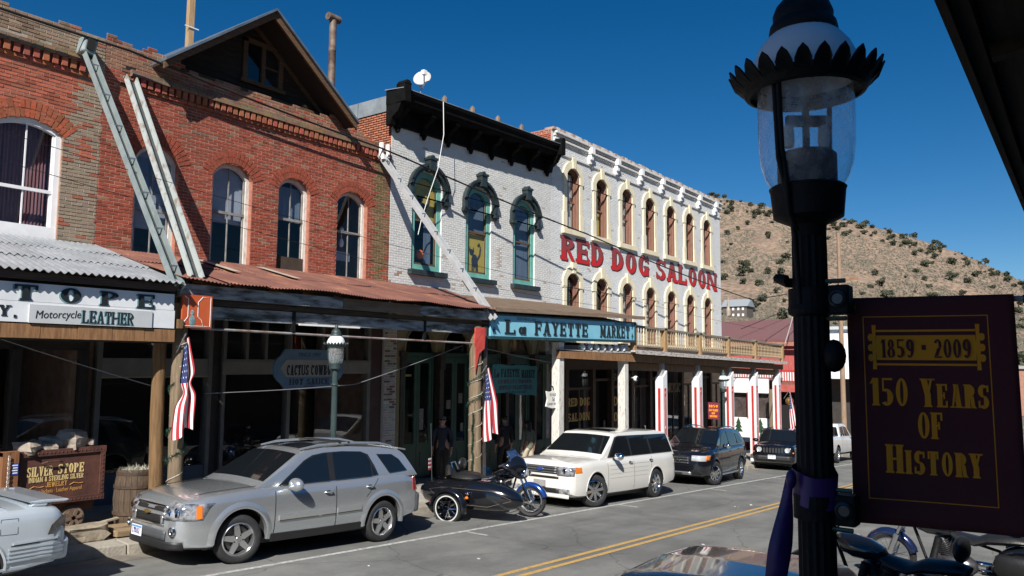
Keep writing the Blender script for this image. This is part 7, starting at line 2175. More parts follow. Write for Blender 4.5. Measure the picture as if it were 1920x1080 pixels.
# bonnet crease lines and wipers
for s_ in (-1, 1):
    mb = MB(); P = []
    for i in range(13):
        x = .34 + 1.12 * i / 12; y = s_ * (.60 + .12 * i / 12); z = tab(eq['top'], x) + .035 * (1 - (abs(y) / .9) ** 2) + .0035
        P.append((x, y, z))
    mb.tube(P, .005, 5); mb.build('bonnet_seam', m_blacktrim, car1, local=True)
MB().tube([(1.40, -.52, 1.165), (1.30, .0, 1.125), (1.38, .5, 1.155)], .010, 6).build('wiper', m_blacktrim, car1, local=True)
MB().obox((4.52, 0, 1.60), (.20, 1.10, .03), rot3(0, 8, 0)).build('roof_spoiler', silver, car1, local=True)
MB().box(4.70, 4.84, -.80, .80, .44, .80).build('rear_bumper', clad, car1, local=True, bevel=.05)

# ---------------------------------------------------------------- pale blue silver saloon, tail only in frame at the left
silverb = paint('ice_silver', (.50, .56, .61), rough=.28, metal=.3)
sd = dict(L=4.75, W=1.80, r=.325, rimr=.20, spokes=7, axles=(.95, 3.66), arch=1.16, archz=.34, tw=.21,
          plan=[(0, .7), (.2, .9), (.6, .98), (2.4, 1.0), (4.0, .985), (4.5, .95), (4.66, .90), (4.72, .85), (4.75, .78)],
          bot=[(0, .3), (.4, .22), (2.4, .22), (4.2, .27), (4.75, .36)],
          top=[(0, .62), (.15, .72), (1.2, .90), (2.6, .93), (3.9, .985), (4.35, 1.0), (4.6, .985), (4.69, .90), (4.72, .66), (4.75, .60)],
          belt=[(1.1, .86), (4.2, .98)], roof=[(1.15, .88), (2.0, 1.34), (2.4, 1.40), (3.0, 1.40), (3.4, 1.33), (4.05, 1.0)], wb=1.52, wr=1.12,
          win=[[(1.75, .96), (2.2, 1.28), (2.7, 1.33), (2.7, .98)], [(2.78, .98), (2.78, 1.33), (3.2, 1.29), (3.5, 1.02)]], ws=(1.3, 1.98), rw=(3.42, 3.98))
car2, h = car('saloon_car', 'pale silver saloon at the left edge showing only its tail and boot spoiler', 'car', -.12, 10.88, 0, sd, silverb, zoff=.02)
for s_ in (-1, 1):
    for k in range(4): strip(car2, h, [(4.06, .565 - .045 * k + .002), (4.3, .575 - .045 * k), (4.55, .58 - .045 * k), (4.70, .58 - .045 * k)], .008, .022, 'bumper_rib', silverb, s_, .010)
    strip(car2, h, [(4.10, .625), (4.35, .635), (4.6, .64), (4.72, .645)], .012, .02, 'bumper_edge', silverb, s_, .012)
    strip(car2, h, [(4.08, .60), (4.35, .612), (4.6, .617), (4.72, .62)], 0, .010, 'bumper_gap', m_blacktrim, s_, .004)
    mb = MB()
    pts = [(4.46, .69), (4.50, .80), (4.60, .88), (4.68, .90), (4.715, .82), (4.715, .68)]
    mb.v = [(x, s_ * (h['surf'](x, min(z, .8)) + .034), z) for x, z in pts]; mb.f = [tuple(range(6))]; mb.c = [None]
    o = mb.build('tail_light', M('smoked_lens', (.03, .008, .006), rough=.1, var=0, coat=1), car2, local=True)
    flare(car2, h, 3.66, .378, .42, .34, silverb, 0, 180, s_, .008)
    strip(car2, h, [(3.95, .34), (4.3, .355), (4.6, .38)], .006, .03, 'valance_edge', silverb, s_, .006)
mb = MB()
for x0, x1, z0, z1 in ((3.96, 4.14, .73, .735), (3.96, 4.14, .90, .905), (3.955, 3.961, .735, .90), (4.139, 4.145, .735, .90)):
    P = [(x0, z0), (x1, z0), (x1, z1), (x0, z1)]; n_ = len(mb.v)
    mb.v += [(x, -(h['surf'](x, z) + .003), z) for x, z in P]; mb.f.append((n_, n_ + 1, n_ + 2, n_ + 3)); mb.c.append(None)
mb.build('fuel_door_seam', m_blacktrim, car2, local=True)
sp_ = MB().prism([(4.28, 1.055), (4.45, 1.075), (4.74, 1.07), (4.76, 1.05), (4.70, 1.035), (4.4, 1.035)], 'y', -.70, .70); sp_.prism([(4.32, 1.0), (4.5, 1.0), (4.52, 1.04), (4.36, 1.045)], 'y', -.69, -.60); sp_.prism([(4.32, 1.0), (4.5, 1.0), (4.52, 1.04), (4.36, 1.045)], 'y', .60, .69)
sp_.build('boot_spoiler', silverb, car2, local=True, bevel=.012)
MB().box(4.60, 4.78, -.78, .78, .36, .64).build('rear_bumper', silverb, car2, local=True, bevel=.06)

# ---------------------------------------------------------------- white boxy wagon
white = paint('pearl_white', (.66, .65, .61), metal=.1, rough=.3, flake=.03)
fx = dict(L=5.13, W=1.93, r=.372, rimr=.245, spokes=8, axles=(.93, 3.93), arch=1.12, archz=.385, tw=.235, steer=-26, wstyle='multi', rimmat=m_chrome, bow=.14,
          plan=[(0, .82), (.03, .88), (.10, .925), (.3, .965), (.7, .99), (2.5, 1.0), (4.6, .985), (5.0, .955), (5.10, .93), (5.13, .89)],
          bot=[(0, .32), (.15, .25), (.5, .24), (2.5, .24), (4.5, .27), (5.13, .36)],
          top=[(0, .86), (.04, .97), (.12, 1.01), (.8, 1.06), (1.35, 1.085), (2.4, 1.10), (4.0, 1.13), (5.0, 1.14), (5.09, 1.08), (5.13, .9)],
          belt=[(1.0, 1.04), (1.5, 1.08), (5.0, 1.14)], roof=[(1.16, 1.07), (1.30, 1.13), (1.94, 1.585), (2.06, 1.645), (2.4, 1.685), (3.4, 1.715), (4.6, 1.70), (4.86, 1.66), (4.93, 1.58), (5.08, 1.10)], wb=1.74, wr=1.42,
          dlo=[(1.52, 1.10), (2.02, 1.565), (2.2, 1.60), (4.82, 1.63), (4.985, 1.16)],
          win=[[(1.62, 1.12), (2.10, 1.56), (2.62, 1.58), (2.66, 1.125)], [(2.74, 1.13), (2.70, 1.582), (3.62, 1.60), (3.72, 1.145)], [(3.82, 1.15), (3.73, 1.602), (4.80, 1.615), (4.94, 1.17)]],
          ws=(1.36, 1.93), rw=(4.94, 5.06), sunroof=(2.25, 2.75))
car3, h = car('wagon_car', 'white boxy wagon with dark glass parked in front of the saloon', 'car', 15.78, 10.76, -1, fx, white, scale=1.045)
for s_ in (-1, 1):
    for k in range(4): strip(car3, h, [(1.52, .92 - .10 * k), (2.0, .925 - .10 * k), (2.68, .93 - .10 * k)], 0, .006, 'door_groove', M('groove_grey', (.30, .29, .27), var=0), s_, .003)
    for k in range(4): strip(car3, h, [(2.74, .93 - .10 * k), (3.3, .935 - .10 * k), (3.56 - .05 * k, .935 - .10 * k)], 0, .006, 'door_groove', M('groove_grey', (.30, .29, .27)), s_, .003)
    vseam(car3, h, 1.44, .34, 1.44, 1.08, side=s_); vseam(car3, h, 2.71, .34, 2.71, 1.10, side=s_); vseam(car3, h, 3.62, .80, 3.72, 1.11, side=s_)
    handle(car3, h, 2.52, .965, m_chrome, s_); handle(car3, h, 3.62, .985, m_chrome, s_)
    mirror(car3, 1.72, 1.06, 1.13, m_chrome, s_, 1.1)
    flare(car3, h, .93, .418, .46, .385, white, 0, 180, s_, .006); flare(car3, h, 3.93, .418, .46, .385, white, 0, 180, s_, .006)
    o = curved_plate(car3, h, 0, .735, .925, s_ * .46, s_ * .875, 'headlight', m_lens, fx, .016, n=12)
    MB().lathe([(0, .0), (.05, -.004), (.065, -.02)], 16, (-.03, s_ * .66, .83), rot3(0, -90, 0)).build('lamp_reflector', m_chrome, o, smooth=60, local=True)
    strip(car3, h, [(.10, .86), (.20, .865), (.32, .87)], .006, .11, 'indicator', m_amber_l, s_, .012)
    MB().box(-.012, .05, s_ * .52 if s_ > 0 else -.80, s_ * .80 if s_ > 0 else -.52, .34, .44).build('fog_lamp', m_lens, car3, local=True)
curved_plate(car3, h, 0, .76, .92, -.46, .46, 'grille', m_blacktrim, fx, .016)
for zz in (.785, .84, .895): curved_plate(car3, h, 0, zz - .014, zz + .014, -.45, .45, 'grille_bar', M('grille_grey', (.16, .17, .18), metal=.6, rough=.35, var=.05), fx, .028)
MB().ball((-.045, 0, .84), (.015, .10, .045), 16, 8).build('oval_badge', M('badge_blue', (.02, .05, .20), rough=.2, var=0), car3, smooth=60, local=True)
curved_plate(car3, h, 0, .655, .70, -.50, .50, 'bumper_slot', m_blacktrim, fx, .012)
curved_plate(car3, h, 0, .34, .44, -.52, .52, 'lower_grille', m_blacktrim, fx, .012)
curved_plate(car3, h, 0, .24, .32, -.80, .80, 'lower_lip', white, fx, .04)
MB().box(-.05, -.03, -.16, .16, .46, .60).build('plate_holder', M('plate_blank', (.25, .25, .25), var=.1), car3, local=True)

# ---------------------------------------------------------------- black SUV
blackp = paint('black', (.006, .007, .010), metal=.1, rough=.16, flake=.0)
ml = dict(L=4.78, W=1.91, r=.372, rimr=.24, spokes=10, axles=(.88, 3.80), arch=1.13, archz=.39, tw=.24, steer=-22, wstyle='multi', rimmat=m_chrome, bow=.14,
          plan=[(0, .66), (.05, .76), (.15, .85), (.35, .93), (.7, .98), (2.4, 1.0), (4.2, .98), (4.6, .93), (4.74, .88), (4.78, .82)],
          bot=[(0, .40), (.12, .30), (.5, .27), (2.4, .30), (4.3, .34), (4.78, .44)],
          top=[(0, .86), (.06, .95), (.2, 1.02), (.7, 1.08), (1.3, 1.13), (2.4, 1.15), (4.2, 1.20), (4.66, 1.18), (4.78, .95)],
          belt=[(1.0, 1.08), (1.4, 1.12), (4.6, 1.21)], roof=[(1.15, 1.11), (1.28, 1.18), (2.02, 1.64), (2.2, 1.70), (2.8, 1.745), (3.6, 1.73), (4.3, 1.66), (4.45, 1.58), (4.70, 1.16)], wb=1.66, wr=1.30,
          win=[[(1.66, 1.16), (2.16, 1.56), (2.4, 1.62), (2.62, 1.635), (2.62, 1.17)], [(2.72, 1.175), (2.72, 1.64), (3.3, 1.635), (3.55, 1.58), (3.62, 1.2)], [(3.74, 1.205), (3.68, 1.56), (4.1, 1.52), (4.4, 1.24)]],
          ws=(1.34, 2.0), rw=(4.46, 4.68))
car4, h = car('suv_car', 'glossy black SUV with chrome grille parked behind the white wagon', 'car', 23.7, 10.80, 5, ml, blackp, scale=1.03)
for s_ in (-1, 1):
    vseam(car4, h, 1.48, .36, 1.48, 1.12, side=s_); vseam(car4, h, 2.67, .36, 2.67, 1.15, side=s_)
    handle(car4, h, 2.5, 1.0, m_chrome, s_); handle(car4, h, 3.5, 1.04, m_chrome, s_); mirror(car4, 1.75, 1.02, 1.19, m_chrome, s_, 1.1)
    for xw in ml['axles']: flare(car4, h, xw, .42, .48, .39, blackp, 0, 180, s_, .012)
    strip(car4, h, [(1.36, .31), (2.4, .315), (3.30, .33)], .05, .05, 'running_board', m_alloy, s_, .04)
    o = curved_plate(car4, h, 0, .75, .92, s_ * .42, s_ * .84, 'headlight', M('bright_lens', (.78, .80, .82), (.95, .96, .97), scale=20, rough=.1, metal=.6, coat=1), ml, .016, n=12)
    curved_plate(o, h, 0, .78, .93, s_ * .82, s_ * .885, 'indicator', m_amber_l, ml, .022, n=5)
    MB().ball((.09, s_ * .66, .52), (.03, .09, .04), 12, 6).build('fog_lamp', m_lens, car4, smooth=60, local=True)
    MB().tube([(2.1, s_ * .60, 1.71), (2.8, s_ * .60, 1.785), (3.6, s_ * .59, 1.775), (4.2, s_ * .57, 1.70)], .02, 6).build('roof_rail', blackp, car4, local=True)
curved_plate(car4, h, 0, .66, .88, -.36, .36, 'grille', m_blacktrim, ml, .012)
for zz in (.69, .765, .84): curved_plate(car4, h, 0, zz - .016, zz + .016, -.35, .35, 'grille_bar', m_chrome, ml, .045)
MB().lathe([(.078, -.008), (.095, -.008), (.095, .008), (.078, .008)], 24, (-.07, 0, .77), rot3(0, 90, 0), cap=False).build('ring_badge', m_chrome, car4, smooth=50, local=True)
for k in range(3):
    a = R(90 + 120 * k); MB().bar((-.05, 0, .77), (-.05, .08 * math.cos(a), .77 + .08 * math.sin(a)), .012, .012, up=(1, 0, 0)).build('badge_arm', m_chrome, car4, local=True)
curved_plate(car4, h, 0, .33, .42, -.42, .42, 'skid_plate', m_alloy, ml, .018)
curved_plate(car4, h, 0, .335, .40, -.14, .14, 'tow_recess', m_blacktrim, ml, .026)

# ---------------------------------------------------------------- black jeep facing us
jp = dict(L=4.40, W=1.76, r=.345, rimr=.21, spokes=5, axles=(.85, 3.48), arch=1.17, archz=.37, tw=.22, bow=.10,
          plan=[(0, .84), (.04, .90), (.12, .95), (.4, .985), (2.4, 1.0), (4.2, .98), (4.4, .93)],
          bot=[(0, .36), (.15, .29), (.5, .28), (2.2, .30), (4.4, .40)],
          top=[(0, .93), (.05, .985), (.15, 1.02), (.8, 1.06), (1.2, 1.08), (4.2, 1.12), (4.4, 1.02)],
          belt=[(.9, 1.03), (4.3, 1.11)], roof=[(1.10, 1.06), (1.2, 1.12), (1.66, 1.58), (1.8, 1.63), (2.4, 1.66), (4.0, 1.65), (4.2, 1.58), (4.34, 1.08)], wb=1.58, wr=1.34,
          win=[[(1.5, 1.12), (1.8, 1.5), (2.5, 1.55), (2.5, 1.13)], [(2.6, 1.13), (2.6, 1.55), (3.4, 1.54), (3.4, 1.14)], [(3.5, 1.14), (3.5, 1.54), (4.0, 1.53), (4.1, 1.16)]],
          ws=(1.22, 1.65), rw=(4.21, 4.32))
car5, h = car('jeep_car', 'black upright jeep with round headlamps and seven slot grille facing the camera', 'car', 32.9, 10.75, 9, jp, blackp)
for s_ in (-1, 1):
    o = MB().lathe([(0, 0), (.07, -.006), (.088, .0), (.10, .012), (.105, .0), (.105, -.04)], 20, (-.02, s_ * .56, .84), rot3(0, -90, 0)).build('headlight', M('bright_lens', (.78, .80, .82)), car5, smooth=50, local=True)
    MB().ball((.05, s_ * .76, .74), (.03, .07, .035), 10, 6).build('indicator', m_amber_l, car5, local=True)
    mirror(car5, 1.55, .98, 1.16, blackp, s_); flare(car5, h, .85, .40, .47, .37, m_blacktrim, 0, 180, s_, .02); flare(car5, h, 3.48, .40, .47, .37, m_blacktrim, 0, 180, s_, .02)
    MB().tube([(1.8, s_ * .60, 1.66), (3.9, s_ * .60, 1.70)], .018, 6).build('roof_rail', m_blacktrim, car5, local=True)
    MB().ball((.02, s_ * .6, .42), (.02, .05, .04), 10, 6).build('fog_lamp', m_lens, car5, local=True)
for k in range(7):
    y = -.36 + .12 * k; MB().box(-.035, -.005, y - .036, y + .036, .72, .92).build('grille_slot', M('slot_dark', (.02, .02, .02), var=0), car5, local=True)
    MB().box(-.042, -.03, y - .04, y + .04, .921, .94).build('slot_chrome', m_chrome, car5, local=True)
curved_plate(car5, h, 0, .40, .60, -.70, .70, 'bumper', m_blacktrim, jp, .05)
plate(car5, -.06, .05, .55, 'UZ834')

# ---------------------------------------------------------------- white pickup, driving away
pk_ = dict(L=5.8, W=2.0, r=.40, rimr=.225, spokes=6, axles=(1.25, 4.85), arch=1.16, archz=.44, tw=.26,
           plan=[(0, .95), (.2, .98), (2, 1.0), (5.2, .99), (5.7, .93), (5.8, .85)],
           bot=[(0, .55), (.5, .45), (2.5, .45), (5.8, .48)],
           top=[(0, 1.28), (1.9, 1.28), (2.05, 1.28), (2.3, 1.26), (4.2, 1.22), (5.4, 1.14), (5.7, 1.05), (5.8, .9)],
           belt=[(1.9, 1.2), (4.5, 1.2)], roof=[(1.95, 1.24), (2.0, 1.75), (2.2, 1.88), (3.2, 1.90), (3.6, 1.84), (4.3, 1.24)], wb=1.8, wr=1.5,
           win=[[(2.2, 1.30), (2.25, 1.74), (2.85, 1.78), (2.85, 1.3)], [(2.95, 1.3), (2.95, 1.78), (3.5, 1.74), (3.95, 1.3)]], ws=(3.64, 4.2), rw=(1.955, 1.998))
whitep = paint('plain_white', (.64, .65, .65), metal=.05, rough=.3, flake=.02)
car6, h = car('pickup_truck', 'white pickup truck beyond the lamp post seen from behind', 'truck', 39.9, 11.2, 0, pk_, whitep)
for s_ in (-1, 1):
    MB().box(-.01, .12, s_ * .92 - .06, s_ * .92 + .06, .78, 1.18).build('tail_light', m_redlens, car6, local=True); mirror(car6, 3.75, 1.14, 1.38, m_chrome, s_, 1.4)
    vseam(car6, h, 2.9, .55, 2.9, 1.2, side=s_); vseam(car6, h, 2.02, .5, 2.02, 1.26, side=s_)
MB().box(-.12, .02, -.95, .95, .50, .70).build('rear_bumper', m_chrome, car6, local=True, bevel=.02)

# ---------------------------------------------------------------- pewter hatchback just below the camera
pewter = paint('pewter', (.33, .32, .30), rough=.22)
hb_ = dict(L=4.3, W=1.75, r=.32, rimr=.2, spokes=5, axles=(.85, 3.45), arch=1.15, archz=.335, tw=.2, bow=.2,
           plan=[(0, .62), (.08, .76), (.25, .9), (.6, .98), (2.4, 1.0), (3.9, .98), (4.2, .92), (4.3, .84)],
           bot=[(0, .32), (.4, .22), (2.2, .24), (4.3, .36)], top=[(0, .62), (.06, .72), (.3, .80), (1.0, .90), (2.4, .93), (4.1, .98), (4.26, .92), (4.3, .75)],
           belt=[(.9, .87), (4.2, .97)], roof=[(.98, .885), (1.1, .93), (1.95, 1.36), (2.15, 1.425), (2.7, 1.46), (3.3, 1.445), (3.72, 1.39), (3.85, 1.32), (4.22, .96)], wb=1.52, wr=1.12,
           win=[[(1.55, .97), (2.1, 1.30), (2.5, 1.37), (2.5, .98)], [(2.58, .98), (2.58, 1.38), (3.2, 1.36), (3.5, 1.03)]], ws=(1.14, 1.94), rw=(3.86, 4.16))
car7, h = car('hatchback_car', 'pewter hatchback in front of the lamp post showing only its domed roof', 'car', 2.70, 2.0, 2, hb_, pewter, zoff=-.02)
for s_ in (-1, 1): mirror(car7, 1.6, .93, 1.0, pewter, s_); handle(car7, h, 2.4, .86, pewter, s_); vseam(car7, h, 2.54, .3, 2.54, .93, side=s_)
# ================================================================ MOTORCYCLES (local x forward, z up)
def mwheel(parent, x, y, r, w_, spokes=20, white=False, steer=0, rimr=None, cast=False):
    t = empty('wheel', (x, y, r), parent=parent, rot=(0, 0, R(steer)))
    rimr = rimr or r - .085
    MB().lathe([(rimr, -w_ * .38), (r - .03, -w_ * .5), (r - .008, -w_ * .3), (r, 0), (r - .008, w_ * .3), (r - .03, w_ * .5), (rimr, w_ * .38)], 36, (0, 0, 0), rot3(90, 0, 0), cap=False).build('tyre', m_rubber, t, smooth=50, local=True)
    if white:
        for s_ in (-1, 1): MB().lathe([(rimr + .008, 0), (rimr + .03, 0)], 36, (0, s_ * w_ * .47, 0), rot3(90, 0, 0), cap=False).build('white_wall', M('whitewall', (.5, .5, .48), var=.1), t, local=True)
    mb = MB().lathe([(rimr + .006, -w_ * .4), (rimr - .018, -w_ * .36), (rimr - .022, 0), (rimr - .018, w_ * .36), (rimr + .006, w_ * .4)], 36, (0, 0, 0), rot3(90, 0, 0), cap=False)
    mb.lathe([(0, -.07), (.035, -.07), (.04, -.03), (.05, 0), (.04, .03), (.035, .07), (0, .07)], 14, (0, 0, 0), rot3(90, 0, 0))
    for k in range(spokes):
        a = 2 * PI * k / spokes; b = a + (.35 if k % 2 else -.35) * (0 if cast else 1); s_ = .04 if k % 2 else -.04
        mb.tube([(.035 * math.cos(b), s_, .035 * math.sin(b)), (rimr * math.cos(a) * .98, s_ * .3, rimr * math.sin(a) * .98)], .012 if cast else .0035, 5)
    mb.build('rim', m_chrome, t, smooth=40, local=True)
    return t
def fender(root, x, y, zc, r, w_, a0, a1, mat, name='fender'):
    mb = MB(); n = 18; k = 6
    for i in range(n + 1):
        a = R(a0 + (a1 - a0) * i / n)
        for j in range(k + 1):
            u = -1 + 2 * j / k; rr_ = r - .055 * u * u * (1 if abs(u) < 1 else 1.5)
            mb.v.append((x + rr_ * math.cos(a), y + u * w_ / 2, zc + rr_ * math.sin(a)))
    mb.f = [(i * (k + 1) + j, (i + 1) * (k + 1) + j, (i + 1) * (k + 1) + j + 1, i * (k + 1) + j + 1) for i in range(n) for j in range(k)]; mb.c = [None] * len(mb.f)
    o = mb.build(name, mat, root, smooth=70, local=True); sm = o.modifiers.new('t', 'SOLIDIFY'); sm.thickness = .006; return o
m_leather = M('black_leather', (.012, .012, .012), rough=.45, var=.2, bump=.2)
def motorcycle(name, label, X, Y, heading, pm, fm, fairing=False, z=0, lean=0):
    root = empty(name, (X, Y, G(X) + z), label, 'motorcycle', rot=(R(lean), 0, R(heading)))
    r = .325
    mwheel(root, .80, 0, r, .15, 20, steer=8); mwheel(root, -.82, 0, r, .19, 20)
    fender(root, .80, 0, r, r + .05, .16, 15, 165, fm, 'front_fender'); fender(root, -.82, 0, r, r + .06, .20, -5, 150, pm, 'rear_fender')
    fk = MB()
    for s_ in (-1, 1): fk.tube([(.80, s_ * .10, r), (.66, s_ * .10, .66)], .040, 10); fk.tube([(.66, s_ * .10, .66), (.50, s_ * .10, 1.0)], .022, 10)
    fk.tube([(.80, -.13, r), (.80, .13, r)], .02, 8); fk.build('fork', m_chrome, root, smooth=50, local=True)
    hb = MB(); hb.tube([(.28, -.43, 1.03), (.36, -.34, 1.08), (.46, -.16, 1.08), (.49, 0, 1.02), (.46, .16, 1.08), (.36, .34, 1.08), (.28, .43, 1.03)], .014, 8); hbo = hb.build('handlebar', m_chrome, root, smooth=60, local=True)
    for s_ in (-1, 1):
        MB().tube([(.38, s_ * .31, 1.08), (.26, s_ * .45, 1.025)], .021, 8).build('grip', m_rubber, hbo, local=True)
        MB().tube([(.45, s_ * .31, 1.07), (.34, s_ * .46, 1.04)], .008, 6).build('lever', m_chrome, hbo, local=True)
        MB().tube([(.42, s_ * .26, 1.08), (.44, s_ * .33, 1.22)], .007, 6).build('mirror_stem', m_chrome, hbo, local=True)
        MB().ball((.44, s_ * .37, 1.25), (.018, .065, .04), 12, 8).build('mirror', m_chrome, hbo, smooth=60, local=True)
    MB().lathe([(0, .07), (.06, .06), (.085, .02), (.09, -.03), (.07, -.1), (0, -.13)], 20, (.66, 0, .88), rot3(0, 90, 0)).build('headlight', m_chrome, root, smooth=50, local=True)
    MB().lathe([(0, .078), (.07, .062), (.08, .05)], 18, (.665, 0, .88), rot3(0, 90, 0)).build('lens', m_lens, root, smooth=50, local=True)
    secs = []
    for x, w_, z0, z1 in ((-.06, .05, .74, .80), (.0, .12, .72, .86), (.12, .155, .70, .92), (.28, .15, .70, .95), (.40, .11, .74, .95), (.47, .04, .80, .93)):
        secs.append([(x, w_ * math.cos(R(a)), (z0 + z1) / 2 + (z1 - z0) / 2 * math.sin(R(a))) for a in range(0, 361, 30)])
    loft(secs).build('tank', pm, root, smooth=60, local=True)
    secs = []
    for x, w_, z0, z1 in ((-.86, .10, .74, .80), (-.75, .14, .71, .84), (-.45, .16, .68, .82), (-.3, .17, .64, .74), (-.1, .15, .66, .77), (.02, .08, .72, .82)):
        secs.append([(x, w_ * math.cos(R(a)), (z0 + z1) / 2 + (z1 - z0) / 2 * math.sin(R(a))) for a in range(0, 361, 30)])
    loft(secs).build('seat', m_leather, root, smooth=60, local=True)
    MB().ball((-.80, 0, .98), (.07, .17, .13), 12, 8).build('backrest', m_leather, root, smooth=60, local=True)
    en = MB(); en.ball((-.02, 0, .34), (.27, .16, .16), 14, 8)
    for an in (-22, 22):
        m_ = rot3(0, an, 0)
        for k in range(9): en.lathe([(.085, 0), (.10, .003), (.10, .012), (.085, .015)], 16, Vector((.02, 0, .38)) + m_ @ Vector((0, 0, .07 + .025 * k)), m_)
        en.lathe([(.07, .06), (.075, .3), (.08, .31), (.06, .35), (0, .36)], 14, (.02, 0, .38), m_)
    en.build('engine', M('engine_alloy', (.14, .14, .15), metal=.8, rough=.3, var=.4, scale=12), root, smooth=40, local=True)
    MB().lathe([(0, .04), (.09, .03), (.10, -.02)], 18, (.02, -.16, .60), rot3(90, 0, 0)).build('air_cleaner', m_chrome, root, smooth=50, local=True)
    for z_ in (.24, .34): MB().tube([(.20, -.12, .55), (.28, -.16, .35), (.10, -.19, z_), (-.9, -.20, z_ - .02), (-1.12, -.20, z_ - .01)], [.024, .024, .03, .042, .045], 10).build('exhaust', m_chrome, root, smooth=50, local=True)
    fr = MB(); fr.tube([(.52, 0, .95), (.30, 0, .22), (-.4, 0, .20), (-.55, 0, .6), (.4, 0, .80)], .022, 8); fr.tube([(-.82, -.1, r), (-.35, -.1, .32)], .025, 8); fr.tube([(-.82, .1, r), (-.35, .1, .32)], .025, 8)
    fr.build('frame', m_black, root, smooth=60, local=True)
    MB().ball((-1.16, 0, .62), (.04, .06, .04), 10, 6).build('tail_light', m_redlens, root, local=True)
    if fairing:
        secs = []
        for x, w_, z0, z1 in ((.42, .40, .88, 1.16), (.50, .39, .80, 1.22), (.60, .33, .74, 1.16), (.68, .22, .76, 1.05), (.72, .11, .80, .98)):
            secs.append([(x - .10 * abs(math.cos(R(a))) ** 2, w_ * math.cos(R(a)), (z0 + z1) / 2 + (z1 - z0) / 2 * math.sin(R(a))) for a in range(0, 361, 20)])
        loft(secs).build('fairing', pm, root, smooth=60, local=True)
        mb = MB(); P = [(.46, -.32, 1.12), (.50, -.15, 1.17), (.52, 0, 1.19), (.50, .15, 1.17), (.46, .32, 1.12), (.34, .22, 1.32), (.37, 0, 1.37), (.34, -.22, 1.32)]
        mb.add(P, [tuple(range(8))]); o = mb.build('windshield', M('blue_screen', (.02, .04, .10), rough=.06, var=0), root, local=True); sm = o.modifiers.new('t', 'SOLIDIFY'); sm.thickness = .006
        for s_ in (-1, 1):
            MB().lathe([(0, .03), (.045, .02), (.05, -.03)], 14, (.70, s_ * .17, .86), rot3(0, 90, 0)).build('spot_lamp', m_chrome, root, smooth=50, local=True)
            secs = [[(x, s_ * (.24 + w_ * math.cos(R(a))), .45 + .17 * math.sin(R(a)) * k_) for a in range(0, 361, 30)] for x, w_, k_ in ((-1.15, .06, .6), (-1.1, .09, .95), (-.6, .09, 1.0), (-.55, .06, .8))]
            loft(secs).build('saddlebag', pm, root, smooth=60, local=True)
    else:
        root.scale = (1.12, 1.12, 1.12)
        MB().tube([(-.30, .10, .22), (-.38, .30, .01)], .012, 6).build('kick_stand', m_chrome, root, local=True)
        for s_ in (-1, 1):
            secs = [[(x, s_ * (.24 + w_ * math.cos(R(a))), .50 + .15 * math.sin(R(a)) * k_) for a in range(0, 361, 30)] for x, w_, k_ in ((-1.12, .05, .6), (-1.06, .085, .95), (-.62, .085, 1.0), (-.56, .05, .8))]
            loft(secs).build('saddlebag', m_leather, root, smooth=60, local=True)
            MB().tube([(.12, s_ * .13, .70), (.20, s_ * .20, .40), (.05, s_ * .22, .25)], .05, 8).build('crash_guard', m_black, root, smooth=60, local=True)
    return root
bluep = paint('deep_blue', (.010, .045, .22), metal=.4, rough=.2)
bk = motorcycle('sidecar_motorcycle', 'black touring motorcycle with blue front fender and sidecar backed to the kerb', 14.00, 10.72, -77, blackp, bluep, True); bk.scale = (1.05, 1.05, 1.05)
# sidecar on its right hand side
sc_y = -.95
secs = []
for x, w_, z0, z1 in ((1.02, .05, .40, .50), (.90, .17, .32, .62), (.65, .27, .26, .74), (.3, .325, .24, .82), (-.2, .335, .24, .84), (-.7, .32, .26, .80), (-1.05, .25, .34, .74), (-1.2, .12, .46, .64)):
    secs.append([(x, sc_y + w_ * math.copysign(abs(math.cos(R(a))) ** .7, math.cos(R(a))), (z0 + z1) / 2 + (z1 - z0) / 2 * math.copysign(abs(math.sin(R(a))) ** .8, math.sin(R(a)))) for a in range(0, 361, 15)])
loft(secs).build('sidecar_body', blackp, bk, smooth=60, local=True)
MB().tube([(.85, sc_y - .20, .50), (.5, sc_y - .31, .66), (-.5, sc_y - .345, .68), (-.9, sc_y - .29, .62), (-.6, sc_y - .345, .38), (.4, sc_y - .325, .36), (.85, sc_y - .20, .48)], .006, 5).build('pinstripe', M('pin_gold', (.07, .05, .035), var=0), bk, local=True)
MB().ball((-.22, sc_y, .85), (.34, .25, .10), 14, 6).build('sidecar_seat', m_leather, bk, smooth=60, local=True)
MB().tube([(-.55, sc_y - .1, .85), (-.62, sc_y, 1.0), (-.55, sc_y + .1, .85)], .08, 8).build('sidecar_backrest', m_leather, bk, smooth=60, local=True)
o = MB().add([(.30, sc_y - .28, .82), (.42, sc_y - .12, .83), (.45, sc_y, .84), (.42, sc_y + .12, .83), (.30, sc_y + .28, .82), (.14, sc_y + .2, 1.08), (.18, sc_y, 1.12), (.14, sc_y - .2, 1.08)], [tuple(range(8))]).build('sidecar_windshield', glass('screen_glass', ior=1.5), bk, local=True)
mwheel(bk, -.35, sc_y - .52, .315, .14, 10, True, 0, .22, True)
fender(bk, -.35, sc_y - .52, .315, .40, .22, -12, 172, blackp, 'sidecar_fender')
MB().tube([(-.35, sc_y - .3, .3), (-.35, sc_y - .5, .315)], .03, 8).build('axle', m_chrome, bk, local=True)
for x in (.5, -.5): MB().tube([(x, -.1, .30), (x, sc_y + .2, .26)], .025, 8).build('sidecar_strut', m_chrome, bk, local=True)
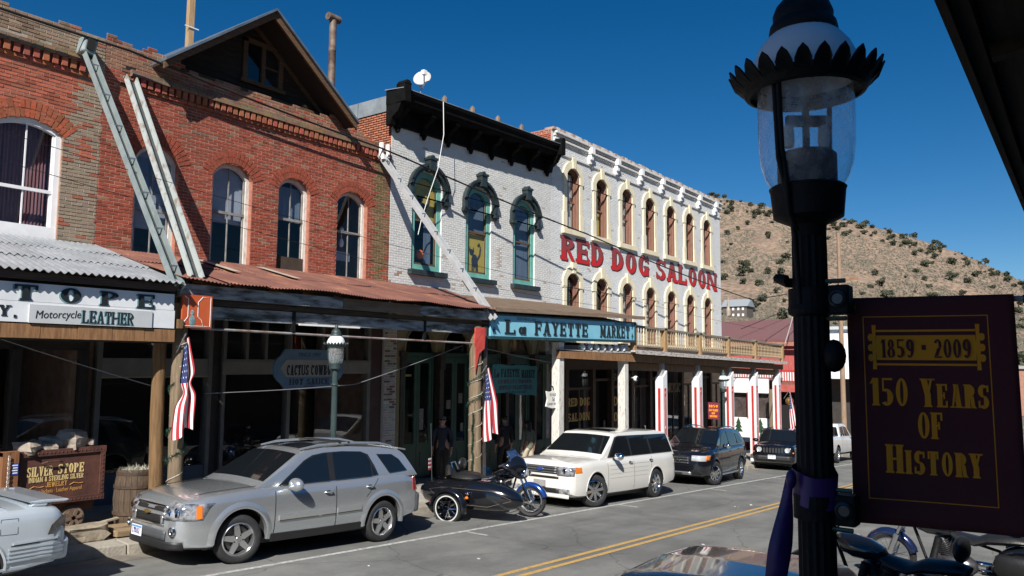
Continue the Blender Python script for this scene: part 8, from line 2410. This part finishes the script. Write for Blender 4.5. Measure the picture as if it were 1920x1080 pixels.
MB().ball((.0, sc_y - .40, .60), (.05, .035, .035), 10, 6).build('running_light', m_chrome, bk, smooth=60, local=True); MB().ball((.0, sc_y - .42, .52), (.04, .03, .03), 10, 6).build('amber_light', m_amber_l, bk, smooth=60, local=True); MB().ball((-.73, sc_y - .52, .42), (.03, .04, .03), 8, 6).build('red_light', m_redlens, bk, local=True)
MB().tube([(-.95, sc_y - .1, .70), (-1.0, sc_y - .1, 1.9)], .005, 5).build('aerial', m_alloy, bk, local=True)
mb = MB()
for k in range(6):
    z0 = 1.20 - .04 * k
    mb.box(-.985, -.980, sc_y - .10 - .10, sc_y - .10, z0 - .035, z0, (.36, .02, .03) if k % 2 else (.6, .6, .6))
mb.build('pennant', m_flag, bk, local=True)
MB().tube([(-.95, -.12, .84), (-1.02, -.1, 1.0), (-1.02, .1, 1.0), (-.95, .12, .84)], .012, 6).build('luggage_rail', m_chrome, bk, smooth=60, local=True)
motorcycle('motorcycle', 'black cruiser motorcycle parked right behind the foreground lamp post', 10.5, 2.1, 78, blackp, blackp, lean=-7)
motorcycle('motorcycle', 'dark cruiser motorcycle with blue front fender below the foreground banner', 13.5, 1.75, 80, blackp, paint('navy', (.012, .022, .07), metal=.4, rough=.2), lean=-7)
# ================================================================ PEOPLE in the shade of the market awning
def skin_mesh(nodes, edges, root=0, sub=2):
    me = bpy.data.meshes.new('skin'); me.from_pydata([n[0] for n in nodes], edges, [])
    o = bpy.data.objects.new('tmp_skin', me); COL.objects.link(o)
    o.modifiers.new('s', 'SKIN')
    for i, n in enumerate(nodes):
        r = n[1]; sv = me.skin_vertices[0].data[i]; sv.radius = (r, r) if not isinstance(r, tuple) else r
        sv.use_root = (i == root)
    if sub: m = o.modifiers.new('u', 'SUBSURF'); m.levels = sub; m.render_levels = sub
    bpy.context.view_layer.update()
    out = bpy.data.meshes.new_from_object(o.evaluated_get(bpy.context.evaluated_depsgraph_get()))
    bpy.data.objects.remove(o, do_unlink=True)
    out.polygons.foreach_set('use_smooth', [True] * len(out.polygons))
    return out
m_skin = M('skin_tone', (.36, .20, .14), var=.08, rough=.5)
def person(X, Y, heading, h, label, shirt, trousers, hair, sitting=False, longhair=False, cap=None, arm=.25, sleeves=True):
    """local x forward; one continuous body with clothing and hair as children"""
    p = empty('person', (X, Y, G(X) + .18), label, 'person', rot=(0, 0, R(heading)))
    k = h / 1.75
    hipz = .93 * k
    def leg(s_, fx): return [((.0, s_ * .10 * k, hipz), .105 * k), ((fx * .5 + .03, s_ * .11 * k, .50 * k), .070 * k), ((fx - .04, s_ * .12 * k, .09 * k), .045 * k), ((fx + .13, s_ * .13 * k, .045 * k), .04 * k)]
    N = [((0, 0, .98 * k), .14 * k), ((0, 0, 1.15 * k), .135 * k), ((.0, 0, 1.33 * k), (.13 * k, .165 * k)), ((0, 0, 1.45 * k), .09 * k), ((.015, 0, 1.53 * k), .05 * k), ((.03, 0, 1.66 * k), (.088 * k, .078 * k)), ((.03, 0, 1.73 * k), .07 * k)]
    E = [(0, 1), (1, 2), (2, 3), (3, 4), (4, 5), (5, 6)]
    hands = []
    for s_ in (-1, 1):
        b = len(N); L_ = leg(s_, .10 * s_); N += L_; E += [(0, b), (b, b + 1), (b + 1, b + 2), (b + 2, b + 3)]
        b = len(N); f = arm * (1 if s_ > 0 else .3)
        N += [((0, s_ * .20 * k, 1.41 * k), .065 * k), ((-.02, s_ * .26 * k, 1.13 * k), .048 * k), ((f * .6, s_ * .27 * k, .90 * k), .034 * k), ((f * .7 + .02, s_ * .27 * k, .83 * k), (.022 * k, .042 * k)), ((f * .75 + .03, s_ * .265 * k, .77 * k), (.016 * k, .036 * k))]
        E += [(3, b), (b, b + 1), (b + 1, b + 2), (b + 2, b + 3), (b + 3, b + 4)]
        hb = b + 4; base = Vector(N[hb][0])
        for q in range(4):
            d = Vector((-.03 + .02 * q, 0, 0)) * k; fb = len(N); ln = (.065, .075, .08, .07)[q] * k
            N += [(tuple(base + d + Vector((0, 0, -.02 * k))), .009 * k), (tuple(base + d + Vector((.006, -s_ * .012, -ln * .6))), .008 * k), (tuple(base + d + Vector((.010, -s_ * .03, -ln))), .007 * k)]
            E += [(hb, fb), (fb, fb + 1), (fb + 1, fb + 2)]
        fb = len(N); N += [(tuple(Vector(N[b + 3][0]) + Vector((.04, -s_ * .005, -.01)) * k), .010 * k), (tuple(Vector(N[b + 3][0]) + Vector((.055, -s_ * .012, -.055)) * k), .008 * k)]
        E += [(b + 3, fb), (fb, fb + 1)]
    body = skin_mesh(N, E); body.materials.append(m_skin); body.name = 'body'
    inst(body, 'body', (0, 0, 0), p, local=True)
    # face
    fc = MB(); fc.ball((.125 * k, 0, 1.655 * k), (.022, .016, .024)); 
    for s_ in (-1, 1): fc.ball((.02, s_ * .083 * k, 1.65 * k), (.02, .012, .03))
    fc.build('nose_and_ears', m_skin, p, smooth=80, local=True)
    ey = MB()
    for s_ in (-1, 1): ey.ball((.108 * k, s_ * .032 * k, 1.675 * k), (.010, .014, .008))
    ey.ball((.112 * k, 0, 1.605 * k), (.008, .026, .005)); ey.build('eyes_and_mouth', M('face_dark', (.06, .03, .025), var=0), p, local=True)
    # clothing: slightly larger skins over torso+arms and over hips+legs
    g = 1.13
    T = [((0, 0, .84 * k), .18 * k), ((0, 0, 1.12 * k), .150 * k), ((0, 0, 1.33 * k), (.145 * k, .18 * k)), ((0, 0, 1.46 * k), .085 * k)]; ET = [(0, 1), (1, 2), (2, 3)]
    for s_ in (-1, 1):
        f = arm * (1 if s_ > 0 else .3); b = len(T)
        T += [((0, s_ * .20 * k, 1.41 * k), .080 * k), ((-.02, s_ * .26 * k, 1.13 * k), .062 * k)]; ET += [(3, b), (b, b + 1)]
        if sleeves: T.append(((f * .57, s_ * .27 * k, .93 * k), .046 * k)); ET.append((b + 1, b + 2))
    t = skin_mesh(T, ET, 1); t.materials.append(shirt); inst(t, 'jacket', (0, 0, 0), p, local=True)
    T = [((0, 0, 1.0 * k), .165 * k), ((0, 0, .93 * k), .17 * k)]; ET = [(0, 1)]
    for s_ in (-1, 1):
        L_ = leg(s_, .10 * s_); b = len(T); T += [(q, r_ * g + .008) for q, r_ in ((L_[0][0], L_[0][1]), (L_[1][0], L_[1][1]), (L_[2][0], L_[2][1] * 1.25))]; ET += [(1, b), (b, b + 1), (b + 1, b + 2)]
    t = skin_mesh(T, ET, 0); t.materials.append(trousers); inst(t, 'trousers', (0, 0, 0), p, local=True)
    sh = MB()
    for s_ in (-1, 1): sh.ball((.10 * s_ + .05, s_ * .125 * k, .05), (.14, .055, .05), 12, 8)
    sh.build('shoes', m_leather, p, smooth=60, local=True)
    hr = MB(); hr.ball((.005, 0, 1.70 * k), (.105 * k, .092 * k, .085 * k), 14, 8)
    if longhair: hr.ball((-.055, 0, 1.52 * k), (.06 * k, .09 * k, .22 * k), 14, 8)
    hr.build('hair', hair, p, smooth=80, local=True)
    if cap: c = MB(); c.ball((.01, 0, 1.735 * k), (.112 * k, .098 * k, .062 * k), 14, 8); c.ball((.12 * k, 0, 1.725 * k), (.075 * k, .075 * k, .012), 12, 6); c.build('cap', cap, p, smooth=80, local=True)
    return p
dk1 = M('black_cloth', (.014, .014, .016), rough=.85, var=.2); navy = M('navy_cloth', (.02, .026, .045), rough=.85, var=.2)
olive = M('olive_cloth', (.13, .14, .10), rough=.85, var=.15); khaki = M('khaki_cloth', (.42, .36, .27), rough=.85, var=.08); hairm = M('dark_hair', (.012, .009, .007), rough=.6, var=.3)
person(16.55, 14.55, 215, 1.74, 'man in grey cap and dark navy clothes standing in the shade by green doors', navy, dk1, hairm, cap=M('grey_cap', (.14, .13, .12), rough=.85, var=.1))
person(19.15, 14.35, 75, 1.80, 'man in black clothes walking beside the woman under the teal sign', dk1, dk1, hairm, arm=.1)
person(19.75, 13.9, 80, 1.66, 'long haired woman in olive jacket and khaki trousers seen from behind', olive, khaki, hairm, longhair=True, arm=.05)
